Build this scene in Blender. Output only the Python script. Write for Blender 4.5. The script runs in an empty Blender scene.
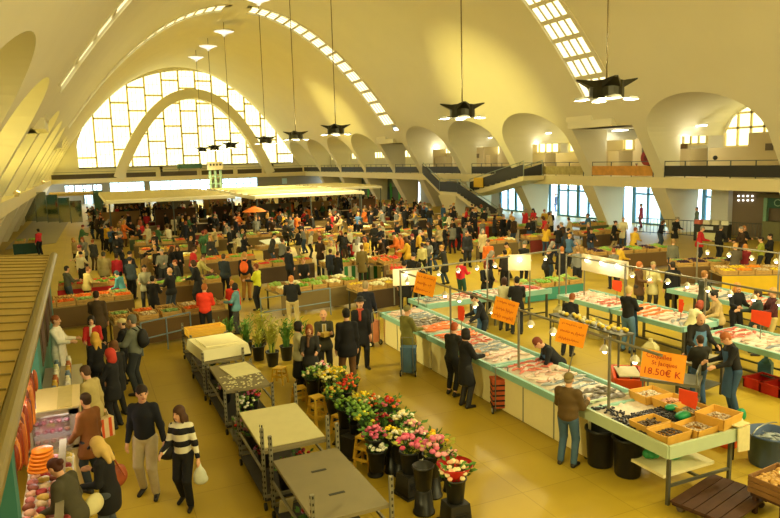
import bpy, math, random
import numpy as np
from mathutils import Vector, Matrix
random.seed(7)
rng = np.random.RandomState(11)
SC = bpy.context.scene
COL = SC.collection
PI = math.pi
sin, cos, R = math.sin, math.cos, math.radians
# ---------------------------------------------------------------- camera
FPX, CX, CY, CAMH = 677.8, 390.0, 259.0, 5.3
PAN, PITCH, ROLL = R(24.35), R(8.336), R(1.541)
def _axes():
    c, s = cos(PAN), sin(PAN)
    fwd = np.array([s*cos(PITCH), c*cos(PITCH), -sin(PITCH)])
    right = np.array([c, -s, 0.0]); down = np.cross(fwd, right)
    return (cos(ROLL)*right+sin(ROLL)*down, -sin(ROLL)*right+cos(ROLL)*down, fwd)
CR, CD, CF = _axes()
cam_data = bpy.data.cameras.new('camera'); cam = bpy.data.objects.new('camera', cam_data)
COL.objects.link(cam)
cam_data.sensor_width = 36; cam_data.lens = FPX/780*36; cam_data.clip_end = 600; cam_data.clip_start = .05
mw = Matrix.Identity(4)
for i in range(3):
    mw[i][0], mw[i][1], mw[i][2] = CR[i], -CD[i], -CF[i]
mw[2][3] = CAMH
cam.matrix_world = mw
SC.camera = cam
def ray(x, y): return CR*(x-CX)/FPX + CD*(y-CY)/FPX + CF
def at(x, y, z=0.0):
    "the place at height z that the photograph shows at x, y"
    d = ray(x, y); t = (z-CAMH)/d[2]
    return (d[0]*t, d[1]*t)
def project(p):
    v = np.array([p[0], p[1], p[2]-CAMH]); w = v@CF
    return (CX+FPX*(v@CR)/w, CY+FPX*(v@CD)/w, w)
def onx(x, y, X):
    d = ray(x, y); k = X/d[0]; return (X, d[1]*k, CAMH+d[2]*k)
def ony(x, y, Y):
    d = ray(x, y); k = Y/d[1]; return (d[0]*k, Y, CAMH+d[2]*k)
def height_at(gx, gy, x, y):
    d = ray(x, y); n = math.hypot(gx, gy)
    return CAMH + d[2]*n/math.hypot(d[0], d[1])
# ---------------------------------------------------------------- materials
def lin(h):
    if isinstance(h, str):
        h = [int(h[i:i+2], 16)/255 for i in (0, 2, 4)]
    return tuple(c/12.92 if c <= .04045 else ((c+.055)/1.055)**2.4 for c in h)
_M = {}
def mat(hexc, rough=.7, metal=0.0, vary=.12, scale=9.0, bump=0.0, spec=.4, name=None):
    key = (hexc, rough, metal, vary, scale, bump)
    if key in _M: return _M[key]
    m = bpy.data.materials.new(name or 'paint_'+hexc); m.use_nodes = True
    nt = m.node_tree; b = nt.nodes['Principled BSDF']
    c = lin(hexc)
    b.inputs['Roughness'].default_value = rough; b.inputs['Metallic'].default_value = metal
    b.inputs['Specular IOR Level'].default_value = spec
    if vary > 0 or bump > 0:
        tc = nt.nodes.new('ShaderNodeTexCoord'); nz = nt.nodes.new('ShaderNodeTexNoise')
        nz.inputs['Scale'].default_value = scale; nz.inputs['Detail'].default_value = 3
        nt.links.new(tc.outputs['Object'], nz.inputs['Vector'])
        mx = nt.nodes.new('ShaderNodeMix'); mx.data_type = 'RGBA'
        mx.inputs[6].default_value = tuple(x*(1-vary) for x in c)+(1,)
        mx.inputs[7].default_value = tuple(min(1, x*(1+vary)) for x in c)+(1,)
        nt.links.new(nz.outputs['Fac'], mx.inputs[0]); nt.links.new(mx.outputs[2], b.inputs['Base Color'])
        if bump > 0:
            bp = nt.nodes.new('ShaderNodeBump'); bp.inputs['Strength'].default_value = bump
            nt.links.new(nz.outputs['Fac'], bp.inputs['Height']); nt.links.new(bp.outputs['Normal'], b.inputs['Normal'])
    else:
        b.inputs['Base Color'].default_value = c+(1,)
    _M[key] = m
    return m
def emit(hexc, strength, name=None):
    key = ('e', hexc, strength)
    if key in _M: return _M[key]
    m = bpy.data.materials.new(name or 'glow_'+hexc); m.use_nodes = True
    nt = m.node_tree; nt.nodes.clear()
    e = nt.nodes.new('ShaderNodeEmission'); o = nt.nodes.new('ShaderNodeOutputMaterial')
    e.inputs[0].default_value = lin(hexc)+(1,); e.inputs[1].default_value = strength
    nt.links.new(e.outputs[0], o.inputs[0]); _M[key] = m
    return m
def glass(hexc='e8f4f4', clear=.85, name='clear_glass'):
    key = ('g', hexc, clear)
    if key in _M: return _M[key]
    m = bpy.data.materials.new(name); m.use_nodes = True
    nt = m.node_tree; nt.nodes.clear()
    o = nt.nodes.new('ShaderNodeOutputMaterial'); mx = nt.nodes.new('ShaderNodeMixShader')
    t = nt.nodes.new('ShaderNodeBsdfTransparent'); g = nt.nodes.new('ShaderNodeBsdfGlossy')
    t.inputs[0].default_value = lin(hexc)+(1,); g.inputs['Roughness'].default_value = .05
    mx.inputs[0].default_value = 1-clear
    nt.links.new(t.outputs[0], mx.inputs[1]); nt.links.new(g.outputs[0], mx.inputs[2]); nt.links.new(mx.outputs[0], o.inputs[0])
    _M[key] = m
    return m
# ---------------------------------------------------------------- mesh building
class MB:
    def __init__(s): s.v, s.f, s.m = [], [], []
    def add(s, vs, fs, mi=0):
        b = len(s.v); s.v.extend([tuple(p) for p in vs]); s.f.extend([tuple(b+i for i in f) for f in fs]); s.m.extend([mi]*len(fs)); return s
    def box(s, c, d, rz=0.0, rx=0.0, ry=0.0, mi=0, taper=1.0):
        hx, hy, hz = d[0]/2, d[1]/2, d[2]/2
        M3 = Matrix.Rotation(rz, 3, 'Z') @ Matrix.Rotation(ry, 3, 'Y') @ Matrix.Rotation(rx, 3, 'X')
        vs = []
        for z in (-1, 1):
            k = taper if z > 0 else 1
            for x, y in ((-1, -1), (1, -1), (1, 1), (-1, 1)):
                p = M3 @ Vector((x*hx*k, y*hy*k, z*hz)); vs.append((c[0]+p.x, c[1]+p.y, c[2]+p.z))
        return s.add(vs, [(3,2,1,0),(4,5,6,7),(0,1,5,4),(1,2,6,5),(2,3,7,6),(3,0,4,7)], mi)
    def cyl(s, p0, p1, r0, r1=None, n=10, mi=0, caps=True):
        r1 = r0 if r1 is None else r1
        p0, p1 = Vector(p0), Vector(p1); d = (p1-p0)
        d = d.normalized() if d.length > 1e-9 else Vector((0, 0, 1))
        u = d.orthogonal().normalized(); w = d.cross(u)
        vs = []
        for p, r in ((p0, r0), (p1, r1)):
            for i in range(n):
                a = 2*PI*i/n; vs.append(p+u*(cos(a)*r)+w*(sin(a)*r))
        fs = [(i, (i+1) % n, n+(i+1) % n, n+i) for i in range(n)]
        if caps: fs += [tuple(range(n))[::-1], tuple(range(n, 2*n))]
        return s.add(vs, fs, mi)
    def tube(s, pts, r, n=6, mi=0):
        for a, b in zip(pts[:-1], pts[1:]): s.cyl(a, b, r, n=n, mi=mi)
        return s
    def lathe(s, prof, c=(0, 0, 0), n=14, mi=0, capb=True, capt=True):
        vs, fs = [], []
        for r, z in prof:
            for i in range(n):
                a = 2*PI*i/n; vs.append((c[0]+r*cos(a), c[1]+r*sin(a), c[2]+z))
        for k in range(len(prof)-1):
            for i in range(n):
                fs.append((k*n+i, k*n+(i+1) % n, (k+1)*n+(i+1) % n, (k+1)*n+i))
        if capb: fs.append(tuple(range(n))[::-1])
        if capt: fs.append(tuple(range((len(prof)-1)*n, len(prof)*n)))
        return s.add(vs, fs, mi)
    def ball(s, c, r, n=8, k=5, mi=0, rz=0.0, ry=0.0):
        rx, ry_, rz_ = (r, r, r) if not isinstance(r, (tuple, list)) else r
        M3 = Matrix.Rotation(rz, 3, 'Z') @ Matrix.Rotation(ry, 3, 'Y')
        vs = [(0, 0, -1)]
        for j in range(1, k):
            t = PI*j/k-PI/2
            for i in range(n):
                a = 2*PI*i/n; vs.append((cos(t)*cos(a), cos(t)*sin(a), sin(t)))
        vs.append((0, 0, 1)); out = []
        for p in vs:
            q = M3 @ Vector((p[0]*rx, p[1]*ry_, p[2]*rz_)); out.append((c[0]+q.x, c[1]+q.y, c[2]+q.z))
        fs = [(0, 1+(i+1) % n, 1+i) for i in range(n)]
        for j in range(k-2):
            for i in range(n):
                a = 1+j*n; b = a+n; fs.append((a+i, a+(i+1) % n, b+(i+1) % n, b+i))
        a = 1+(k-2)*n; fs += [(a+i, a+(i+1) % n, len(vs)-1) for i in range(n)]
        return s.add(out, fs, mi)
    def prism(s, poly, z0, z1, mi=0):
        n = len(poly)
        vs = [(p[0], p[1], z0) for p in poly]+[(p[0], p[1], z1) for p in poly]
        return s.add(vs, [tuple(range(n))[::-1], tuple(range(n, 2*n))]+[(i, (i+1) % n, n+(i+1) % n, n+i) for i in range(n)], mi)
    def sheet(s, p, thick, axis, mi=0):
        "polygon p (3D points) given thickness along the vector axis"
        n = len(p); a = Vector(axis)*thick
        vs = [Vector(q) for q in p]+[Vector(q)+a for q in p]
        return s.add(vs, [tuple(range(n))[::-1], tuple(range(n, 2*n))]+[(i, (i+1) % n, n+(i+1) % n, n+i) for i in range(n)], mi)
    def mesh(s, name, smooth=False):
        me = bpy.data.meshes.new(name); me.from_pydata([tuple(p) for p in s.v], [], s.f)
        me.polygons.foreach_set('material_index', s.m)
        if smooth: me.polygons.foreach_set('use_smooth', [True]*len(s.f))
        me.update(); return me
    def build(s, name, mats, parent=None, loc=None, rz=0.0, smooth=False):
        me = s.mesh(name, smooth)
        for m in (mats if isinstance(mats, (list, tuple)) else [mats]): me.materials.append(m)
        return link(name, me, parent, loc, rz)
def link(name, data, parent=None, loc=None, rz=0.0):
    o = bpy.data.objects.new(name, data); COL.objects.link(o)
    if parent is not None: o.parent = parent
    if loc is not None: o.location = loc
    if rz: o.rotation_euler = (0, 0, rz)
    return o
def tag(o, label, cat, group=None, kind=None):
    o['label'] = label; o['category'] = cat
    if group: o['group'] = group
    if kind: o['kind'] = kind
    return o
def thing(name, label, cat, loc=(0, 0, 0), rz=0.0, group=None):
    o = link(name, None, None, loc, rz); o.empty_display_size = .1
    return tag(o, label, cat, group)
def struct(o): o['kind'] = 'structure'; return o
def sub(o, label): o['label'] = label; return o
def copy_tree(o, loc=None, rz=None, label=None):
    c = o.copy(); COL.objects.link(c)
    if loc is not None: c.location = loc
    if rz is not None: c.rotation_euler = (0, 0, rz)
    if label: c['label'] = label
    for ch in list(o.children):
        d = copy_tree(ch); d.parent = c; d.matrix_parent_inverse = ch.matrix_parent_inverse
    return c
ORD = 'first second third fourth fifth sixth seventh eighth ninth tenth'.split()
def ordinal(n):
    if n <= 10: return ORD[n-1]
    return f"{n}{'th' if 10 <= n % 100 <= 20 else {1:'st',2:'nd',3:'rd'}.get(n % 10, 'th')}"
# ================================================================ THE HALL
XC, ZT, KV, G = 15.4, 20.2, .0449, 3.7
YN, YE = -7.0, 111.0            # near wall, far wall
def zv(x): return ZT-KV*(x-XC)**2
def wv(z): return math.sqrt(max(0, (ZT-z)/KV))
GXR, GXL = XC+18.95, XC-18.95  # gallery edges
BXR, BXL = XC+24.2, XC-24.2    # outer walls behind the galleries
plaster = mat('ded8bb', .9, vary=.05, scale=.35, bump=.02, name='cream_plaster')
plaster_w = mat('d8d0b4', .7, vary=.05, scale=.6, name='pale_plaster')
beige = mat('cbb98c', .8, vary=.05, scale=.7, name='beige_partition')
dark = mat('2b2a26', .6, vary=.1, name='dark_panel')
steel = mat('8d8f88', .4, .8, vary=.1, name='steel')
bluefr = mat('5f93b4', .5, vary=.08, name='blue_frame')
taupe = mat('7f705c', .8, vary=.06, name='taupe_wall')
paneglow = emit('fff6b4', 2.0, 'daylit_pane')
skyglow = emit('fff2b8', 1.7, 'daylit_glass_block')
frame_y = mat('f2e3a4', .7, vary=.05, name='ochre_frame')

# floor: waxed ochre tiles with faint joints
fm = bpy.data.materials.new('ochre_floor_tiles'); fm.use_nodes = True
nt = fm.node_tree; b = nt.nodes['Principled BSDF']
tc = nt.nodes.new('ShaderNodeTexCoord'); br = nt.nodes.new('ShaderNodeTexBrick'); nz = nt.nodes.new('ShaderNodeTexNoise')
br.offset = 0; br.inputs['Scale'].default_value = 1; br.inputs['Mortar Size'].default_value = .006
br.inputs['Brick Width'].default_value = 1.2; br.inputs['Row Height'].default_value = 1.2
br.inputs['Color1'].default_value = lin('baa036')+(1,); br.inputs['Color2'].default_value = lin('b59b32')+(1,); br.inputs['Mortar'].default_value = lin('9c862a')+(1,)
nz.inputs['Scale'].default_value = .6; nz.inputs['Detail'].default_value = 5
mx = nt.nodes.new('ShaderNodeMix'); mx.data_type = 'RGBA'; mx.blend_type = 'MULTIPLY'; mx.inputs[0].default_value = .55
cr = nt.nodes.new('ShaderNodeValToRGB'); cr.color_ramp.elements[0].color = (.8, .78, .74, 1); cr.color_ramp.elements[0].position = .3; cr.color_ramp.elements[1].position = .65
nt.links.new(tc.outputs['Object'], br.inputs['Vector']); nt.links.new(tc.outputs['Object'], nz.inputs['Vector'])
nt.links.new(nz.outputs['Fac'], cr.inputs['Fac']); nt.links.new(br.outputs['Color'], mx.inputs[6]); nt.links.new(cr.outputs['Color'], mx.inputs[7])
nt.links.new(mx.outputs[2], b.inputs['Base Color'])
b.inputs['Roughness'].default_value = .42; b.inputs['Specular IOR Level'].default_value = .22
struct(MB().box(((BXL+BXR)/2, (YN+YE)/2, -.15), (BXR-BXL+1, YE-YN+1, .3)).build('floor', fm))

# bays along the hall
PIERS = [-28.1, -21.1, -12.0, -3.0, 6.0, 15.1, 24.1]  # replaced below
BAYS = []          # (y0, y1, kind)
ys = [(-21.2, -12.1, 'n'), (-12.1, -3., 'n'), (-3., 6., 'n'), (6., 15.05, 'n'), (15.05, 24.1, 'n'), (24.1, 33.2, 'n'), (33.2, 40., 's'), (40., 49.07, 'n'), (49.07, 58.13, 'n'), (58.13, 67.2, 'n'),
      (67.2, 74.2, 's'), (74.2, 83.3, 'n'), (83.3, 92.4, 'n'), (92.4, 101.5, 'n'), (101.5, YE, 'n')]
BAYS = [b_ for b_ in ys if b_[1] > YN]
PW = .48                       # half width of a pier
ZS, ZCR = 6.3, 8.6             # springing and crown of the side arches
ZSTR = 7.1                     # head of the skylight bays
def zstart(y, bay):
    y0, y1, k = bay
    if y <= y0+PW or y >= y1-PW: return G
    if k == 's': return ZSTR
    c, h = (y0+y1)/2, (y1-y0)/2-PW
    t = min(1, abs(y-c)/h)
    return ZS+(ZCR-ZS)*math.sqrt(max(0, 1-t*t))
STRIPS = [(33.9, 36.7), (66.8, 69.6)]      # skylight strips across the vault
ZSK = 8.9                                   # skylights start this high
def strip_of(y):
    for a, b_ in STRIPS:
        if a < y < b_: return (a, b_)
def build_vault():
    mb = MB()
    NV = 26
    for sgn in (1, -1):
        for bay in BAYS:
            y0, y1, k = bay
            y0c = max(y0, YN)
            cols = [y0, y0+PW-1e-4, y0+PW]
            h = (y1-y0)/2-PW; c = (y0+y1)/2
            if k == 'n':
                cols += [c-h*cos(t) for t in np.linspace(0, PI, 25)[1:-1]]
            else:
                cols += [a for s_ in STRIPS for a in s_ if y0 < a < y1]+[y0+2, y0+5]
            cols += [y1-PW, y1-PW+1e-4, y1]
            cols = sorted(set(cols))
            for ya, yb in zip(cols[:-1], cols[1:]):
                if yb <= YN or yb-ya < 1e-6: continue
                ym = (ya+yb)/2; st = strip_of(ym)
                def colpts(y):
                    z0 = zstart(y if yb-ya > 2e-4 else y, bay)
                    w0 = wv(z0); pts = []
                    for i in range(NV+1):
                        w = w0*(1-i/NV)
                        pts.append((XC+sgn*w, y, ZT-KV*w*w))
                    return pts
                if yb-ya < 2e-4: continue
                A_, B_ = colpts(ya+1e-5 if ya > y0 else ya), colpts(yb-1e-5 if yb < y1 else yb)
                if ym < y0+PW or ym > y1-PW:          # pier
                    A_, B_ = colpts(y0), colpts(y0)
                    A_ = [(p[0], ya, p[2]) for p in A_]; B_ = [(p[0], yb, p[2]) for p in B_]
                # in a skylight strip leave the opening
                for i in range(NV):
                    p, q, r_, s_ = A_[i], B_[i], B_[i+1], A_[i+1]
                    if st and (p[2]+s_[2])/2 > ZSK and abs((p[0]+s_[0])/2-XC) > 1.1: continue
                    f = [p, q, r_, s_] if sgn > 0 else [s_, r_, q, p]
                    mb.add(f, [(0, 1, 2, 3)])
                # barrel of the side arch, running out to the wall
                if not (ym < y0+PW or ym > y1-PW):
                    xo = BXR if sgn > 0 else BXL
                    za, zb = A_[0][2], B_[0][2]
                    f = [(A_[0][0], ya, za), (xo, ya, za), (xo, yb, zb), (B_[0][0], yb, zb)]
                    mb.add(f if sgn > 0 else f[::-1], [(0, 1, 2, 3)])
            # pier flanks
            for yy in (y0+PW, y1-PW):
                if yy < YN: continue
                ztop = ZS if k == 'n' else ZSTR
                xs = [(XC+sgn*wv(z), z) for z in np.linspace(G-.7, ztop, 8)]
                xo = XC+sgn*(wv(G)+1.15)
                poly = [(x, yy, z) for x, z in xs]+[(xo, yy, ztop), (xo, yy, G-.7)]
                mb.add(poly, [tuple(range(len(poly)))])
            # back of the pier pair (towards the gallery)
    for sgn in (1, -1):
        xo = XC+sgn*(wv(G)+1.15)
        for bay in BAYS:
            for (ya, yb) in ((bay[0], bay[0]+PW), (bay[1]-PW, bay[1])):
                if yb < YN: continue
                mb.add([(xo, ya, G-.7), (xo, yb, G-.7), (xo, yb, ZS+.2), (xo, ya, ZS+.2)], [(0, 1, 2, 3)])
                mb.add([(xo, ya, ZS+.2), (xo, yb, ZS+.2), (XC+sgn*wv(ZS+.2), yb, ZS+.2), (XC+sgn*wv(ZS+.2), ya, ZS+.2)], [(0, 1, 2, 3)])
    o = mb.build('ceiling', plaster)
    me = o.data
    return struct(o)
build_vault()
mb = MB(); xs_ = [XC-26+52*i/40 for i in range(41)]
for p, q in zip(xs_[:-1], xs_[1:]):
    zp, zq = [max(9.6, ZT+.9-KV*.92*(u-XC)**2) for u in (p, q)]
    mb.add([(p, YN-.5, zp), (q, YN-.5, zq), (q, YE+.6, zq), (p, YE+.6, zp)], [(0, 1, 2, 3)])
struct(mb.build('ceiling_leak_cover', plaster))  # unseen shell added above the vault to block leaking daylight
# stepped concrete brackets closing the skylight bays
for (y0, y1, k) in BAYS:
    if k != 's': continue
    for sgn in (1, -1):
        x = XC+sgn*(wv(ZSTR)+.1)
        mb = MB()
        mb.box((x+sgn*.7, (y0+y1)/2+.6, 7.35), (2.6, y1-y0-2.4, .5))
        mb.box((x+sgn*.3, (y0+y1)/2+1.6, 7.9), (1.9, y1-y0-4.2, .62))
        struct(mb.build('trim_bracket', plaster))
# skylight grids with daylit panes
n_w = 1
for (ya, yb) in STRIPS:
    for sgn in (1, -1):
        fr, pn = MB(), MB()
        w0 = wv(ZSK); NR = 16; wz = np.linspace(w0, 1.2, NR+1)
        up = .1
        def P(w, y, lift):
            nx, nz = 2*KV*w*sgn, 1.0; l = math.hypot(nx, nz)
            return (XC+sgn*w+nx/l*lift, y, ZT-KV*w*w+nz/l*lift)
        for i in range(NR):
            wa, wb = wz[i], wz[i+1]
            n4 = 4
            cw = (yb-ya)/n4
            for j in range(n4):
                a, b2 = ya+j*cw, ya+(j+1)*cw
                q = [P(wa, a, up), P(wa, b2, up), P(wb, b2, up), P(wb, a, up)]
                fr.add(q, [(0, 1, 2, 3)])
                e = .1 if True else 0; t = (wa-wb)*.12
                pn.add([P(wa-t, a+cw*.2, up-.012), P(wa-t, b2-cw*.1, up-.012), P(wb+t, b2-cw*.1, up-.012), P(wb+t, a+cw*.2, up-.012)], [(0, 1, 2, 3)])
            # ribs along the strip
            for y in [ya+j*cw for j in range(n4+1)]:
                fr.add([P(wa, y-.035, up-.03), P(wa, y+.035, up-.03), P(wb, y+.035, up-.03), P(wb, y-.035, up-.03),
                        P(wa, y-.035, up), P(wa, y+.035, up), P(wb, y+.035, up), P(wb, y-.035, up)], [(0,1,2,3),(0,3,7,4),(1,5,6,2)])
            fr.add([P(wa, ya, up-.03), P(wa, yb, up-.03), P(wa-.1, yb, up-.03), P(wa-.1, ya, up-.03), P(wa, ya, up), P(wa, yb, up), P(wa-.1, yb, up), P(wa-.1, ya, up)], [(0,1,2,3),(0,1,5,4),(2,3,7,6)])
            for y in (ya, yb):     # cheeks of the recess
                fr.add([P(wa, y, 0), P(wa, y, up), P(wb, y, up), P(wb, y, 0)], [(0, 1, 2, 3)])
            for y, s2 in ((ya, -1), (yb, 1)):    # raised lips
                fr.add([P(wa, y, -.06), P(wa, y+s2*.34, -.06), P(wb, y+s2*.34, -.06), P(wb, y, -.06),
                        P(wa, y, .02), P(wa, y+s2*.34, .02), P(wb, y+s2*.34, .02), P(wb, y, .02)], [(0,1,2,3),(0,3,7,4),(1,5,6,2)])
        w = struct(fr.build(f'window_{n_w}', plaster)); n_w += 1
        pn.build('pane', skyglow, w)

# far wall with its great arched window
def archz(x, xc, hw, z0, zs, zc):
    t = abs(x-xc)/hw
    if t >= 1: return zs
    return zs+(zc-zs)*(1-t*t)**.62
WX, WH, WZ0, WZS, WZC = 16.5, 16.3, 5.35, 8.0, 19.75
def build_end():
    mb = MB()
    N = 64
    xs = [WX-WH*cos(t) for t in np.linspace(0, PI, N+1)]
    for a, b2 in zip(xs[:-1], xs[1:]):
        za, zb = archz(a, WX, WH, 0, WZS, WZC), archz(b2, WX, WH, 0, WZS, WZC)
        mb.add([(a, YE, za), (b2, YE, zb), (b2, YE, 22), (a, YE, 22)], [(0, 1, 2, 3)])
        mb.add([(a, YE, za), (b2, YE, zb), (b2, YE+.7, zb), (a, YE+.7, za)], [(3, 2, 1, 0)])
    x0, x1 = BXL-.2, BXR+.2
    for a, b2 in ((x0, WX-WH), (WX+WH, x1)):
        mb.add([(a, YE, G-.7), (b2, YE, G-.7), (b2, YE, 22), (a, YE, 22)], [(0, 1, 2, 3)])
    mb.add([(WX-WH, YE, G-.7), (WX+WH, YE, G-.7), (WX+WH, YE, WZ0), (WX-WH, YE, WZ0)], [(0, 1, 2, 3)])
    mb.box((WX, YE+.35, WZ0-.1), (2*WH, .7, .2))
    struct(mb.build('wall_far', plaster))
    # frame bars, offset transoms as in stepped glazing, and daylit panes
    fr, pn, tn = MB(), MB(), MB()
    NCOL = 13; cw = 2*WH/NCOL
    for i in range(NCOL+1):
        x = WX-WH+i*cw; zt = archz(x, WX, WH, 0, WZS, WZC)
        if 0 < i < NCOL: fr.box((x, YE+.3, (WZ0+zt)/2), (.26, .3, zt-WZ0))
    for i in range(NCOL):
        xa, xb = WX-WH+i*cw, WX-WH+(i+1)*cw
        k = 3.45
        z = WZ0+(1.7 if i % 3 == 0 else .6+1.35*(i % 3))
        sub_x = np.linspace(xa, xb, 7)
        for p, q in zip(sub_x[:-1], sub_x[1:]):
            pn.add([(p, YE+.5, WZ0), (q, YE+.5, WZ0), (q, YE+.5, archz(q, WX, WH, 0, WZS, WZC)), (p, YE+.5, archz(p, WX, WH, 0, WZS, WZC))], [(0, 1, 2, 3)])
        ztm = min(archz(xa, WX, WH, 0, WZS, WZC), archz(xb, WX, WH, 0, WZS, WZC))
        step = abs(i-6)
        z = WZ0+1.4+(step % 3)*1.15
        while z < max(archz(xa, WX, WH, 0, WZS, WZC), archz(xb, WX, WH, 0, WZS, WZC))-.4:
            if z < ztm+.6: fr.box(((xa+xb)/2, YE+.3, z), (cw, .3, .26))
            z += k
        for j in range(1, 4):
            x = xa+cw*j/4; zt = archz(x, WX, WH, 0, WZS, WZC)
            tn.box((x, YE+.47, (WZ0+zt)/2), (.045, .04, zt-WZ0))
        z = WZ0+.55
        while z < ztm:
            tn.box(((xa+xb)/2, YE+.47, z), (cw, .04, .035)); z += 1.3
    w = struct(fr.build('window_5', frame_y))
    sub(pn.build('pane', paneglow, w), 'daylit window glass')
    sub(tn.build('glazing_bar', mat('c9b878', .6, vary=.03), w), 'thin glazing bars')
build_end()
# inner concrete arch standing in front of the window
mb = MB(); IX, IW = 17.0, 10.9
pts = []
for i in range(41):
    u = -cos(PI*i/40)
    pts.append((IX+IW*u*1.06, G-.05+12.45*(1-abs(u)**2.15), 1))
secs = []
for i, (x, z, k) in enumerate(pts):
    a = pts[max(0, i-1)]; b2 = pts[min(40, i+1)]
    dx, dz = b2[0]-a[0], b2[1]-a[1]; l = math.hypot(dx, dz) or 1
    nx, nz = -dz/l, dx/l
    t = .72
    secs.append([(x+nx*t, YE-1.9, z+nz*t), (x-nx*t, YE-1.9, z-nz*t), (x-nx*t, YE-.15, z-nz*t), (x+nx*t, YE-.15, z+nz*t)])
for A_, B_ in zip(secs[:-1], secs[1:]):
    for j in range(4):
        mb.add([A_[j], A_[(j+1) % 4], B_[(j+1) % 4], B_[j]], [(0, 1, 2, 3)])
struct(mb.build('trim_arch', plaster))

# near wall behind the camera
struct(MB().box(((BXL+BXR)/2, YN-.2, 10.5), (BXR-BXL+1, .3, 21)).build('wall_near', plaster))

# the matching arched window of the near end, behind the viewer
mb = MB(); pn = MB(); N = 24
xs_ = [XC-16*cos(t) for t in np.linspace(0, PI, N+1)]
for a, b2 in zip(xs_[:-1], xs_[1:]):
    za, zb = archz(a, XC, 16, 0, 8, 19), archz(b2, XC, 16, 0, 8, 19)
    pn.add([(a, YN+.02, WZ0), (b2, YN+.02, WZ0), (b2, YN+.02, zb), (a, YN+.02, za)], [(3, 2, 1, 0)])
for i in range(12):
    x = XC-16+32*(i+.5)/12; mb.box((x, YN+.1, (WZ0+archz(x, XC, 16, 0, 8, 19))/2), (.3, .2, archz(x, XC, 16, 0, 8, 19)-WZ0))
w_ = struct(mb.build('window_near', frame_y)); pn.build('pane', emit('fff0a8', 3.2, 'daylit_pane_near'), w_)
# galleries
slabm = mat('e0d4a8', .7, vary=.05, scale=.5, name='cream_slab')
for sgn, nm in ((1, 'right'), (-1, 'left')):
    xe = GXR if sgn > 0 else GXL; xo = BXR if sgn > 0 else BXL
    y0 = YN
    struct(MB().box(((xe+xo)/2, (y0+YE)/2, G-.35), (abs(xo-xe), YE-y0, .7)).build('floor_gallery_'+nm, slabm))
    # upper wall behind the gallery
    mb = MB()
    mb.box((xo+sgn*.15, (y0+YE)/2, (G+9.2)/2), (.3, YE-y0, 9.2-G))
    struct(mb.build('wall_gallery_'+nm, plaster))
struct(MB().box((XC, YE-.9, G-.32), (GXR-GXL, 1.8, .64)).build('floor_gallery_far', slabm))
struct(MB().box((XC-1.5, -3.2, G-.35), (GXR-GXL+3-6, 5.2, .7)).build('floor_gallery_near', slabm))
# windows and rooms along the right and left galleries
gw = 6
for bi, (y0, y1, k) in enumerate(BAYS):
    if y1 < 14 : continue
    for sgn in (1, -1):
        if sgn < 0 and y1 < 30: continue
        xo = (BXR if sgn > 0 else BXL)
        c, h = (y0+y1)/2, (y1-y0)/2-PW-.25
        fr, pn = MB(), MB()
        xg = xo-sgn*.06
        if k == 'n':
            zl = 5.55
            N = 16
            yy = np.linspace(c-h, c+h, N+1)
            top = [ZS+.15+(ZCR-ZS-.35)*math.sqrt(max(0, 1-((y-c)/h)**2)) for y in yy]
            for i in range(N):
                pn.add([(xg, yy[i], zl), (xg, yy[i+1], zl), (xg, yy[i+1], top[i+1]), (xg, yy[i], top[i])], [(0, 1, 2, 3)])
            for i in range(0, N+1):
                if i % 2 == 0: fr.box((xg-sgn*.05, yy[i], (zl+top[i])/2), (.1, .16, top[i]-zl))
            for z in (zl, 6.75, 7.7):
                hh = h if z < 7 else h*.72
                fr.box((xg-sgn*.05, c, z), (.1, 2*hh, .14))
        else:
            pn.add([(xg, c-h, 5.8), (xg, c+h, 5.8), (xg, c+h, 6.8), (xg, c-h, 6.8)], [(0, 1, 2, 3)])
            for i in range(9): fr.box((xg-sgn*.05, c-h+2*h*i/8, 6.3), (.1, .15, 1.0))
            for z in (5.8, 6.8): fr.box((xg-sgn*.05, c, z), (.1, 2*h, .16))
        w = struct(fr.build(f'window_{gw}', frame_y)); gw += 1
        pn.build('pane', paneglow, w)
        # closed rooms built on the gallery
        if sgn > 0 and y1 < 80:
            rb = MB()
            ry = c+h*(.35 if bi % 2 else -.3); rl = h*(1.0 if bi % 3 else .8)
            rb.box((xo-.9, ry, (G+6.35)/2), (1.8, rl, 6.35-G))
            rb.box((xo-.8, c, (G+5.5)/2), (1.6, 2*h, 5.5-G))
            for q in (-.2, .12):
                rb.box((xo-1.82, ry+rl*q, 5.45), (.06, .5, .42), mi=1)
            struct(rb.build('wall_gallery_room', [beige, mat('6d5f45', .7, vary=.1)]))
# rear wall pieces of the left gallery get plain plaster

# slanting legs under the galleries
for sgn in (1, -1):
    for py in sorted({b_[0] for b_ in BAYS if b_[0] > -8}):
        xt0, xt1 = XC+sgn*18.95, XC+sgn*22.0
        xb0, xb1 = XC+sgn*20.6, XC+sgn*21.9
        hw0, hw1 = .62, .5
        zt = G-.7
        vs = [(xb0, py-hw1, 0), (xb1, py-hw1, 0), (xb1, py+hw1, 0), (xb0, py+hw1, 0),
              (xt0, py-hw0, zt), (xt1, py-hw0, zt), (xt1, py+hw0, zt), (xt0, py+hw0, zt)]
        mb = MB().add(vs, [(3,2,1,0),(4,5,6,7),(0,1,5,4),(1,2,6,5),(2,3,7,6),(3,0,4,7)])
        struct(mb.build('wall_pier_leg', plaster_w))
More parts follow.
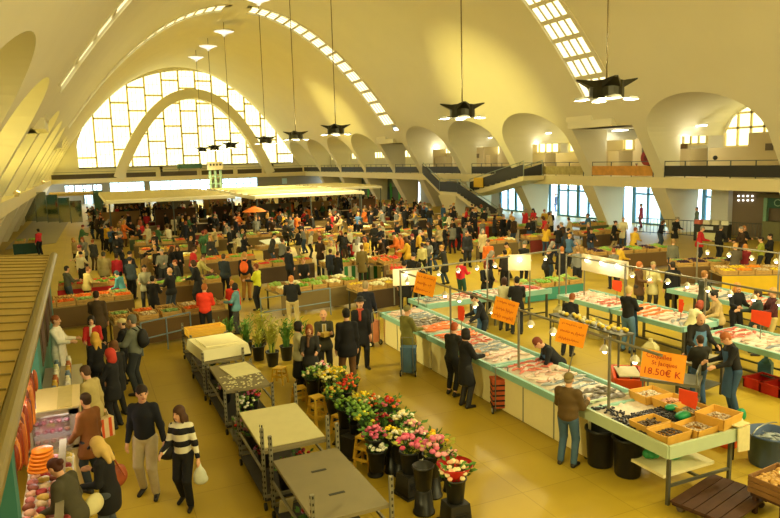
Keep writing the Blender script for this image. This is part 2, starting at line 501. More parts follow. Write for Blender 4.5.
# glazed shop front under the right gallery, open to the daylight
XS = XC+23.0
n = gw
def storefront(y0, y1, nmul, x=XS, z1=G-.72, sgn=1):
    global gw
    fr, pn = MB(), MB()
    L = y1-y0
    for i in range(nmul+1):
        fr.box((x, y0+L*i/nmul, z1/2), (.12, .16 if i % 2 else .3, z1))
    for z in (.06, z1-.08, 2.25): fr.box((x, (y0+y1)/2, z), (.1, L, .12))
    pn.box((x+.01*sgn, (y0+y1)/2, z1/2), (.02, L, z1))
    w = struct(fr.build(f'window_{gw}', bluefr)); gw += 1
    pn.build('pane', glass(), w)
storefront(31.3, 33.0, 2); storefront(33.8, 39.4, 4); storefront(40.6, 48.4, 6); storefront(49.6, 57.5, 6)
ww = mat('d5d6d2', .7, vary=.04, name='white_wall'); dk = mat('56605a', .6, vary=.1, name='dark_shopfront')
struct(MB().box((XS, 66.3, 1.5), (.25, 17.4, 3.0)).build('wall_under_gallery', ww))
mb = MB(); mb.box((XS-.6, 92, 1.5), (.25, 33.5, 3.0)); mb.box((XS-.75, 92, 2.2), (.1, 33, .9), mi=1)
for i in range(12): mb.box((XS-.78, 77+i*2.6, 1.1), (.1, .5, 2.2), mi=2)
struct(mb.build('wall_shopfront', [dk, mat('77877a', .5), mat('4fae4a', .6)]))
struct(MB().box((XS-.9, 11.6, 1.5), (.3, 37.0, 3.0)).build('wall_taupe', taupe))
struct(MB().box((XS-1.0, 30.6, 1.5), (.9, 1.3, 3.0)).build('wall_white_pillar', ww))
# left side under the gallery: pale wall and the far left corner
struct(MB().box((BXL+2.0, 40, 1.5), (.3, 95, 3.0)).build('wall_under_left', ww))
# far wall under the gallery: openings to the street, a door, shop windows
def endfront():
    global gw
    z1 = G-.64
    solid = MB()
    xs = [(BXL, GXL-.2), (3.1, 4.2), (9.1, 9.9), (19.0, 20.9), (26.6, BXR)]
    for a, b2 in xs: solid.box(((a+b2)/2, YE-.3, z1/2), (b2-a, .3, z1))
    for a, b2, za, zb in ((GXL-.2, 3.1, 2.75, z1), (GXL-.2, .55, 0, 1.3), (1.75, 3.1, 0, 1.3), (GXL-.2, -1.9, 1.3, 2.75), (-.75, -.55, 1.3, 2.75), (.4, .6, 0, 2.75), (1.7, 1.95, 0, 2.75)): solid.box(((a+b2)/2, YE-.3, (za+zb)/2), (b2-a, .25, zb-za))
    struct(solid.build('wall_far_lower', mat('9a978a', .7, vary=.06)))
    for a, b2, nn in ((GXL-.2, 3.1, 9), (4.2, 9.1, 4), (9.9, 19.0, 6), (20.9, 26.6, 5)):
        fr, pn = MB(), MB()
        for i in range(nn+1): fr.box((a+(b2-a)*i/nn, YE-.3, z1/2), (.1, .14, z1))
        fr.box(((a+b2)/2, YE-.3, z1-.06), (b2-a, .14, .12)); fr.box(((a+b2)/2, YE-.3, 2.15), (b2-a, .1, .08))
        pn.box(((a+b2)/2, YE-.29, z1/2), (b2-a, .02, z1))
        w = struct(fr.build(f'window_{gw}', mat('7d93a0', .5, vary=.05))); gw += 1
        pn.build('pane', glass(), w)
endfront()
# street outside the shop fronts
struct(MB().box((XS+20, 50, -.2), (40, 200, .2)).build('trim_street', mat('b9bcc0', .9, vary=.05, scale=.3)))
struct(MB().box((XC, YE+20, -.2), (80, 40, .2)).build('trim_street_far', mat('b9bcc0', .9, vary=.05, scale=.3)))

# ---------------------------------------------------------------- light
w = bpy.data.worlds.new('overcast_day'); SC.world = w; w.use_nodes = True
bg = w.node_tree.nodes['Background']; bg.inputs[0].default_value = (.72, .86, 1, 1); bg.inputs[1].default_value = 6.5
YEL, WARM = (1, .84, .22), (1, .88, .5)
def light(kind, name, loc, energy, color, size=.3, aim=None, spot=120, blend=.8):
    d = bpy.data.lights.new(name, kind); d.energy = energy; d.color = color
    if kind == 'POINT': d.shadow_soft_size = size
    if kind == 'SPOT': d.shadow_soft_size = size; d.spot_size = R(spot); d.spot_blend = blend
    if kind == 'AREA': d.size = size
    o = bpy.data.objects.new(name, d); COL.objects.link(o); o.location = loc
    if aim is not None:
        o.rotation_euler = (Vector(aim)-Vector(loc)).to_track_quat('-Z', 'Y').to_euler()
    return o
# pendant lamps: cable, reflector dish at the vault, dark four-bladed lamp body
blk = mat('2e2c1f', .35, .6, vary=.1, name='bronze_lamp')
dishm = mat('e9eef4', .45, .0, vary=.04, name='white_dish')
bulb = emit('fff4d8', 14, 'lamp_glass')
PEND = [-1.0, 8.0, 17.1, 26.0, 42.0, 50.9, 60.1, 75.3, 85.0, 94.0]
def pendant(y, i):
    t = thing('pendant_lamp', 'dark bladed pendant lamp hanging on a long cable under the vault', 'lamp', (XC, y, 7.3), 0, 'pendant lamps along the vault')
    mb = MB(); mb.lathe([(.48, -.3), (.54, -.27), (.54, .25), (.48, .28)], n=20); mb.build('lamp_body', blk, t, smooth=False)
    for k in range(4):
        a = PI/4+k*PI/2+.35; ca, sa = cos(a), sin(a)
        bl = MB()
        for lo, h_, hi, w_ in ((.02, .24, .32, .3), (-.28, .06, -.24, .24)):
            q = [(.42, -w_, lo), (.42, w_, lo), (.42, w_, lo+h_), (.42, -w_, lo+h_), (.96, -.05, hi-.02), (.96, .05, hi-.02), (.96, .05, hi+.02), (.96, -.05, hi+.02)]
            q = [(x*ca-y_*sa, x*sa+y_*ca, z) for x, y_, z in q]
            bl.add(q, [(0,1,2,3),(7,6,5,4),(0,4,5,1),(1,5,6,2),(2,6,7,3),(3,7,4,0)])
            bl.m[-6:] = [0 if lo > -.1 else 1]*6
        f = bl.build('lamp_blade', [blk, mat('8f8d80', .3, .6, vary=.05)], t)
        b2 = MB(); b2.lathe([(.02, .06), (.2, .02), (.24, -.06)], n=12, capt=False)
        b2.build('lamp_shade', dishm, t, (ca*.78, sa*.78, -.26))
        MB().ball((0, 0, 0), (.17, .17, .04), n=10, k=5).build('lamp_glass', bulb, t, (ca*.78, sa*.78, -.3))
    top = 19.25-7.3
    MB().cyl((0, 0, .3), (0, 0, ZT-7.3), .028, n=6).build('cable', mat('6a5c30', .6, .3), t)
    d = MB(); d.lathe([(.08, -.55), (.25, -.3), (.8, -.06), (1.05, .0), (1.05, .05), (.1, .1)], n=18)
    dd = d.build('reflector_dish', dishm, t, (0, 0, top))
    light('POINT', 'pendant_light', (XC, y, 6.75), 700 if y < 30 else 360, WARM, .35)
    light('SPOT', 'pendant_downlight', (XC, y, 6.8), 2200 if y < 5 else 120 if y < 20 else 800 if y < 30 else 2900, (1, .87, .45), .3, (XC, y, 0), 140, .8)
    light('SPOT', 'pendant_uplight', (XC, y, 8.0), 5200, (1, .98, .95), .1, (XC, y, 20), 12, .5)
for i, y in enumerate(PEND): pendant(y, i)
# floodlights on the gallery edge washing the vault
fl = mat('c9b57e', .5)
def floodlight(x, y, z, rz, lab, g, up=True):
    t = thing('floodlight', lab, 'floodlight', (x, y, z), rz, g)
    MB().box((0, 0, .2), (.34, .46, .2), ry=-.5).box((0, 0, .05), (.24, .24, .1)).build('housing', fl, t)
    MB().box((-.1, 0, .31), (.2, .38, .02), ry=-.5).build('lens', emit('ffe08a', 5), t)
for i, (y0, y1, k) in enumerate(BAYS):
    if y1 < 20: continue
    floodlight(XC-19.7, (y0+y1)/2, G, PI, 'small floodlight on the left gallery floor under a side arch', 'floodlights on the left gallery')
    light('SPOT', 'flood', (XC-19.55, (y0+y1)/2, G+.5), 140 if y0 < 20 else 420 if y0 < 45 else 560, (1, .8, .16), .12, (XC-18.6, (y0+y1)/2, 9), 165, .5)
for y, e, ax, ay, az, cone in ((46.5, 27000, 30.5, 47.0, 9.6, 27), (81.0, 22000, 29.5, 80.0, 10.5, 22)):     # added beams that imitate the bright glow on the right vault
    floodlight(GXL+.1, y, G, PI, 'strong narrow floodlight on the left gallery thrown across the hall', 'long throw floodlights')
    light('SPOT', 'flood', (GXL+.45, y, G+.5), e, YEL, .12, (ax, ay, az), cone, 1.0)
for y, e in ((3.0, 1500), (15.05, 2800), (24.1, 1300), (33.2, 1300)):       # fill lamps added on the left gallery to brighten the stalls
    x = XC-17.95
    hz = 2.3 if y < 20 else .3
    t = thing('floodlight', 'floodlight on a stand on the left gallery turned down to the stalls', 'floodlight', (x-1.0, y+1.2, G), 0, 'floodlights turned to the stalls')
    MB().box((0, 0, hz), (.24, .4, .2), ry=.3).build('housing', fl, t); MB().cyl((0, 0, 0), (0, 0, hz-.08), .03, n=6).build('stand', fl, t); MB().box((.13, 0, hz-.03), (.02, .34, .15), ry=.3).build('lens', emit('ffe9a8', 5), t)
    light('SPOT', 'stall_fill', (x-.75, y+1.2, G+hz-.05), e, (1, .86, .36), .15, (9, y+(5.5 if y < 5 else 4), .8), 50 if y < 20 else 80, .8)
# tube lamps under the side arches
for i, (px, py, X) in enumerate([(697, 126, 37.0), (620, 130.5, 37), (545, 133.5, 37), (487, 138, 37), (444, 141, 37)]):
    d = ray(px, py); k = X/d[0]; y, z = d[1]*k, CAMH+d[2]*k
    t = thing('tube_lamp', 'white fluorescent tube lamp glowing under a side arch of the gallery', 'lamp', (X, y, z), 0, 'tube lamps over the right gallery')
    MB().box((0, 0, .07), (.3, 1.5, .08)).build('housing', ww, t)
    MB().box((0, 0, 0), (.22, 1.4, .07)).build('tube', emit('fffbe8', 9), t)
    MB().cyl((0, 0, .1), (0, 0, 2.1), .02, n=6).build('hanger', ww, t)
    light('POINT', 'tube_light', (X-.9, y, z-.9), 50, (1, .93, .72), .3)
SC.view_settings.view_transform = 'Standard'; SC.view_settings.look = 'None'
SC.view_settings.exposure = 0.52; SC.view_settings.gamma = 1; SC.view_settings.use_curve_mapping = False
SC.cycles.caustics_reflective = False; SC.cycles.caustics_refractive = False; SC.cycles.blur_glossy = 1.0; SC.cycles.sample_clamp_indirect = 5.0
# ================================================================ GALLERY FITTINGS
ochre_p = mat('c98f3a', .6, vary=.35, scale=3, name='ochre_poster'); greyp = mat('a79a62', .7, vary=.4, scale=4, name='paper_panel')
railm = mat('5b6058', .45, .5, name='rail_metal')
def railing(y0, y1, x, label, pm, group='gallery railings', sgn=1, hp=.66):
    t = thing('railing', label, 'railing', (x, (y0+y1)/2, G), 0, group)
    L = y1-y0; n = max(2, round(L/1.8))
    for i in range(n+1): MB().box((0, -L/2+L*i/n, .51), (.05, .05, 1.02)).build('post', railm, t)
    MB().box((0, 0, 1.02), (.05, L, .05)).build('top_rail', railm, t)
    if pm: MB().box((-.03*sgn, 0, .08+hp/2), (.03, L-.04, hp)).build('panel', pm, t)
    return t
XR_ = XC+19.0
names = {6.0: 'nearest dark gallery railing at the picture edge', 15.05: 'dark panelled railing over the taupe wall', 24.1: 'long black panelled railing nearest on the upper gallery', 33.2: 'railing hung with ochre posters between two piers',
         40.: 'railing lined with stacked yellow papers beside the stair', 49.07: 'dark railing behind the stair landing', 58.13: 'dark railing just beyond the stair', 67.2: 'railing in front of a pale sofa in the skylight bay',
         74.2: 'dark railing under the fifth arch from the far wall', 83.3: 'dark railing under the third arch from the far wall', 92.4: 'dark railing under the second arch from the far wall', 101.5: 'dark railing next to the far wall'}
for (y0, y1, k) in BAYS:
    if y0 not in names: continue
    pm = {33.2: ochre_p, 40.: greyp}.get(y0, dark)
    if y0 == 49.07: y0_, y1_ = 49.6, 56.4
    else: y0_, y1_ = y0+PW, y1-PW-(.6 if y0 == 101.5 else 0)-(0.0)
    railing(y0_, y1_, XR_, names[y0], pm)
# far gallery railing: dark panels with white posts
wp = mat('d9cfa6', .6, name='cream_post')
for i, (a, b2) in enumerate([(GXL-.1, 5.6), (6.4, 10.9), (11.3, 17.0), (17.4, 22.6), (23.0, 27.2), (28.0, GXR-.3)]):
    t = thing('railing', f"{['brown panelled railing on the far gallery, left of the arch foot','brown panelled railing on the far gallery, inside the arch','brown far gallery railing under the green booth','brown far gallery railing beside the green tower','brown far gallery railing before the right arch foot','brown far gallery railing right of the arch'][i]}", 'railing', ((a+b2)/2, YE-1.8, G), 0, 'far gallery railings')
    L = b2-a
    MB().box((0, 0, .36), (L, .04, .68)).build('panel', mat('4a4030', .6, vary=.2, scale=2), t)
    MB().box((0, 0, 1.0), (L, .05, .05)).build('top_rail', railm, t)
    for x in (-L/2, L/2): MB().box((x, -.03, .5), (.28, .12, 1.0)).build('post', wp, t)
# pictures and small fittings on the gallery walls
pic = mat('6a5238', .6, vary=.5, scale=7)
for px, py, lab in [(683, 150.5, 'small dark framed picture on the gallery wall beside the window'), (771, 148, 'dark twin picture on the gallery wall under the arched window')]:
    p = onx(px, py, BXR-.25)
    t = tag(MB().box((0, 0, 0), (.05, .75, .95)).box((-.03, 0, 0), (.03, .6, .8), mi=1).build('picture', [mat('8d774e', .5), pic], loc=p), lab, 'picture')
p = onx(648, 158, XR_+2.4)
t = thing('hose_reel', 'round red fire hose reel on the gallery pier', 'hose reel', (p[0], p[1], p[2]))
MB().cyl((0, 0, 0), (-.18, 0, 0), .52, n=16).build('drum', mat('a32a24', .4), t); MB().cyl((-.18, 0, 0), (-.22, 0, 0), .2, n=12).build('hub', mat('701a18', .4), t); MB().box((.1, 0, -.1), (.1, .2, .9)).build('bracket', dark, t)
p = onx(636.5, 163, XR_+1.4)
t = thing('fire_extinguisher', 'red fire extinguisher standing on the gallery by the hose reel', 'fire extinguisher', (p[0], p[1], G))
MB().lathe([(.1, 0), (.11, .05), (.11, .62), (.04, .74), (.04, .8)]).build('cylinder', mat('a8241f', .35), t); MB().box((0, 0, .84), (.06, .2, .06)).build('valve', dark, t)
p = onx(715, 162, XR_-.05)
tag(MB().ball((0, 0, 0), .14).build('loudspeaker', dark, loc=(p[0], p[1], G+1.2)), 'small black round loudspeaker on the top gallery rail', 'loudspeaker')

# ---------------------------------------------------------------- the stair down from the gallery
def stair():
    X0, X1 = XC+15.9, XC+18.2
    cream = slabm
    mb = MB()
    def flight(xa, xb, ya, za, yb, zb, n):
        # stepped top, sloping underside
        dy, dz = (yb-ya)/n, (zb-za)/n
        th = .34
        top = []
        for i in range(n):
            y, z = ya+i*dy, za+i*dz
            top += [(y, z), (y, z+dz)] if dz > 0 else [(y, z), (y+dy, z)]
            if dz > 0: top += [(y+dy, z+dz)]
            else: top += [(y+dy, z+dz)]
        poly = [(xa, y, z) for y, z in top]+[(xa, yb, zb-th), (xa, ya, za-th)]
        mb.sheet(poly, xb-xa, (1, 0, 0))
    flight(X0+.9, X1+.6, 53.2, 2.15, 45.0, G, 10)        # landing up to the gallery, towards the viewer
    mb.box(((X0+X1)/2, 55.2, 2.0), (X1-X0, 4.0, .32))
    flight(X0+.1, X0+1.6, 57.2, 2.15, 60.6, G, 7)          # landing up to the far part of the gallery
    flight(X0-.3, X0+.85, 53.4, 2.1, 47.0, 0.0, 11)      # down to the hall floor
    mb.sheet([(X0-.2, 53.8, 1.84), (X0-.2, 57.2, 1.84), (X0-.2, 55.6, 0), (X0-.2, 54.4, 0)], 1.2, (1, 0, 0))
    struct(mb.build('trim_stair', cream))
    def rail(pts, x, label, h=.95, n=5, pm=dark):
        t = thing('stair_railing', label, 'railing', (x, pts[0][0], pts[0][1]), 0, 'stair railings')
        y0, z0 = pts[0]
        for (ya, za), (yb, zb) in zip(pts[:-1], pts[1:]):
            q = [(0, ya-y0, za-z0+.05), (0, yb-y0, zb-z0+.05), (0, yb-y0, zb-z0+h), (0, ya-y0, za-z0+h)]
            MB().sheet(q, .06, (1, 0, 0)).build('panel', pm, t)
            for i in range(3):
                k = i/2; y, z = ya+(yb-ya)*k-y0, za+(zb-za)*k-z0
                MB().cyl((.03, y, z), (.03, y, z+1.25), .03, n=6).build('post', mat('9aa69c', .4, .6), t)
            MB().cyl((.03, ya-y0, za-z0+1.2), (.03, yb-y0, zb-z0+1.2), .035, n=6).build('hand_rail', mat('9aa69c', .4, .6), t)
    rail([(45.0, G), (53.2, 2.15)], X0+.9, 'dark stair railing climbing to the gallery towards the pier')
    rail([(53.3, 2.15), (57.2, 2.15)], X0, 'dark panel along the front of the stair landing')
    rail([(57.28, 2.15), (60.6, G)], X0, 'dark stair railing climbing away to the far gallery')
    rail([(47.0, 0.05), (53.4, 2.1)], X0-.3, 'dark lower stair railing coming down to the market floor')
    rail([(45.2, G), (53.4, 2.15)], X1+.55, 'dark stair railing on the wall side of the upper flight')
    t = tag(MB().box((0, 0, 0), (.06, 1.5, .85)).build('sign_board', mat('e0b41c', .6, vary=.1), loc=(X0+.83, 51.6, 3.1)), 'plain yellow board on the stair landing', 'board')
    tag(MB().box((0, 0, 0), (.06, 1.6, .9)).build('sign_board', mat('c79018', .6, vary=.1), loc=(XS-.3, 60.6, 2.4)), 'ochre yellow board on the white wall beyond the stair', 'board')
stair()
# ---------------------------------------------------------------- flat canopies over the far stalls, green tower
can = mat('f6efd2', .7, vary=.1, scale=.8, name='canopy_sheet'); canw = mat('d6c88f', .7, vary=.1)
def canopy(x0, x1, y0, y1, z, label):
    t = thing('flat_canopy', label, 'canopy', ((x0+x1)/2, (y0+y1)/2, 0), 0, 'flat canopies over the far stalls')
    L, W = y1-y0, x1-x0
    MB().box((0, 0, z), (W, L, .12)).box((0, -L/2, z-.05), (W, .08, .16)).box((-W/2, 0, z-.12), (.08, L, .16)).box((W/2, 0, z-.12), (.08, L, .16)).build('roof', can, t)
    for i in range(1, 9): MB().box((0, -L/2+L*i/9, z+.09), (W, .25, .1)).build('roof_rib', canw, t)
    for a in (-.5, 0, .5):
        for b2 in (-.5, .5): MB().cyl((a*W*.96, b2*L*.98, 0), (a*W*.96, b2*L*.98, z), .05, n=6).build('post', railm, t)
canopy(1.6, 10.3, 50, 69, 2.95, 'long flat cream canopy on the left over the far stalls')
canopy(11.2, 19.5, 47.5, 67.5, 2.95, 'long flat cream canopy right of the dark gap over the far stalls')
canopy(20.3, 24.5, 55.5, 68, 2.95, 'short flat cream canopy nearest the right gallery')
for px, py, l_ in ((216.5, 192, 'pale green tower of tubes with a cream head before the far gallery'),):
    gx, gy, gz = ony(px, py, 98.0)
    t = thing('sign_tower', l_, 'tower', (gx, gy, 0))
    gm = mat('8fae92', .5, vary=.1)
    for dx in (-.72, 0, .72): MB().cyl((dx, 0, 0), (dx, 0, 4.6), .2, n=10).build('tube', gm, t)
    for z in (1.2, 2.6, 3.6): MB().box((0, 0, z), (2.0, .3, .16)).build('brace', gm, t)
    h = MB().box((0, 0, 5.1), (2.1, .9, 1.1)).build('head', wp, t)
    for i in range(4): MB().box((-.66+i*.44, -.47, 5.25), (.24, .04, .26)).build('opening', dark, h)
gx, gy, gz = ony(183, 166, YE-1.2)
t = thing('booth', 'low teal and beige booth on the far gallery inside the arch', 'booth', (gx+1.0, gy, G))
MB().box((0, 0, .45), (3.4, .8, .9)).build('counter', beige, t); MB().box((0, 0, 1.45), (3.6, 1.0, .7)).build('cover', mat('4f7a68', .6), t)
for x in (-1.6, 1.6): MB().box((x, 0, 1.0), (.1, .1, .4)).build('post', dark, t)
tag(MB().box((0, 0, 0), (.8, .1, .9)).build('sign_board', mat('bfe0f0', .4), loc=ony(284.5, 181, YE-.6)), 'pale blue notice on the lower far wall', 'notice')
# grey ramp, stepped glass screen and green post at the far left
p0, p1 = at(30, 236), at(70, 212)
struct(MB().prism([at(5, 250), at(56, 243), at(72, 216), at(40, 214)], 0.004, .03).build('trim_ramp', mat('9d978a', .8, vary=.05, scale=.5)))
ly = 62
scr = thing('glass_screen', 'stepped glass screen with grey frames at the far left corner', 'screen', (-2.6, 70, 0))
for i in range(5):
    z = 2.9-.25*i
    MB().box((i*.95-1.6, i*-1.2, .6+z/2), (.9, .05, z)).build('pane', glass('9db0a0', .5, 'dull_glass'), scr)
    MB().box((i*.95-2.08, i*-1.2, .6+z/2), (.07, .07, z+.1)).build('frame', railm, scr)
struct(MB().box((1.6, 72, 1.55), (.8, .8, 3.1)).build('trim_post', mat('47695c', .6, vary=.1)))
struct(MB().box((-.6, 76, 2.75), (4.4, 5, .25)).build('trim_kiosk_roof', mat('c9ad5e', .6)))
# bakery kiosk corner under the near right gallery: dotted lights, green sign
xk = XS-1.1
for i in range(4):
    for j in range(2):
        p = onx(738.5+i*4.6, 196+j*4.3, xk)
        tag(MB().box((0, 0, 0), (.05, .09, .09)).build('wall_light', emit('f2f0ea', 3), loc=p), f'small square white light on the taupe wall, {"upper" if j == 0 else "lower"} row', 'light', 'square lights on the taupe wall')
p = onx(763.5, 214, xk-.5)
t = thing('shop_kiosk', 'green framed kiosk with a pale lettered sign under the gallery', 'kiosk', (p[0]+.2, p[1]-2.9, 0))
gk = mat('2f5f49', .5, vary=.1)
MB().box((0, 2.9, 1.35), (.2, .22, 2.7)).build('post', mat('7fa98a', .5), t)
MB().box((0, 0, 2.62), (.9, 6.2, .22)).build('awning', mat('6b6448', .6), t)
MB().box((0, 0, 2.2), (.12, 5.6, .62)).build('sign_board', gk, t)
MB().box((.1, 0, .55), (.8, 5.8, 1.1)).build('counter', mat('7a7a55', .6), t)
def letters(txt, size, mt, parent, loc, rot, name='lettering', depth=.004, sx=1.0):
    c = bpy.data.curves.new(name, 'FONT'); c.body = txt; c.size = size; c.extrude = depth; c.resolution_u = 2
    o = bpy.data.objects.new('tmp', c); COL.objects.link(o)
    me = bpy.data.meshes.new_from_object(o.evaluated_get(bpy.context.evaluated_depsgraph_get()))
    bpy.data.objects.remove(o); bpy.data.curves.remove(c); me.name = name; me.materials.clear(); me.materials.append(mt)
    o = link(name, me, parent)
    o.matrix_local = Matrix.Translation(loc) @ rot @ Matrix.Diagonal((sx, 1, 1, 1))
    return o
ROTX = Matrix(((0, 0, -1, 0), (-1, 0, 0, 0), (0, 1, 0, 0), (0, 0, 0, 1)))   # upright lettering that faces the hall
letters('Coros', .62, mat('9cc0a0', .5), t, Vector((-.075, 2.4, 2.0)), ROTX)

# barrier, cabinets and boxes below the right gallery
def long_barrier(p0, p1, lab, n=16):
    t = thing('barrier', lab, 'barrier', (p0[0], p0[1], 0), 0, 'grey barriers under the gallery'); d = (p1[0]-p0[0], p1[1]-p0[1])
    for z in (.15, 1.05): MB().cyl((0, 0, z), (d[0], d[1], z), .025, n=6).build('bar', railm, t)
    for k in range(n+1): MB().cyl((d[0]*k/n, d[1]*k/n, .0 if k % 4 == 0 else .15), (d[0]*k/n, d[1]*k/n, 1.05), .016, n=5).build('upright', railm, t)
long_barrier((33.4, 34.0), (34.4, 30.2), 'grey upright barred barrier in front of the near pier leg')
long_barrier((35.0, 29.4), (35.7, 26.6), 'grey barred barrier before the white pillar')
x, y = at(712, 241)
t = thing('storage_cabinet', 'dark open cabinet with white boxes under the gallery', 'cabinet', (x, y, 0), -1.2)
MB().box((0, 0, .5), (1.9, .7, 1.0)).build('body', dark, t); MB().box((0, -.36, .3), (1.5, .04, .45)).build('front_box', mat('c9cba0', .6), t); MB().box((-.1, -.36, .8), (.5, .04, .2)).build('label_plate', mat('cfd4d6', .5), t)
for i in range(4): tag(MB().box((0, 0, .13), (.4, .4, .25), taper=.9).build('box', mat(['c96a5a', 'd8d4c4', 'cfcab0', 'd8d8c8'][i], .7), loc=(x-.15+.18*i-.25, y+.62-.45*i, 1.0), rz=.2*i), ['salmon pink', 'white', 'pale cream', 'off white'][i]+' box on top of the dark cabinet', 'box', 'boxes on the dark cabinet')
# ================================================================ PEOPLE (bodies grown as one smooth skin from a skeleton)
def sdf_mesh(prims, h, k=.03, name='skin', carve=None):
    """prims: ('c', p0, p1, r0, r1) tapered limb or ('e', centre, radii, 3x3 axes).  One blended closed surface."""
    lo = np.full(3, 1e9); hi = -lo
    bbs = []
    for p in prims:
        if p[0] == 'c':
            a, b_ = np.array(p[1], float), np.array(p[2], float); r = max(p[3], p[4])
            l, u = np.minimum(a, b_)-r, np.maximum(a, b_)+r
        else:
            r = max(p[2]); a = np.array(p[1], float); l, u = a-r, a+r
        bbs.append((l, u)); lo = np.minimum(lo, l); hi = np.maximum(hi, u)
    pad = k+2.5*h; lo -= pad; hi += pad
    n = np.ceil((hi-lo)/h).astype(int)+1
    val = np.full(n, pad, np.float32)
    for p, (l, u) in zip(prims, bbs):
        i0 = np.maximum(0, ((l-pad-lo)/h).astype(int)); i1 = np.minimum(n, ((u+pad-lo)/h).astype(int)+2)
        X, Y, Z = [lo[d]+h*np.arange(i0[d], i1[d]) for d in range(3)]
        X = X[:, None, None]; Y = Y[None, :, None]; Z = Z[None, None, :]
        if p[0] == 'c':
            a, b_ = np.array(p[1], float), np.array(p[2], float); ab = b_-a; L2 = max(1e-9, ab@ab)
            t = np.clip(((X-a[0])*ab[0]+(Y-a[1])*ab[1]+(Z-a[2])*ab[2])/L2, 0, 1)
            d = np.sqrt((X-a[0]-t*ab[0])**2+(Y-a[1]-t*ab[1])**2+(Z-a[2]-t*ab[2])**2)-(p[3]+(p[4]-p[3])*t)
        else:
            c, rad = p[1], p[2]; A = p[3] if len(p) > 3 else np.eye(3)
            dx, dy, dz = X-c[0], Y-c[1], Z-c[2]
            q = [(A[0][i]*dx+A[1][i]*dy+A[2][i]*dz)/rad[i] for i in range(3)]
            d = (np.sqrt(q[0]**2+q[1]**2+q[2]**2)-1)*min(rad)
        s = tuple(slice(i0[i], i1[i]) for i in range(3)); v = val[s]
        if len(p) > 5 or (p[0] == 'e' and len(p) > 4):       # cut away
            val[s] = np.maximum(v, -d)
        else:
            hh = np.clip(.5+.5*(v-d)/k, 0, 1)
            val[s] = v+(d-v)*hh-k*hh*(1-hh)
    if carve is not None:
        X, Y, Z = np.meshgrid(*[lo[d]+h*np.arange(n[d]) for d in range(3)], indexing='ij')
        val = np.maximum(val, carve(X, Y, Z))
        val[0], val[-1] = 1, 1; val[:, 0], val[:, -1] = 1, 1; val[:, :, 0], val[:, :, -1] = 1, 1
    ins = val < 0
    c = [(i, j, l) for i in (0, 1) for j in (0, 1) for l in (0, 1)]
    m = tuple(x-1 for x in n)
    cnt = sum(ins[i:i+m[0], j:j+m[1], l:l+m[2]].astype(np.int8) for i, j, l in c)
    cells = np.argwhere((cnt > 0) & (cnt < 8))
    idx = np.full(m, -1, np.int32); idx[tuple(cells.T)] = np.arange(len(cells))
    cv = np.stack([val[cells[:, 0]+i, cells[:, 1]+j, cells[:, 2]+l] for i, j, l in c], 1)
    acc = np.zeros((len(cells), 3)); num = np.zeros(len(cells))
    for a in range(8):
        for b_ in range(a+1, 8):
            df = [c[b_][x]-c[a][x] for x in range(3)]
            if sum(abs(x) for x in df) != 1: continue
            msk = (cv[:, a] < 0) != (cv[:, b_] < 0)
            t = np.where(msk, cv[:, a]/np.where(msk, cv[:, a]-cv[:, b_], 1), 0)
            acc += msk[:, None]*(np.array(c[a])+t[:, None]*np.array(df)); num += msk
    V = lo+h*(cells+acc/num[:, None])
    F = []
    for ax in range(3):
        s0 = [slice(1, n[d]-1) for d in range(3)]; s1 = list(s0); s0[ax] = slice(0, n[ax]-1); s1[ax] = slice(1, n[ax])
        e = ins[tuple(s0)] != ins[tuple(s1)]
        w = np.argwhere(e)+np.array([0 if d == ax else 1 for d in range(3)])
        o1, o2 = [d for d in range(3) if d != ax]
        u = np.zeros(3, int); u[o1] = 1; v = np.zeros(3, int); v[o2] = 1
        q = np.stack([idx[tuple((w-u-v).T)], idx[tuple((w-v).T)], idx[tuple(w.T)], idx[tuple((w-u).T)]], 1)
        flip = ins[tuple(w.T)] ^ (ax == 1)
        q[~flip] = q[~flip][:, ::-1]
        F.append(q)
    F = np.concatenate(F)
    me = bpy.data.meshes.new(name)
    me.vertices.add(len(V)); me.vertices.foreach_set('co', V.astype(np.float32).ravel())
    me.loops.add(4*len(F)); me.loops.foreach_set('vertex_index', F.astype(np.int32).ravel())
    me.polygons.add(len(F)); me.polygons.foreach_set('loop_start', np.arange(0, 4*len(F), 4, dtype=np.int32)); me.polygons.foreach_set('loop_total', np.full(len(F), 4, np.int32))
    me.polygons.foreach_set('use_smooth', np.ones(len(F), bool)); me.update(calc_edges=True)
    return me
def rot(ax, a):
    c, s = cos(a), sin(a)
    return np.array({'x': [[1, 0, 0], [0, c, -s], [0, s, c]], 'y': [[c, 0, s], [0, 1, 0], [-s, 0, c]], 'z': [[c, -s, 0], [s, c, 0], [0, 0, 1]]}[ax])
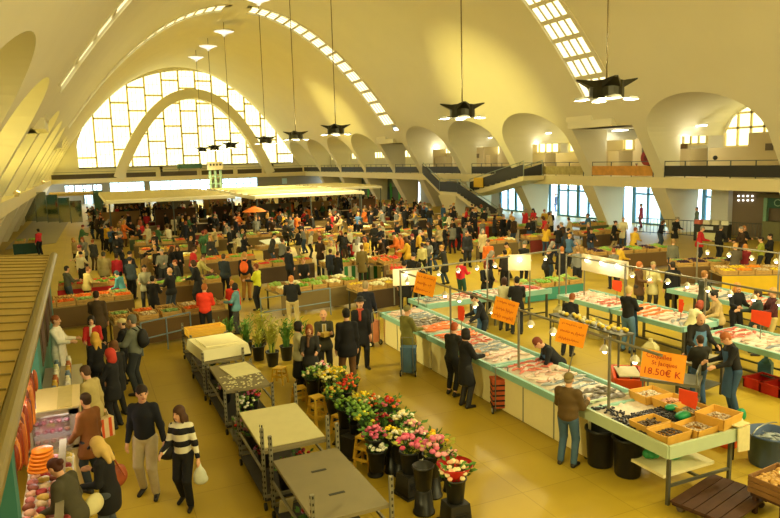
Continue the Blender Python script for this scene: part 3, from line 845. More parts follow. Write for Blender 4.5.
def skeleton(p):
    """facing +Y, feet at z 0, unit: metres for a person 1.72 m tall (scaled afterwards)"""
    g = lambda k, d=0: p.get(k, d)
    w = g('wide', 1.0)
    J = {}
    hipz = .92-.02*abs(g('stride'))/.3
    J['pel'] = np.array([0, 0, hipz])
    T = rot('z', R(g('twist'))) @ rot('x', -R(g('lean')))
    up = lambda x, y, z: J['pel']+T @ np.array([x, y, z])
    J['waist'] = up(0, .01, .17); J['chest'] = up(0, .015, .36); J['neck'] = up(0, -.005, .545)
    Hd = T @ rot('z', R(g('yaw'))) @ rot('x', -R(g('nod')))
    J['head'] = J['neck']+T @ np.array([0, .015, .05])+Hd @ np.array([0, .025, .1]); J['Hd'] = Hd; J['T'] = T
    for s, n in ((-1, 'L'), (1, 'R')):      # L is -x (the person's left when facing +Y is -x)
        J['sh'+n] = up(s*.162*w, -.005, .462)
        fw, out, el, tw = g('arm'+n, (6, 8, 12, 0))
        a = rot('y', -s*R(out)) @ rot('x', R(fw))
        J['el'+n] = J['sh'+n]+T @ (a @ np.array([0, 0, -.285]))
        f = a @ rot('y', s*R(tw)) @ rot('x', R(el))
        J['wr'+n] = J['el'+n]+T @ (f @ np.array([0, 0, -.245])); J['hd'+n] = T @ f
        J['hp'+n] = J['pel']+np.array([s*.085*w, 0, -.02])
        st = g('stride')*(-s)*.5
        sp = g('spread', .03)
        ank = np.array([s*(.085*w+sp), st-.02, .075+max(0, -st)*.25])
        mid = (J['hp'+n]+ank)/2; d = np.linalg.norm(ank-J['hp'+n])
        bend = math.sqrt(max(0, .425**2-(d/2)**2))
        J['kn'+n] = mid+np.array([s*.005, bend, .02]); J['an'+n] = ank
        J['toe'+n] = ank+np.array([s*.03, .15, -.045-(.0 if st >= 0 else .03)])
    return J
def hand_prims(J, n, s, fine):
    M3 = J['hd'+n]; w = J['wr'+n]; P = lambda x, y, z: w+M3 @ np.array([x, y, z])
    out = [('c', P(0, 0, -.01), P(0, .004, -.075), .022, .027)]
    if fine:
        for i, (x, l) in enumerate(((-.027, .062), (-.009, .075), (.009, .07), (.026, .055))):
            a, b_, c = P(0.0, x, -.085), P(s*-.012, x*1.08, -.085-l*.55), P(s*-.034, x*1.05, -.085-l)
            out += [('c', a, b_, .0098, .009), ('c', b_, c, .009, .0075)]
        a, b_, c = P(0, .024, -.03), P(-s*.012, .05, -.062), P(-s*.022, .052, -.092)
        out += [('c', a, b_, .012, .0105), ('c', b_, c, .0105, .0085)]
    else:
        out += [('c', P(0, 0, -.08), P(-s*.02, .0, -.14), .026, .014), ('c', P(0, .024, -.03), P(-s*.01, .05, -.085), .012, .009)]
    return out
def head_prims(J, hs=1.0):
    Hd, c = J['Hd'], J['head']; P = lambda x, y, z: c+Hd @ np.array([x, y, z])*hs
    A = Hd
    return [('c', J['neck']-J['T'] @ np.array([0, 0, .06]), P(0, -.02, -.05), .056, .052),
            ('e', P(0, -.012, .025), (.076, .094, .094), A), ('e', P(0, .022, -.045), (.058, .066, .078), A),
            ('c', P(0, .05, -.098), P(0, .062, -.095), .022, .02), ('c', P(0, .088, .012), P(0, .106, -.028), .009, .014),
            ('e', P(-.078, -.005, -.01), (.012, .02, .032), A), ('e', P(.078, -.005, -.01), (.012, .02, .032), A),
            ('e', P(-.032, .094, .012), (.017, .012, .011), A, 1), ('e', P(.032, .094, .012), (.017, .012, .011), A, 1), ('e', P(0, .1, -.058), (.024, .009, .004), A, 1)]
def body_mesh(J, p, h, fine):
    w, ft = p.get('wide', 1.0), p.get('fat', 1.0)
    L = []
    T = J['T']
    L += [('e', J['pel']+np.array([0, 0, .02]), (.135*w, .098*ft, .11), T), ('e', J['waist'], (.125*w, .095*ft, .12), T), ('e', J['chest'], (.155*w, .108*ft, .16), T),
          ('c', J['shL'], J['shR'], .058, .058)]
    for s, n in ((-1, 'L'), (1, 'R')):
        L += [('c', J['sh'+n], J['el'+n], .05, .039), ('c', J['el'+n], J['wr'+n], .039, .026)]
        L += [('c', J['hp'+n], J['kn'+n], .082, .055), ('c', J['kn'+n], J['an'+n], .056, .037), ('c', J['an'+n]+np.array([0, -.03, -.04]), J['toe'+n], .036, .028)]
        L += hand_prims(J, n, s, fine)
    L += head_prims(J)
    return sdf_mesh(L, h, .022, 'person')
def top_mesh(J, p, h):
    """jacket, coat or sweater: follows the torso and arms, hem at 'hem' metres below the hip"""
    w, ft = p.get('wide', 1.0), p.get('fat', 1.0); T = J['T']; e = p.get('puff', .016); hem = p.get('hem', .06)
    L = [('e', J['waist'], (.138*w+e, .104*ft+e, .17), T), ('e', J['chest'], (.152*w+e, .112*ft+e, .165), T), ('c', J['shL']+T @ np.array([.02, 0, .0]), J['shR']-T @ np.array([.02, 0, .0]), .05+e*.7, .05+e*.7), ('c', J['waist'], J['chest'], .11*w, .12*w),
         ('e', J['pel']+np.array([0, 0, .03]), (.14*w+e, .105*ft+e, .13), T)]
    L += [('c', J['neck']-T @ np.array([0, 0, .075]), J['neck']-T @ np.array([0, 0, .03]), .075, .062)]
    if hem > .1:
        fl = p.get('flare', .04); nst = 5
        for i in range(nst):
            z = hem*(i+1)/nst
            L.append(('e', J['pel']-np.array([0, -.01*i, z-.03]), (.145*w+e+fl*z/.4, .112*ft+e+fl*z/.4+abs(p.get('stride', 0))*.25*z, .1)))
    sl = p.get('sleeve', 1.0)
    for n in 'LR':
        el, wr = J['el'+n], J['wr'+n]
        L.append(('c', J['sh'+n], el, .05+e*.6, .042+e*.6))
        if sl > 0: L.append(('c', el, el+(wr-el)*.93*sl, .042+e*.6, .032+e*.6))
    zc = J['pel'][2]-hem
    Tz = J['T'] @ np.array([0, 0, 1.0]); pel = J['pel']
    if hem <= .1 and abs(p.get('lean', 0)) > 5:
        cv = None
    else:
        cv = (lambda X, Y, Z: np.where((X-pel[0])**2+(Y-pel[1])**2 < .075, zc-Z, -1.0).astype(np.float32)) if hem > .1 else None
    return sdf_mesh(L, h, .045, 'coat', cv)
def legs_mesh(J, p, h):
    w, ft = p.get('wide', 1.0), p.get('fat', 1.0); e = .014
    L = [('e', J['pel']+np.array([0, 0, -.01]), (.138*w+e, .102*ft+e, .12), np.eye(3))]
    sh = p.get('short', 0)
    for n in 'LR':
        k, a = J['kn'+n], J['an'+n]
        L += [('c', J['hp'+n], k, .086+e, .06+e), ('c', k, a+(k-a)*(.04+sh), .058+e, .046+e)]
    if p.get('skirt'):
        for i in range(10):
            z = .1+p['skirt']*i/9
            L.append(('e', J['pel']-np.array([0, 0, z]), (.15*w+.05*i/9, .12+.05*i/9+abs(p.get('stride', 0))*.25*i/9, .1), np.eye(3)))
    return sdf_mesh(L, h, .02, 'trousers')
def shoes_mesh(J, p, h):
    L = []
    for n in 'LR':
        L += [('c', J['an'+n]+np.array([0, -.035, -.04]), J['toe'+n], .042, .034), ('c', J['an'+n]+np.array([0, -.01, .0]), J['an'+n]+np.array([0, -.025, -.04]), .044, .04)]
    return sdf_mesh(L, h, .015, 'shoes')
def hair_mesh(J, style, h):
    Hd, c = J['Hd'], J['head']; P = lambda x, y, z: c+Hd @ np.array([x, y, z]); A = Hd
    cut = [('e', P(0, .1, -.045), (.068, .072, .088), A, 1)]
    if style == 'bald': L = [('e', P(0, -.05, -.01), (.079, .062, .06), A)]; cut = [('e', P(0, .06, .07), (.1, .12, .09), A, 1)]
    elif style in ('cap', 'hat', 'beanie', 'hood'):
        if style == 'hat': L = [('e', P(0, -.01, .09), (.086, .1, .075), A), ('e', P(0, -.005, .055), (.15, .165, .016), A)]; cut = []
        elif style == 'cap': L = [('e', P(0, -.016, .045), (.087, .104, .082), A), ('e', P(0, .1, .045), (.06, .065, .012), A)]; cut = []
        elif style == 'beanie': L = [('e', P(0, -.018, .048), (.09, .106, .098), A)]; cut = []
        else: L = [('e', P(0, -.03, .015), (.1, .115, .12), A), ('c', P(0, -.06, -.05), P(0, -.06, -.12), .09, .1)]; cut = [('e', P(0, .1, -.03), (.07, .1, .09), A, 1)]
    elif style == 'short': L = [('e', P(0, -.018, .036), (.084, .1, .094), A), ('e', P(0, -.05, -.03), (.074, .055, .055), A)]
    elif style == 'bun': L = [('e', P(0, -.018, .034), (.084, .1, .094), A), ('e', P(0, -.05, -.03), (.074, .06, .055), A), ('e', P(0, -.125, .03), (.045, .042, .045), A)]
    elif style == 'bob': L = [('e', P(0, -.018, .036), (.09, .104, .098), A), ('e', P(0, -.035, -.045), (.094, .082, .085), A), ('e', P(-.07, .01, -.05), (.03, .05, .075), A), ('e', P(.07, .01, -.05), (.03, .05, .075), A)]
    else:   # long
        L = [('e', P(0, -.018, .036), (.09, .104, .098), A), ('e', P(0, -.045, -.06), (.096, .08, .11), A), ('c', P(-.04, -.08, -.1), P(-.05, -.1, -.27), .06, .035), ('c', P(.04, -.08, -.1), P(.05, -.1, -.27), .06, .035),
             ('e', P(-.072, .0, -.07), (.032, .05, .1), A), ('e', P(.072, .0, -.07), (.032, .05, .1), A)]
    L += cut
    return sdf_mesh(L, h, .02, 'hat' if style in ('hat', 'cap', 'beanie') else 'hair')
def apron_mesh(J, p):
    mb = MB(); T = J['T']; pel = J['pel']; rows = []
    for i, (z, wd, dep) in enumerate(((.44, .11, .13), (.3, .13, .137), (.15, .17, .135), (0, .19, .135), (-.15, .2, .15), (-.32, .21, .17), (-.5, .21, .18))):
        row = []
        for j in range(7):
            a = (j/6-.5)*2
            x = wd*a; y = dep*p.get('fat', 1)*math.sqrt(max(.12, 1-.62*a*a))+.04
            q = np.array([x, y, z]); row.append(pel+(T @ q if z >= 0 else q))
        rows.append(row)
    vs = [q for r_ in rows for q in r_]; vs2 = [q+np.array([0, -.012, 0]) for q in vs]
    fs = [(i*7+j, i*7+j+1, i*7+7+j+1, i*7+7+j) for i in range(6) for j in range(6)]
    mb.add(vs, fs); mb.add(vs2, [f[::-1] for f in fs])
    return mb.mesh('apron', True)
SKIN = mat('d9a583', .55, vary=.06, scale=12, name='skin'); SKIN2 = mat('c28a66', .55, vary=.06, scale=12, name='skin_tan'); EYE = mat('2a1f1a', .3, vary=0, name='eye'); LIP = mat('a85a50', .5, vary=0, name='lips')
def paint_face(me, J):
    "eyes and lips are marked on the body's own skin"
    Hd, c = J['Hd'], J['head']
    n = len(me.polygons); ce = np.empty(n*3, np.float32); me.polygons.foreach_get('center', ce); q = (ce.reshape(-1, 3)-c) @ Hd
    mi = np.zeros(n, np.int32)
    for s in (-1, 1): mi[((q[:, 0]-s*.032)/.016)**2+((q[:, 2]-.012)/.009)**2+((q[:, 1]-.08)/.04)**2 < 1] = 1
    mi[(abs(q[:, 0]) < .024) & (abs(q[:, 2]+.058) < .009) & (q[:, 1] > .05)] = 2
    me.polygons.foreach_set('material_index', mi)
_BODY = {}
def make_person(p, label, loc, face, height, fine=True, group=None):
    """p: pose and clothing.  face: compass angle in degrees, 0 looks down the hall, 90 to the right gallery."""
    h = (.0125 if fine else .019)*(p.get('coarse', 1))
    J = skeleton(p)
    sc = height/1.72
    me = body_mesh(J, p, h, fine)
    paint_face(me, J)
    for m in (p.get('skin', SKIN), EYE, LIP): me.materials.append(m)
    o = link('person', me, None, loc, -R(face)); o.scale = (sc,)*3
    tag(o, label, 'person', group)
    def part(nm, me2, col, rough=.85):
        me2.name = nm; me2.materials.append(mat(col, rough, vary=.15, scale=14, bump=.12)); return link(nm, me2, o)
    part(p.get('topname', 'coat'), top_mesh(J, p, h), p['top'])
    part('skirt' if p.get('skirt') else 'trousers', legs_mesh(J, p, h), p['legs'])
    part('shoes', shoes_mesh(J, p, h), p.get('shoe', '1d1b1a'), .5)
    st = p.get('hair', ('short', '2a1c12'))
    part('hat' if st[0] in ('hat', 'cap', 'beanie') else 'hood' if st[0] == 'hood' else 'hair', hair_mesh(J, st[0], h), st[1], .7)
    if st[0] in ('cap', 'hat'): part('hair', hair_mesh(J, 'bald', h), p.get('hair2', '4a3a2a'), .7)
    if p.get('apron'): part('apron', apron_mesh(J, p), p['apron'])
    if p.get('scarf'):
        me2 = sdf_mesh([('c', J['neck']+J['T'] @ np.array([.05*cos(a), .055*sin(a), -.02]), J['neck']+J['T'] @ np.array([.05*cos(a+.9), .055*sin(a+.9), -.02]), .034, .034) for a in np.arange(0, 6.3, .9)]
                       + [('c', J['neck']+J['T'] @ np.array([.03, .1, -.05]), J['chest']+J['T'] @ np.array([.04, .145, -.05]), .035, .03)], h, .02, 'scarf'); part('scarf', me2, p['scarf'])
    if p.get('stripes'):
        ch = [c for c in o.children if c.name.startswith(p.get('topname', 'coat'))][0]; me2 = ch.data
        me2.materials.append(mat(p['stripes'][0], .85, vary=.1, scale=14)); n = len(me2.polygons); ce = np.empty(n*3, np.float32); me2.polygons.foreach_get('center', ce)
        z = ce.reshape(-1, 3)[:, 2]; me2.polygons.foreach_set('material_index', (np.floor(z/p['stripes'][1]) % 2).astype(np.int32))
    return o, J, sc
def world_of(o, v):
    f = o.rotation_euler.z; k = o.scale.x
    return (o.location.x+(v[0]*cos(f)-v[1]*sin(f))*k, o.location.y+(v[0]*sin(f)+v[1]*cos(f))*k, o.location.z+v[2]*k)
def by_feet(x, y, yhead, lo=1.5, hi=1.9):
    gx, gy = at(x, y); return (gx, gy, 0), min(hi, max(lo, height_at(gx, gy, x, yhead)))
def by_head(x, y, height): 
    gx, gy = at(x, y, height); return (gx, gy, 0), height
# ================================================================ FISH MARKET
white_p = mat('efe4ae', .5, vary=.04, name='white_counter_panel'); teal = mat('8fbfb2', .5, vary=.06, name='teal_edge'); paleg = mat('b9c9a8', .5, vary=.05, name='pale_green_tray')
icem = mat('d9ccba', .55, vary=.2, scale=25, bump=.4, name='crushed_ice'); legm = mat('6a6a5e', .45, .6, name='table_leg')
woodc = mat('d2a860', .7, vary=.2, scale=8, name='pale_wood'); orange = mat('f79a12', .6, vary=.06, name='orange_card'); orange_l = mat('f07818', .55, vary=.05, name='orange_plastic')
red_ink = mat('b8300c', .7, vary=0); blackp = mat('1b1b1c', .45, vary=.1, name='black_plastic')
def bumpy(name, w, d, h0, amp, mt, parent, loc, nx=14, ny=9, seed=0, tilt=0.0):
    r = np.random.RandomState(seed); mb = MB(); vs = []
    for i in range(nx+1):
        for j in range(ny+1):
            e = 0 if i in (0, nx) or j in (0, ny) else 1
            vs.append((-w/2+w*i/nx, -d/2+d*j/ny, (h0+amp*(r.rand()-.3))*e+tilt*(j/ny-.5)))
    return mb.add(vs, [(i*(ny+1)+j, (i+1)*(ny+1)+j, (i+1)*(ny+1)+j+1, i*(ny+1)+j+1) for i in range(nx) for j in range(ny)]).build(name, mt, parent, loc, smooth=True)
def fish_mesh(L, fat, cols, flat=.5):
    mb = MB(); n = 8; st = [(0, .012), (.06, .06), (.2, .115), (.4, .14), (.62, .1), (.82, .045), (.9, .03)]
    vs = []
    for t, r in st:
        for i in range(n):
            a = 2*PI*i/n; vs.append(((t-.5)*L, r*fat*L*cos(a)*1.0, r*fat*L*flat*(sin(a)+1)))
    fs = [(k*n+i, k*n+(i+1) % n, (k+1)*n+(i+1) % n, (k+1)*n+i) for k in range(len(st)-1) for i in range(n)]+[tuple(range(n))[::-1]]
    mb.add(vs, fs)
    b = (.4*L, 0, .03*fat*L)
    mb.add([(.38*L, -.02*L, .01), (.38*L, .02*L, .01), (.52*L, .1*L, .012), (.47*L, 0, .015), (.52*L, -.1*L, .012), (.4*L, 0, .04*fat*L)], [(0, 4, 3), (0, 3, 1), (1, 3, 2), (0, 5, 4), (1, 2, 5), (5, 3, 4), (5, 2, 3)], 0)
    mb.add([(-.1*L, 0, .2*fat*flat*L), (.12*L, 0, .2*fat*flat*L), (.1*L, .02*L, .33*fat*flat*L)], [(0, 1, 2), (2, 1, 0)], 0)
    me = mb.mesh('fish', True)
    for c in cols: me.materials.append(mat(c, .3, vary=.25, scale=20))
    return me
def fillet_mesh(L, W, col):
    mb = MB(); n = 7; vs = []
    for i in range(n+1):
        t = i/n; w = W*math.sin(PI*min(.97, max(.06, t**.8)))**.6
        vs += [((t-.5)*L, -w/2, 0), ((t-.5)*L, -w*.25, .028), ((t-.5)*L, w*.25, .028), ((t-.5)*L, w/2, 0)]
    fs = [(i*4+j, i*4+4+j, i*4+5+j, i*4+1+j) for i in range(n) for j in range(3)]+[(i*4+3, i*4+7, i*4+4, i*4) for i in range(n)]
    me = mb.add(vs, fs).mesh('fish_fillet', True); me.materials.append(mat(col, .35, vary=.2, scale=15)); return me
FISH = {'silver': ('silver whole fish', [fish_mesh(.38, 1, ['8f989c']), fish_mesh(.32, .8, ['7d8a92'])]), 'pink': ('pinkish whole fish', [fish_mesh(.3, 1.1, ['c9705e']), fish_mesh(.26, 1.2, ['b85a48'])]),
        'dark': ('dark flat fish', [fish_mesh(.36, 2.0, ['5e5648'], .2), fish_mesh(.3, 1.9, ['6d6350'], .2)]), 'orange': ('orange salmon fillet', [fillet_mesh(.34, .13, 'e8763a'), fillet_mesh(.28, .12, 'ea8446')]),
        'white': ('white fish fillet', [fillet_mesh(.26, .1, 'd8bfae'), fillet_mesh(.22, .09, 'cfa898')]), 'red': ('red tuna piece', [fillet_mesh(.3, .14, 'b8382c')])}
def counter(name_lab, x, y, length, rz, lots, seed, front=True, depth=1.25, seg=3, where=''):
    "x, y: middle of the front edge; local -Y is the customers' side"
    r = np.random.RandomState(seed)
    t = thing('fish_counter', name_lab, 'counter', (x, y, 0), rz, 'fish counters')
    L = length
    if front:
        p = MB().box((0, .1, .43), (L-.06, .06, .78)).build('front_panel', white_p, t)
        for i in range(1, seg): MB().box((-L/2+L*i/seg, .065, .43), (.03, .01, .78)).build('panel_joint', mat('8f8d72', .6), p)
    for sx in (-1, 1):
        for yy in (.16, depth-.12): MB().box((sx*(L/2-.1), yy, .42), (.06, .06, .84)).build('leg', legm, t)
    MB().box((0, .45, .2), (L-.3, .04, .04)).box((0, depth-.12, .2), (L-.3, .04, .04)).build('stretcher', legm, t)
    e = MB().box((0, 0, .88), (L, .07, .13)).box((-L/2+.03, depth/2, .88), (.06, depth, .13)).box((L/2-.03, depth/2, .88), (.06, depth, .13)).box((0, depth, .92), (L, .06, .16))
    e.build('edge_trim', teal, t)
    MB().box((0, depth/2, .86), (L-.08, depth-.04, .05), rx=.05).build('tray', paleg, t)
    bumpy('ice', L-.14, depth-.12, .05, .05, icem, t, (0, depth/2, .9), int(L*8), 9, seed, .07)['kind'] = 'stuff'
    # fish in lots along the counter
    cs, sn = cos(rz), sin(rz)
    n = len(lots); lw = (L-.25)/n
    for i, kd in enumerate(lots):
        if kd is None: continue
        lab, mes = FISH[kd]
        cx = -L/2+.12+lw*(i+.5)
        nx_, ny_ = max(1, int(lw/.2)), 5
        for a in range(nx_):
            for b2 in range(ny_):
                lx, ly = cx-lw/2+lw*(a+.5)/nx_+r.uniform(-.02, .02), .15+(depth-.35)*(b2+.5)/ny_+r.uniform(-.02, .02)
                me = mes[r.randint(len(mes))]
                o = link(me.name, me, None, (x+lx*cs-ly*sn, y+lx*sn+ly*cs, .955+.07*(ly/depth-.5)+r.uniform(0, .02)), rz+PI/2+r.uniform(-.9, .9)+(PI if r.rand() < .5 else 0))
                tag(o, f'{lab} on ice on the {where}, among its like', 'fish', f'{lab} on the {where}'); o['share'] = 1
    return t
XF = 7.62
counter('white fronted fish counter at the far end of the front row, by the blue trolley', XF, 16.15, 2.9, -PI/2, ['white', 'silver', 'dark', 'orange'], 1, where='far front fish counter')
counter('white fronted fish counter in the middle of the front row', XF, 13.2, 2.9, -PI/2, ['orange', 'pink', 'silver', 'white'], 2, where='middle front fish counter')
counter('white fronted fish counter with the seller leaning over it', XF, 10.25, 2.9, -PI/2, ['pink', 'white', 'silver', 'dark'], 3, where='near front fish counter')
counter('fish counter along the back of the stall, nearest the front row', 10.3, 18.9, 2.3, PI, ['pink', 'white', 'silver'], 4, front=False, where='back fish counter')
counter('fish counter along the back of the stall, beside the square sign', 12.65, 18.9, 2.2, PI, ['red', 'pink', 'white'], 5, front=False, where='inner back fish counter')
counter('fish counter crossing to the right hand row', 13.45, 15.8, 2.3, -PI/2, ['white', 'white', 'pink'], 6, front=False, where='right row far counter')
counter('fish counter in the right hand row holding salmon', 13.45, 13.3, 2.5, -PI/2, ['orange', 'orange', 'white', 'silver'], 7, front=False, where='right row middle counter')
counter('fish counter at the right edge with the blue jug below', 13.4, 9.9, 3.2, -PI/2, ['pink', 'white', 'silver', 'pink'], 8, front=False, where='right edge fish counter')
counter('fish counter standing behind the right hand row', 17.0, 14.2, 3.4, -PI/2, ['white', None, 'silver', 'pink'], 9, front=False, where='rear right counter')

# ---------------------------------------------------------------- poles, rails and hanging lamps
polem = mat('8d8a78', .4, .6, name='pole_metal'); shade_m = mat('c9c2a8', .4, .3, vary=.05)
lampglow = emit('fff2d6', 9, 'bulb')
def hang_lamp(x, y, z, lab, zr=None):
    t = thing('hanging_lamp', lab, 'lamp', (x, y, z), 0, 'bare bulbs with shades over the fish')
    MB().lathe([(.085, -.0), (.065, .05), (.03, .09), (.02, .1)], n=12, capb=False).build('lamp_shade', shade_m, t)
    MB().ball((0, 0, -.02), .038, n=8, k=6).build('bulb', lampglow, t)
    MB().cyl((0, 0, .09), (0, 0, zr-z if zr else .3), .008, n=5).build('cord', blackp, t)
    return t
def stall_rail(p0, p1, posts, z, lab, group='rails of the fish stall'):
    t = thing('stall_rail', lab, 'rail', (p0[0], p0[1], 0), 0, group)
    d = (p1[0]-p0[0], p1[1]-p0[1])
    MB().cyl((0, 0, z), (d[0], d[1], z), .026, n=8).build('rail', polem, t)
    for k, z0 in posts: MB().cyl((d[0]*k, d[1]*k, z0), (d[0]*k, d[1]*k, z+.05), .026, n=8).build('post', polem, t)
    return t
ZR = 2.2
stall_rail((7.95, 16.9), (7.95, 7.5), ((0, .95), (.3, .97), (.6, .97), (.88, .97)), ZR, 'long lamp rail over the front row of fish counters')
stall_rail((8.05, 17.0), (14.3, 17.95), ((.5, 0), (1, 0)), ZR, 'lamp rail along the back of the fish stall')
stall_rail((13.65, 16.8), (13.65, 8.4), ((0, .97), (.3, .97), (.62, .97), (1, .97)), ZR, 'lamp rail over the right hand row of fish counters')
for i in range(13): hang_lamp(7.95, 16.45-i*.7, 1.97, 'small lit bulb under the front lamp rail', ZR)
for i in range(8):
    k = .09+i*.115; hang_lamp(8.05+6.25*k, 17+.95*k, 1.97, 'small lit bulb under the back lamp rail', ZR)
for i in range(10): hang_lamp(13.65, 14.0-i*.62, 1.97, 'small lit bulb under the right lamp rail', ZR)
for i in range(7): hang_lamp(18.4, 15.6-i*.8, 2.04, 'small lit bulb over the rear right counter', 2.3)
stall_rail((18.4, 16), (18.4, 10.2), ((0, 0), (.5, 0), (1, 0)), 2.3, 'lamp rail over the rear right counter')
for x, y, e in ((8.3, 15.5, 9), (8.3, 12.5, 9), (8.3, 9.4, 9), (11, 17.6, 8), (13.9, 15, 8), (13.9, 11.8, 8), (13.9, 9, 8), (18, 13, 8)):
    light('POINT', 'stall_light', (x, y, 1.96), e, (1, .86, .6), .25)
# sign boards
def scribble(w, h, rows, seed):
    r = np.random.RandomState(seed); mb = MB()
    for k in range(rows):
        z = h*(.32-.62*k/max(1, rows-1)); x = -w*.4; up = h*(.07 if k else .05)
        while x < w*r.uniform(.3, .42):
            dx = w*r.uniform(.025, .055); q = up*r.uniform(.4, 1.3)*(1 if r.rand() < .7 else 1.6)
            mb.box((x+dx/2, -.007, z+r.uniform(-.3, .3)*up), (w*.012, .004, q*1.6), ry=r.uniform(-.5, .5)); mb.box((x+dx/2, -.007, z), (dx, .004, h*.012), ry=r.uniform(-.6, .6))
            x += dx*(1.15 if r.rand() < .85 else 2.2)
    return mb
def card(px, py, X, w, h, lab, seed, rz=-PI/2, ry=0.0, rx=0.0, stake=None, rows=3, kind='price_sign'):
    p = onx(px, py, X)
    t = thing(kind, lab, 'sign', p, 0, 'orange price cards at the fish stall')
    t.rotation_euler = (rx, ry, rz)
    MB().box((0, 0, 0), (w, .012, h)).build('board', orange, t)
    scribble(w, h, rows, seed).build('lettering', red_ink, t)
    if stake: MB().cyl((w*.2, .014, h*.3), (w*.2, .014, -stake), .012, n=6).build('stake', polem, t)
    return t
card(425, 284.5, 7.72, .54, .54, 'square orange price card tilted on the far lamp rail', 21, rz=-PI/2+.75, ry=.22, stake=.0)
card(505, 310.5, 7.72, .5, .48, 'square orange price card hanging mid row above the black coated women', 22, rz=-PI/2+.7, ry=.24)
card(571.5, 333, 7.74, .5, .44, 'square orange price card on a stake before the leaning fish seller', 23, rz=-PI/2+.75, ry=.2, stake=.75)
# the big lettered board on its cart
g = at(662, 404)
t = thing('sign_board', 'large orange board lettered in red propped on a grey cart', 'sign', onx(663, 366, 10.3), -PI/2+.62)
t.rotation_euler = (-.25, .06, -PI/2+.62)
MB().box((0, 0, 0), (.82, .02, .56)).build('board', orange, t)
RX90 = Matrix.Rotation(PI/2, 4, 'X')
letters('Coquilles', .13, red_ink, t, Vector((-.34, -.014, .13)), RX90); letters('St Jacques', .12, red_ink, t, Vector((-.22, -.014, 0)), RX90); letters('18.50€ K', .19, red_ink, t, Vector((-.37, -.014, -.2)), RX90)
gx, gy, gz = onx(663, 366, 10.3)
c = thing('cart', 'grey two level cart holding the large orange board', 'cart', (gx+.35, gy+.1, 0), -PI/2+.62)
gm = mat('86887c', .4, .6)
MB().box((0, 0, .74), (1.1, .7, .06)).build('shelf', gm, c); MB().box((0, 0, .3), (1.05, .66, .05)).build('shelf', gm, c)
for a in (-1, 1):
    for b2 in (-1, 1): MB().cyl((a*.5, b2*.32, .06), (a*.5, b2*.32, 1.0 if a > 0 else .78), .02, n=6).build('post', gm, c); MB().cyl((a*.5-.02, b2*.32, .06), (a*.5+.02, b2*.32, .06), .06, n=8).build('wheel', blackp, c)
MB().tube([(.5, -.32, 1.0), (.5, .32, 1.0)], .02).build('handle', gm, c)
# heart shaped and small red tags
for px, py, X, lab, w, h in ((461, 312.5, 8.3, 'small red orange card standing among the fish of the far counter', .2, .32), (617, 285, 13.9, 'red orange card pair on the pole left of the backed fish seller', .3, .26), (681, 305, 13.9, 'slim red card on the pole beside the white bag', .12, .3),
                             (761, 317, 13.9, 'pair of red orange cards on the twin poles at the right edge', .42, .28), (688, 397, 8.75, 'small red orange card on a stake in the shellfish table', .3, .22)):
    t = thing('price_tag', lab, 'sign', onx(px, py, X), -PI/2+.3, 'small red cards at the fish stall')
    MB().box((0, 0, 0), (w, .012, h)).box((w*.1, .0, -.06), (w*.8, .01, h*.9), ry=.2).build('board', mat('ee4a1c', .55), t)
    z = t.location.z; MB().cyl((0, .012, 0), (0, .012, -(z-1.0)), .012, n=6).build('stake', polem, t)
# white lit boards
def lightboard(px, py, X, w, h, rz, lab, n):
    p = onx(px, py, X); t = thing('lit_board', lab, 'board', p, rz, 'pale boards above the fish stall')
    MB().box((0, 0, 0), (w, .04, h)).build('board', mat('e6d8b0', .5, vary=.03), t)
    for i in range(n): MB().ball((-w/2+w*(i+.5)/n, -.09, h*.2), .06).build('bulb', lampglow, t); 
    for i in range(n): light('POINT', 'board_light', (p[0]-.3, p[1]-.15+.3*(i-n/2), p[2]+.05), 3, (1, .88, .66), .08)
    for s in (-1, 1): MB().cyl((s*w*.46, .03, 0), (s*w*.46, .03, -p[2]+(1.02 if n != 1 or px < 450 else .01)), .02, n=6).build('post', polem, t)
lightboard(406, 277, 8.55, .78, .5, -PI/2+1.2, 'pale lit board at the far corner of the fish stall', 1)
lightboard(519.5, 262.5, 12.35, .7, .5, -PI/2+1.0, 'pale lit board on the back rail of the fish stall', 1)
lightboard(604, 266, 13.75, 1.95, .5, -PI/2-.02, 'long pale board with three lamps on the right row', 3)

# ---------------------------------------------------------------- the shellfish table
tx0, tx1, ty0, ty1 = 7.6, 9.15, 6.98, 9.0
t = thing('shellfish_table', 'pale green tray table heaped with mussels at the near end of the row', 'table', ((tx0+tx1)/2, (ty0+ty1)/2, 0))
w_, d_ = tx1-tx0, ty1-ty0
MB().box((-w_/2, 0, .9), (.05, d_, .2)).box((w_/2, 0, .9), (.05, d_, .2)).box((0, -d_/2, .9), (w_, .05, .2)).box((0, d_/2, .9), (w_, .05, .2)).box((0, 0, .84), (w_, d_, .03)).build('tray', paleg, t)
for a in (-1, 1):
    for b2 in (-1, 1): MB().box((a*(w_/2-.12), b2*(d_/2-.1), .42), (.05, .05, .84)).build('leg', legm, t)
MB().box((0, -d_/2+.1, .3), (w_-.3, .04, .04)).box((0, d_/2-.1, .3), (w_-.3, .04, .04)).box((0, 0, .3), (.04, d_-.2, .04)).build('stretcher', legm, t)
bumpy('ice', w_-.1, d_-.1, .05, .05, icem, t, (0, 0, .86), 20, 22, 3)['kind'] = 'stuff'
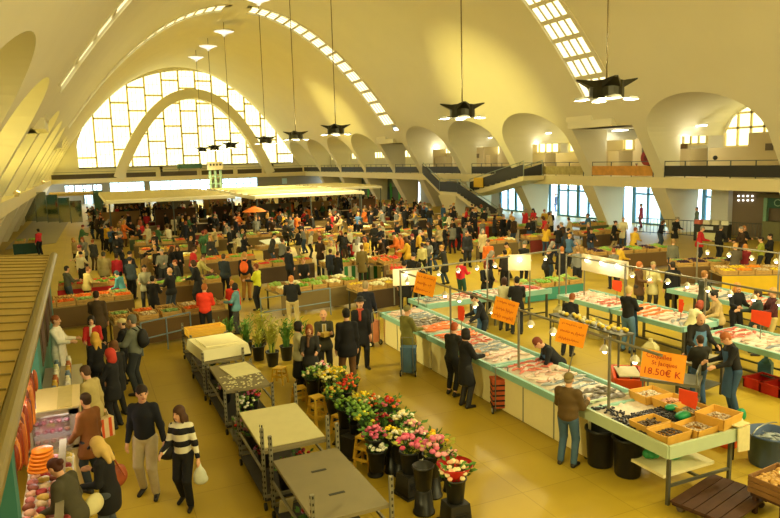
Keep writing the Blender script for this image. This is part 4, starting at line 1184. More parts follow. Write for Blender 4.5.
def heap(name, n, x0, x1, y0, y1, z, size, mt, parent, seed, lab=None, el=(1, .55, .4), dome=.06):
    r = np.random.RandomState(seed); mb = MB()
    for i in range(n):
        x, y = r.uniform(x0, x1), r.uniform(y0, y1)
        dd = (1-((x-(x0+x1)/2)/(x1-x0)*2)**2)*(1-((y-(y0+y1)/2)/(y1-y0)*2)**2)
        mb.ball((x, y, z+dome*dd*r.uniform(.3, 1)), [size*k*r.uniform(.8, 1.2) for k in el], n=6, k=4, rz=r.uniform(0, 6.3), ry=r.uniform(-.5, .5))
    o = mb.build(name, mt, parent, smooth=True); o['kind'] = 'stuff'
    if lab: o['label'] = lab
    return o
mus = mat('1a1820', .3, vary=.3, scale=30, name='mussel_shell')
o = heap('mussels', 420, -.2+8.37-.5, 8.37+.5, 7.5, 8.25, .97, .045, mus, None, 4); tag(o, 'heap of black mussels spread on the shellfish table', 'mussels', None, 'stuff')
o = heap('mussels', 40, 7.75, 8.1, 8.35, 8.85, .95, .04, mus, None, 5, dome=.02); tag(o, 'few scattered mussels on the white ice by the capped man', 'mussels', None, 'stuff')
def tray_box(x, y, z, w, d, h, rz, lab, mt, fill, fmt, seed, group, name='fish_crate', tilt=0):
    t = thing(name, lab, 'crate', (x, y, z), rz, group)
    if tilt: t.rotation_euler = (tilt, 0, rz)
    k = 1.12
    for nx, ny, L in ((1, 0, d), (-1, 0, d), (0, 1, w), (0, -1, w)):
        MB().sheet([(nx*w/2-ny*w/2, ny*d/2+nx*d/2, 0), (nx*w/2+ny*w/2, ny*d/2-nx*d/2, 0), ((nx*w/2+ny*w/2)*k, (ny*d/2-nx*d/2)*k, h), ((nx*w/2-ny*w/2)*k, (ny*d/2+nx*d/2)*k, h)], .015, (-nx, -ny, 0)).build('side', mt, t)
    MB().box((0, 0, .008), (w, d, .014)).build('bottom', mt, t)
    if fill: heap(fill, int(90*w*d/.2), -w/2+.04, w/2-.04, -d/2+.04, d/2-.04, .05+h*.25, .032, fmt, t, seed, dome=h*.4)
    return t
oy = mat('d9a545', .6, vary=.15, name='ochre_crate'); shell = mat('b9a58c', .5, vary=.4, scale=30); oyster = mat('8f8672', .6, vary=.5, scale=25)
grp = 'ochre crates of shellfish'
Z = .93
tray_box(7.92, 7.28, Z, .5, .36, .16, .05, 'ochre crate of dark snails at the near corner of the shellfish table', oy, 'snails', mat('4d4036', .5, vary=.5, scale=30), 11, grp)
tray_box(7.95, 7.72-.02, Z, .48, .34, .16, .02, 'ochre crate of brown shells next to the corner crate', oy, 'shells', mat('5b4a3c', .5, vary=.5, scale=30), 12, grp)
tray_box(8.48, 7.26, Z, .48, .4, .15, .1, 'ochre crate of pale clams in the middle of the near table edge', oy, 'clams', shell, 13, grp)
tray_box(8.95, 7.25, Z+.06, .5, .44, .2, .18, 'tall ochre crate of white cockles at the inner near corner', oy, 'cockles', shell, 14, grp)
tray_box(9.0, 7.8, Z, .45, .4, .16, .05, 'ochre crate half hidden under a green bag', oy, 'clams', oyster, 15, grp)
tray_box(9.0, 8.25, Z, .46, .36, .16, .0, 'ochre crate of pinkish prawns behind the mussels', oy, 'prawns', mat('d8a488', .5, vary=.2), 16, grp)
tray_box(8.95, 8.7, Z, .5, .4, .16, -.05, 'ochre crate of white ice at the inner far corner', oy, 'ice', icem, 17, grp)
def bag_blob(x, y, z, s, mt, lab, seed, name='plastic_bag'):
    r = np.random.RandomState(seed)
    L = [('e', (r.uniform(-.3, .3)*s[0], r.uniform(-.3, .3)*s[1], s[2]*r.uniform(.25, .5)), (s[0]*r.uniform(.35, .6), s[1]*r.uniform(.35, .6), s[2]*r.uniform(.3, .55))) for i in range(7)]
    me = sdf_mesh(L, max(s)/16, .02, name); me.materials.append(mt); return tag(link(name, me, None, (x, y, z)), lab, 'bag', 'crumpled bags')
greenb = mat('1f8f5a', .4, vary=.2, name='green_film')
bag_blob(8.62, 7.62, 1.02, (.22, .16, .14), greenb, 'crumpled green plastic bag on the shellfish crates', 1)
bag_blob(8.75, 8.02, 1.02, (.16, .12, .1), greenb, 'small scrap of green plastic behind the mussels', 2)
tb = thing('under_tray', 'white lid carrying bags on the rack below the shellfish table', 'tray', (8.35, 7.6, .325)); MB().box((0, 0, .03), (1.1, .7, .05)).build('tray', white_p, tb)
bag_blob(8.45, 7.6, .42, (.34, .2, .2), greenb, 'big green plastic bag below the shellfish table', 3)
bag_blob(8.05, 7.75, .42, (.14, .14, .15), mat('2f8f52', .4, vary=.2), 'small green plastic bag below the shellfish table', 4)
for x, y, lab in ((7.78, 8.62, 'tall black bin under the table beside the capped man'), (7.92, 8.12, 'tall black bin standing forward under the shellfish table')):
    tag(MB().lathe([(.2, 0), (.21, .02), (.25, .62), (.27, .63), (.27, .67), (.24, .67), (.2, .1)], n=20, capt=False).build('bin', blackp, loc=(x, y, 0), smooth=True), lab, 'bin', 'black bins')
# towel on the near corner
tag(MB().sheet([(0, 0, 0), (.3, 0, 0), (.32, 0, -.42), (.02, 0, -.38)], .02, (0, -1, 0)).sheet([(0, .22, .02), (.3, .22, .02), (.3, -.02, .02), (0, -.02, .02)], .015, (0, 0, 1)).build('towel', mat('d8cf9a', .9, vary=.15, scale=12), loc=(8.98, 6.93, 1.02), rz=.1), 'pale yellow towel hung over the near table edge', 'towel')
# dolly, wooden crate, bucket
g = at(708, 490)
t = thing('wheeled_dolly', 'low dark wooden slatted dolly on small wheels', 'dolly', (8.52, 6.98-.28, 0), .25)
wd = mat('482c1b', .7, vary=.35, scale=6, bump=.1)
t.location = (8.3, 6.62, 0)
for i in range(5): MB().box((0, -.36+i*.18, .185), (1.3, .165, .03)).build('slat', wd, t)
for x in (-.55, .55): MB().box((x, 0, .14), (.09, .88, .06)).build('bearer', wd, t)
for a in (-1, 1):
    for b2 in (-1, 1): MB().cyl((a*.5-.02, b2*.36, .055), (a*.5+.02, b2*.36, .055), .055, n=10).build('wheel', mat('6a5a48', .6), t)
def wood_crate(x, y, w, d, h, rz, lab, mt, z=0.0, name='wooden_crate', slats=3, group='wooden crates'):
    t = thing(name, lab, 'crate', (x, y, z), rz, group)
    for nx, ny in ((1, 0), (-1, 0), (0, 1), (0, -1)):
        mb = MB()
        for i in range(slats):
            zz = h*(i+.5)/slats
            mb.box((nx*w/2, ny*d/2, zz), (.018 if nx else w, .018 if ny else d, h/slats*.86))
        mb.build('side', mt, t)
    for a in (-1, 1):
        for b2 in (-1, 1): MB().box((a*(w/2-.025), b2*(d/2-.025), h/2), (.04, .04, h)).build('corner_post', mt, t)
    MB().box((0, 0, .012), (w, d, .018)).build('bottom', mt, t)
    return t
wc = mat('8a6236', .7, vary=.3, scale=7)
st_ = thing('low_stand', 'low dark wooden stand under the scallop crate', 'stand', (8.98, 6.16, 0), .1); MB().box((0, 0, .3), (.7, .5, .04)).build('top', wd, st_)
for a in (-1, 1):
    for b2 in (-1, 1): MB().box((a*.3, b2*.2, .14), (.06, .06, .28)).build('leg', wd, st_)
t = wood_crate(8.98, 6.16, .74, .56, .26, .1, 'brown wooden crate of yellow scallops at the lower right corner', wc, .325)
heap('scallops', 120, -.32, .32, -.23, .23, .2, .05, mat('c79a52', .5, vary=.35, scale=14), t, 7, el=(1, .8, .4))
tag(MB().box((0, 0, 0), (.2, .09, .012), rx=.4).build('paper_tag', mat('e8dcae', .7), loc=(9.0, 6.1, .63), rz=-.7), 'cream paper tag lying on the scallops', 'tag')
bx, by = at(766, 462)
t = thing('bucket', 'big blue round bucket full of fish', 'bucket', (bx, by-.05, 0))
MB().lathe([(.3, 0), (.31, .02), (.37, .52), (.39, .53), (.39, .56), (.36, .56), (.35, .4), (.0, .4)], n=26, capt=False).build('tub', mat('44587c', .45, vary=.08), t, smooth=True)
bumpy('water', .42, .42, .01, .02, mat('6a7680', .15, vary=.3, scale=8), t, (0, 0, .41))
MB().tube([(-.38*cos(a), .05, .54+.16*sin(a)) for a in np.linspace(0, 2.2, 8)], .012).build('handle', steel, t)
for i in range(6): tag(link('fish', FISH['silver'][1][0], None, (bx-.14+.09*(i % 4), by-.15+.13*(i//3), .435+.01*i), .6*i), 'silver whole fish floating in the blue bucket, among its like', 'fish', 'fish in the bucket')['share'] = 1
tag(MB().box((0, 0, .6), (.1, .06, .1)).box((0, 0, .3), (.03, .03, .6)).build('tap', dark, loc=(bx-.42, by+.32, 0)), 'black tap standing beside the blue bucket', 'tap')
MBt = None
def tub(px, py, w, d, h, col, lab, rz=.1, z=0.0, lid=None):
    x, y = at(px, py, z)
    t = thing('plastic_tub', lab, 'tub', (x, y, z), rz, 'plastic tubs of the fish stall')
    m_ = mat(col, .5, vary=.06)
    for nx, ny in ((1, 0), (-1, 0), (0, 1), (0, -1)):
        MB().box((nx*w/2, ny*d/2, h/2), (.03 if nx else w+.03, .03 if ny else d+.03, h)).box((nx*w/2, ny*d/2, h), (.06 if nx else w+.07, .06 if ny else d+.07, .03)).build('side', m_, t)
    MB().box((0, 0, .015), (w, d, .03)).build('bottom', m_, t)
    if lid: MB().box((0, 0, h+.03), (w*.7, d*.8, .03), rz=.1).build('lid', mat(lid, .6), t)
    return t
tub(627, 388, 1.05, .6, .36, 'e2531a', 'orange plastic tub with a cream sheet beside the cart', rz=.9, lid='d8cfae')
tub(727, 441, .62, .5, .28, 'ee5a1c', 'orange plastic tub behind the near end of the shellfish table', rz=.15)
tub(762, 387, .6, .45, .22, 'c8281c', 'red plastic tub below the right edge counter, beside the jug', rz=.0)
tub(778, 393, .55, .45, .22, 'b8241c', 'red plastic tub cut by the right picture edge', rz=.0)
x, y = at(733, 424); bag_blob(x, y, 0.0, (.3, .25, .3), mat('d8d0a8', .6, vary=.2), 'heap of cream paper and nets behind the orange tub', 5); bag_blob(x+.35, y+.12, 0, (.16, .14, .24), greenb, 'green bag standing behind the orange tub', 6)
def jug(px, py, lab, col, s=1.0, z=0.0):
    x, y = at(px, py, z); t = thing('jug', lab, 'jug', (x, y, z), .4, 'plastic jugs'); m_ = mat(col, .4, vary=.08)
    MB().box((0, 0, .17*s), (.2*s, .26*s, .34*s)).box((0, 0, .38*s), (.2*s, .26*s, .1*s), taper=.45).build('body', m_, t); MB().cyl((0, 0, .42*s), (0, 0, .49*s), .04*s, n=10).build('cap', m_, t)
jug(765, 378, 'blue plastic jug standing under the right edge counter', '4f86b0', 1.1)
jug(650, 364, 'pale plastic canister standing under the salmon counter', 'd6cf98', 1.35); jug(596, 338, 'pale plastic canister under the far right row counter', 'd2c98e', 1.25)
jug(559, 322, 'pale plastic canister on the floor beside the inner pole', 'cfc78c', 1.2)
# cutting table between the sellers
x, y = at(706, 409)
t = thing('cutting_table', 'small metal cutting table between the three fish sellers', 'table', (x+.5, y+.62, 0), .2)
MB().box((0, 0, .82), (1.0, .6, .05)).build('top', mat('b6ac86', .5, .2), t); MB().box((0, 0, .25), (.9, .5, .03)).build('shelf', legm, t)
for a in (-1, 1):
    for b2 in (-1, 1): MB().box((a*.45, b2*.25, .4), (.05, .05, .8)).build('leg', legm, t)
tag(MB().box((0, 0, 0), (.5, .35, .02), ry=.1).build('paper', mat('e6ddba', .7), loc=(x+.45, y+.66, .88), rz=.5), 'cream wrapping paper on the cutting table', 'paper')
# serving rack with bowls inside the stall
x, y = at(545, 345)
t = thing('rack', 'narrow metal rack of bowls and lemons inside the fish stall', 'rack', (11.2, 12.9, 0), -PI/2)
MB().box((0, 0, 1.15), (2.6, .45, .04)).build('shelf', legm, t)
for a in (-1, 1):
    for b2 in (-1, 1): MB().cyl((a*1.25, b2*.2, 0), (a*1.25, b2*.2, 1.15), .025, n=6).build('leg', legm, t)
r = np.random.RandomState(5)
for i in range(26):
    lemon = r.rand() < .5
    o = MB().ball((0, 0, .05), (.06, .05, .05), n=8, k=6).build('lemon' if lemon else 'paper_roll', mat('e6c63a' if lemon else 'd8cfa4', .5), loc=(11.2+r.uniform(-.16, .16), 11.75+i*.09, 1.175), smooth=True)
    tag(o, ('yellow lemon' if lemon else 'small cream paper bundle')+' on the rack inside the fish stall', 'lemon' if lemon else 'paper', 'goods on the inner rack')['share'] = 1
# ================================================================ FLOWER STALL
leafm = mat('4f7a2c', .6, vary=.35, scale=6, name='leaf_green'); leafd = mat('35581f', .6, vary=.35, scale=6, name='dark_leaf'); leafy = mat('9a9a34', .6, vary=.3, scale=6, name='yellow_leaf')
bucketm = mat('1f1f1e', .4, vary=.1, name='black_bucket'); yst = mat('dfb53a', .5, vary=.08, name='yellow_plastic')
cratem = mat('232220', .5, vary=.15, name='black_crate')
def bucket(x, y, z, lab, s=1.0, flip=False):
    pr = [(.115*s, 0), (.12*s, .01), (.155*s, .34*s), (.17*s, .345*s), (.17*s, .37*s), (.15*s, .37*s), (.11*s, .06*s)]
    if flip: pr = [(.17*s, 0), (.17*s, .03*s), (.155*s, .035*s), (.12*s, .36*s), (.115*s, .37*s)]
    return tag(MB().lathe(pr, n=18, capt=flip, capb=True).build('flower_bucket', bucketm, loc=(x, y, z), smooth=True), lab, 'bucket', 'black flower buckets')
def stand_crate(x, y, h, lab, rz=0.0):
    t = thing('plastic_crate', lab, 'crate', (x, y, 0), rz, 'black crates under the flowers')
    MB().box((0, 0, h/2), (.36, .36, h), taper=.86).build('body', cratem, t); MB().box((0, 0, .02), (.42, .42, .04)).build('rim', cratem, t)
    for a in (-.12, .0, .12): MB().box((0, -.178, h*.5+a*h), (.22, .012, h*.07)).build('slot', blackp, t)
    return t
def step_stool(x, y, n, lab, rz=0.0):
    t = thing('step_stool', lab, 'stool', (x, y, 0), rz, 'stacked yellow stools')
    for i in range(n):
        z = i*.2; k = 1-.04*i
        mb = MB()
        mb.box((0, 0, z+.38), (.26*k, .26*k, .03))
        for a in (-1, 1):
            for b2 in (-1, 1):
                mb.sheet([(a*.17*k, b2*.17*k, z), (a*.09*k, b2*.17*k, z), (a*.09*k, b2*.12*k, z+.38), (a*.125*k, b2*.125*k, z+.38)], .02, (0, -b2, 0))
        for b2 in (-1, 1): mb.box((0, b2*.145*k, z+.2), (.24*k, .02, .05)); mb.box((b2*.145*k, 0, z+.2), (.02, .24*k, .05))
        mb.build('stool', yst, t)
    return t
def bouquet(x, y, z, cols, lab, s=1.0, n=22, leaf=leafm, wrap=None, seed=0, tall=.0, lean=(0, 0), big=1.0, name='bouquet'):
    r = np.random.RandomState(seed); t = thing(name, lab, 'flowers', (x, y, z), 0, 'flowers standing in buckets')
    st, lf, fl = MB(), MB(), {c: MB() for c in cols}
    H = (.42+tall)*s
    for i in range(n):
        a, q = r.uniform(0, 6.28), math.sqrt(r.rand())
        tx, ty = cos(a)*q*.24*s+lean[0], sin(a)*q*.24*s+lean[1]
        tz = H*(1-.35*q*q)+r.uniform(-.04, .04)*s
        st.cyl((cos(a)*.04, sin(a)*.04, .05), (tx, ty, tz), .006, n=4)
        fl[cols[r.randint(len(cols))]].ball((tx, ty, tz), (.045*s*big, .045*s*big, .03*s*big), n=7, k=4, rz=a, ry=r.uniform(-.6, .6))
    for i in range(int(n*2.2)):
        a, q = r.uniform(0, 6.28), r.uniform(.2, 1.1); zz = r.uniform(.12, .95)*H
        c = Vector((cos(a)*q*.2*s*(zz/H+.3)+lean[0]*zz/H, sin(a)*q*.2*s*(zz/H+.3)+lean[1]*zz/H, zz)); d = Vector((cos(a), sin(a), r.uniform(.1, 1))).normalized()*.12*s
        u = d.orthogonal().normalized()*.03*s
        lf.add([c, c+d*.5+u, c+d, c+d*.5-u], [(0, 1, 2), (0, 2, 3)])
    st.build('stems', leafd, t); lf.build('leaves', leaf, t)['kind'] = 'stuff'
    for c in cols:
        if fl[c].v:
            o = fl[c].build('blossoms', mat(c, .7, vary=.25, scale=25), t, smooth=True); o['kind'] = 'stuff'
    if wrap:
        MB().lathe([(.05*s, .02), (.14*s, .2*s), (.26*s, .37*s), (.285*s, .4*s), (.13*s, .22*s), (.04*s, .05)], n=16, capb=False, capt=False).build('wrapping', mat(wrap, .4, vary=.15, scale=6), t, smooth=True)
    return t
def reeds(x, y, z, lab, H, n, mt, seed, spread=.2):
    r = np.random.RandomState(seed); t = thing('tall_greenery', lab, 'greenery', (x, y, z), 0, 'tall greenery in buckets'); mb = MB()
    for i in range(n):
        a = r.uniform(0, 6.28); q = r.rand()*spread; h = H*r.uniform(.6, 1)
        p = [(cos(a)*.05*k_, sin(a)*.05*k_, 0) for k_ in (1,)][0]; m1 = (cos(a)*q*.5, sin(a)*q*.5, h*.5); p2 = (cos(a)*q*1.5, sin(a)*q*1.5, h)
        w = .016
        mb.add([(p[0]-w*sin(a), p[1]+w*cos(a), 0), (p[0]+w*sin(a), p[1]-w*cos(a), 0), (m1[0]+w*sin(a), m1[1]-w*cos(a), m1[2]), (m1[0]-w*sin(a), m1[1]+w*cos(a), m1[2]), p2], [(0, 1, 2, 3), (3, 2, 4)])
        if r.rand() < .8:
            for k in range(3):
                c = Vector(m1).lerp(Vector(p2), r.rand()); b2 = r.uniform(0, 6.28)
                mb.add([c, c+Vector((cos(b2)*.05, sin(b2)*.05, .04)), c+Vector((cos(b2)*.13, sin(b2)*.13, .1)), c+Vector((cos(b2+.5)*.05, sin(b2+.5)*.05, .06))], [(0, 1, 2, 3)])
    mb.build('leaves', mt, t)['kind'] = 'stuff'
    MB().cyl((0, 0, .02), (0, 0, H*.4), .05, .1, n=8).build('stems', leafd, t)
    return t
PK, PK2, WH, YE_, RD, OR_, DR, CRM, LIL = 'd96a8c', 'e79aa6', 'efe9d6', 'f0c81e', 'c8281e', 'e8702a', '8a1826', 'ecd9a4', 'c07ab0'
# head in the photograph (x, y), stand, colours, wording
BQ = [
 (455, 463, .34, [CRM, 'f0b08a'], 'bouquet of cream roses in red wrapping at the near end of the flower row', dict(wrap='c8201c', s=.95, n=30, big=1.0), 'c'),
 (432, 440, .34, [PK, PK2], 'large pink bouquet leaning out of the nearest bucket pair', dict(s=1.0, lean=(.05, -.05), big=1.25, leaf=leafy), None),
 (409, 437, .36, [PK, 'd04a70'], 'deep pink bouquet in clear wrap over a black crate', dict(s=.95, leaf=leafy, big=1.2), 'c'),
 (436, 431, .2, [YE_, 'e8a820'], 'yellow flowers behind the red wrapped bouquet', dict(s=.85), None),
 (448, 444, .2, [CRM, PK2], 'small cream and pink bunch behind the red wrapping', dict(s=.7), None),
 (374, 425, .3, [PK, 'b8486c'], 'round pink chrysanthemum head cluster', dict(s=.8, n=30, big=1.15), None),
 (376, 437, .12, [WH], 'white chrysanthemum pot below the pink one', dict(s=.7, n=26, big=1.1), None),
 (391, 422, .3, [YE_], 'bright yellow bunch beside the pink chrysanthemums', dict(s=.7, n=20), None),
 (399, 428, .25, [CRM, WH], 'pale cream bunch with long leaves behind the deep pink one', dict(s=.8, leaf=leafy), None),
 (381, 412, .3, [DR, 'a83038'], 'dark red bunch in the middle of the flower row', dict(s=.8), None),
 (402, 411, .3, [WH, CRM], 'white spray bouquet at the aisle side of the row', dict(s=.9, n=30), None),
 (412, 420, .28, [PK2, CRM], 'pink and cream bouquet at the aisle side, near the white spray', dict(s=.85), None),
 (419, 428, .25, [WH, PK2], 'white and blush bouquet at the aisle side before the yellow bunch', dict(s=.8), None),
 (389, 398, .3, [RD, PK, OR_], 'red and coral mixed bouquet at the aisle side', dict(s=.9, n=28), None),
 (373, 394, .3, [CRM, OR_], 'apricot bouquet beside the coral one', dict(s=.85), None),
 (361, 392, .3, ['e8d83a', YE_], 'lemon yellow bouquet at the aisle side', dict(s=.85, leaf=leafy), None),
 (357, 405, .3, ['6f9a3a', '86a848'], 'bushy green bunch with hardly any flowers', dict(s=1.0, n=26, leaf=leafm), None),
 (366, 412, .3, ['d8cf3a', '7a9a3a'], 'yellow green bunch beside the bushy green one', dict(s=.95), None),
 (345, 380, .3, [RD, OR_], 'orange red bouquet in the middle of the aisle side', dict(s=.9, n=30), None),
 (350, 374, .28, [OR_, 'e0602a'], 'bright orange bouquet right behind the red one', dict(s=.85), None),
 (329, 371, .32, [CRM, 'e8e29a', YE_], 'cream and lemon bouquet left of the orange ones', dict(s=1.0, n=30, leaf=leafy), None),
 (337, 366, .3, [YE_, 'ecd060'], 'golden yellow bouquet behind the cream one', dict(s=.85), None),
 (320, 362, .32, [PK2, WH], 'pale pink and white bouquet by the woman in the grey cardigan', dict(s=.9), None),
 (312, 368, .32, ['8aa84a', CRM], 'leafy bunch by the skirt of the grey cardigan', dict(s=.9, leaf=leafm), None),
 (345, 397, .3, ['5f8a2e', '7a9a3a'], 'dark green foliage bunch above a black bucket', dict(s=.9, leaf=leafd), None),
 (333, 385, .3, ['d8a83a', '8aa03a'], 'mixed ochre and green bunch at the inner side', dict(s=.85), None),
 (425, 452, .12, [WH], 'white flowers low between the near buckets', dict(s=.6, n=14), None),
]
for i, (px, py, sh, cols, lab, kw, stt) in enumerate(BQ):
    x, y = at(px, py, sh+.37+.22)
    if stt == 'c': stand_crate(x, y, sh, 'black upturned crate under the '+' '.join(lab.split()[:3]), .1*i)
    elif sh > .15:
        if i % 3 == 0: stand_crate(x, y, sh, 'black crate hidden under the '+' '.join(lab.split()[:3]), .1*i)
        else: bucket(x, y, 0, 'upturned black bucket under the '+' '.join(lab.split()[:3]), sh/.37, True)
    bucket(x, y, sh, 'black bucket holding the '+' '.join(lab.split()[:3]))
    bouquet(x, y, sh+.2, cols, lab, seed=i, **kw)
x, y = at(424, 512); bucket(x, y, 0, 'upturned black bucket in the nearest row, under the empty one', 1.0, True); bucket(x, y, .38, 'empty black bucket stacked on an upturned one')
for i, (px, py, n, lab) in enumerate([(300, 404, 1, 'yellow step stool beside the woman in the grey cardigan'), (318, 424, 2, 'pair of stacked yellow stools in front of the black buckets'), (341, 434, 1, 'yellow stool half hidden behind a black crate'), (366, 468, 2, 'ochre stool stack in front of the white chrysanthemums'), (280, 383, 1, 'small yellow stool under the tall greenery'), (206, 333, 2, 'pale yellow stools stacked beside the red jacket')]):
    x, y = at(px, py); step_stool(x, y, n, lab, .2*i)
for px, py, lab in ((353, 455, 'black crate standing apart in front of the yellow stool'),):
    x, y = at(px, py); stand_crate(x, y, .38, lab, .4); bucket(x+.05, y+.05, .38, 'small black pot on the crate standing apart', .5)
for i, (px, py, lab) in enumerate([(320, 398, 'big black bucket behind the stacked yellow stools'), (334, 412, 'tall black bucket on the floor right of the yellow stools'), (305, 385, 'black bucket next to the skirt of the grey cardigan')]):
    x, y = at(px, py); bucket(x, y+.15, 0, lab, 1.35)
for i, (px, py, H, n, mt, lab) in enumerate([(229, 353, .95, 60, leafm, 'dark green reeds in the leftmost bucket of tall greenery'), (247, 355, .95, 60, leafm, 'green reeds second from the stools with the red jacket'), (259, 360, .8, 46, leafy, 'yellowish grass between the two reed buckets'), (273, 366, 1.25, 80, leafy, 'tallest yellow green reeds before the blue railing'), (287, 360, 1.05, 60, leafm, 'tall green stems behind the woman in the grey cardigan'), (262, 345, .9, 40, leafy, 'low yellow grass behind the tall reeds'), (300, 352, .8, 36, leafm, 'short green plant behind the grey cardigan')]):
    x, y = at(px, py); bucket(x, y, 0, 'black bucket holding the '+' '.join(lab.split()[:4]), 1.1); reeds(x, y, .15, lab, H, n, mt, 40+i)

# ---------------------------------------------------------------- metal trolleys with tray tops
galv = mat('8f8c78', .45, .5, vary=.15, scale=12, name='galvanised')
def trolley(x0, x1, y0, y1, ztop, lab, top=None, rz=0.0, uprights=True, lift=.35):
    cx, cy = (x0+x1)/2, (y0+y1)/2; w, d = x1-x0, y1-y0
    t = thing('metal_trolley', lab, 'trolley', (cx, cy, 0), rz, 'galvanised flower trolleys')
    for a in (-1, 1):
        for b2 in (-1, 1):
            zt = ztop+(lift if uprights else 0)
            u = MB().box((a*w/2, b2*d/2, (zt+.12)/2+.06), (.05, .05, zt-.12)).build('upright', galv, t)
            mb = MB()
            for k in range(int(zt/.09)): mb.box((a*w/2, b2*d/2-.027, .2+k*.09), (.02, .008, .035)); mb.box((a*w/2+a*.027, b2*d/2, .2+k*.09), (.008, .02, .035))
            mb.build('hole_pattern', dark, u)
            MB().cyl((a*w/2-.02, b2*d/2, .06), (a*w/2+.02, b2*d/2, .06), .06, n=10).build('wheel', blackp, t)
    for z in (.16,): MB().box((0, 0, z), (w, d, .04)).build('base_shelf', mat('3f3c34', .6, .2, vary=.2), t)
    for b2 in (-1, 1): MB().box((b2*w/2, 0, ztop-.3), (.03, d, .04)).build('side_bar', galv, t)
    for b2 in (-1, 1): MB().box((0, b2*d/2, .22), (w, .03, .05)).build('end_bar', galv, t)
    if top: MB().box((0, 0, ztop), (w*.96, d*.98, .05)).build('top_tray', top, t)
    return t
greyt = mat('7d7355', .6, vary=.12, scale=3, name='grey_board'); creamt = mat('d2cb98', .6, vary=.06, scale=5, name='cream_board')
t = trolley(2.25, 3.3, 7.45, 9.45, .9, 'nearest galvanised trolley with a grey board top and two hand slots', greyt)
for yy in (-.4, .35): MB().box((0, yy, .927), (.22, .05, .006)).build('hand_slot', dark, t)
t = trolley(2.2, 3.25, 9.75, 11.5, .92, 'galvanised trolley covered with a bright cream board', greyt)
MB().box((0, .05, .96), (1.02, 1.6, .03), rx=.02).build('cover_board', creamt, t)
t = trolley(2.25, 3.2, 13.0, 14.9, .86, 'trolley with a grey tray strewn with white petals', greyt, uprights=False)
MB().box((.1, .35, .895), (.62, .9, .015), rz=.15).build('paper', mat('e4dfae', .7), t)
r = np.random.RandomState(3); mb = MB()
for i in range(90): mb.box((r.uniform(-.42, .42), r.uniform(-.9, .1), .892), (.04, .03, .008), rz=r.uniform(0, 3))
mb.build('petals', mat('e8e2b4', .7), t)['kind'] = 'stuff'
t = trolley(2.2, 3.1, 15.2, 17.0, .86, 'trolley under the big white foam box', greyt, lift=.2)
fb = thing('foam_box', 'big white foam box lid lying on a trolley', 'box', (2.68, 16.0, .89), .12)
MB().box((0, 0, .13), (1.15, 1.35, .24), taper=.93).build('body', mat('ebe5bc', .7, vary=.04), fb); MB().box((0, .05, .26), (.8, .95, .03)).build('raised_lid', mat('efe8be', .7, vary=.04), fb)
t = trolley(2.25, 3.1, 17.3, 18.9, .86, 'farthest galvanised trolley, carrying a yellow crate', greyt, lift=.1)
wood_crate(2.7, 17.9, .95, .5, .2, .1, 'yellow crate lying on the farthest trolley', mat('d9aa3c', .6, vary=.1), .89)
for i, (x, y, z, rz, cc) in enumerate([(2.55, 12.35, .55, .2, [RD, 'd86a5a']), (2.9, 12.2, .5, .5, ['d8584a', PK2]), (2.4, 12.0, .5, 1, [RD, LIL]), (2.6, 9.95, .45, .3, [DR, '6a2430']), (2.45, 8.3, .3, .2, [LIL, DR]), (2.7, 13.2, .3, .2, [WH, '8aa84a']), (2.45, 11.6, .18, .1, [DR, 'a86a72'])]):
    bucket(x, y, .18, f'black pot on the trolley base, {["below the red bunch","below the coral bunch","at the outer bar","under the cream board","under the grey board","under the petals","by the outer uprights"][i]}', .9)
    bouquet(x, y, .3, cc, ['red bunch on the low part of the trolleys', 'coral bunch beside the red one on the trolleys', 'mixed red and lilac bunch at the outer side of the trolleys', 'dark red bunch under the cream board', 'wine coloured bunch under the grey board', 'white bunch under the petal strewn tray', 'faded rose bunch by the outer uprights'][i], s=.8, seed=70+i, n=18)
for i, (x, y, z, cc, lab) in enumerate([(2.95, 10.2, .18, [DR, RD], 'deep red bunch below the cream board, aisle side'), (2.5, 10.9, .18, ['7a2436', LIL], 'purple red bunch below the cream board, outer side'), (2.9, 13.6, .18, [RD, PK], 'red and pink bunch below the petal tray'), (2.5, 14.4, .18, [WH, PK2], 'blush bunch at the far end below the petal tray'), (2.9, 8.8, .18, [DR, '5a2030'], 'dark bunch deep below the grey board'), (2.6, 16.2, .18, [YE_, '9aa03a'], 'yellowish bunch below the foam box')]):
    bucket(x, y, z, 'black pot holding the '+' '.join(lab.split()[:5]), .9); bouquet(x, y, z+.12, cc, lab, s=.75, seed=90+i, n=18, leaf=leafd)
t = thing('low_trolley', 'low flat trolley with red flower trays between the cream board and the petals', 'trolley', (2.75, 12.25, 0)); MB().box((0, 0, .18), (1.0, 1.1, .04)).build('base_shelf', galv, t); MB().box((0, 0, .5), (.95, .6, .03)).build('shelf', galv, t)
for a in (-1, 1):
    for b2 in (-1, 1): MB().box((a*.46, b2*.27, .3), (.04, .04, .5)).build('upright', galv, t)
tag(MB().box((0, 0, 0), (.2, .02, .26), rx=.4).box((.1, .1, .02), (.18, .02, .2), rx=.9).build('paper', mat('e8e0b4', .7), loc=(2.35, 9.1, .36)), 'crumpled pale paper hung on the trolley bar', 'paper')
# blue and grey barriers behind the flowers
brm = mat('7f96a8', .45, .4, name='barrier_blue')
def barrier(p0, p1, lab, h=.95):
    t = thing('barrier', lab, 'barrier', (p0[0], p0[1], 0), 0, 'tube barriers round the stalls'); d = (p1[0]-p0[0], p1[1]-p0[1])
    for z in (h, h*.5): MB().cyl((0, 0, z), (d[0], d[1], z), .022, n=6).build('bar', brm, t)
    for k in (0, .5, 1): MB().cyl((d[0]*k, d[1]*k, 0), (d[0]*k, d[1]*k, h), .022, n=6).build('post', brm, t)
barrier(at(262, 327), at(331, 315), 'blue tube barrier behind the tall reeds')
barrier(at(143, 356), at(192, 343), 'grey tube barrier in front of the crate tables')
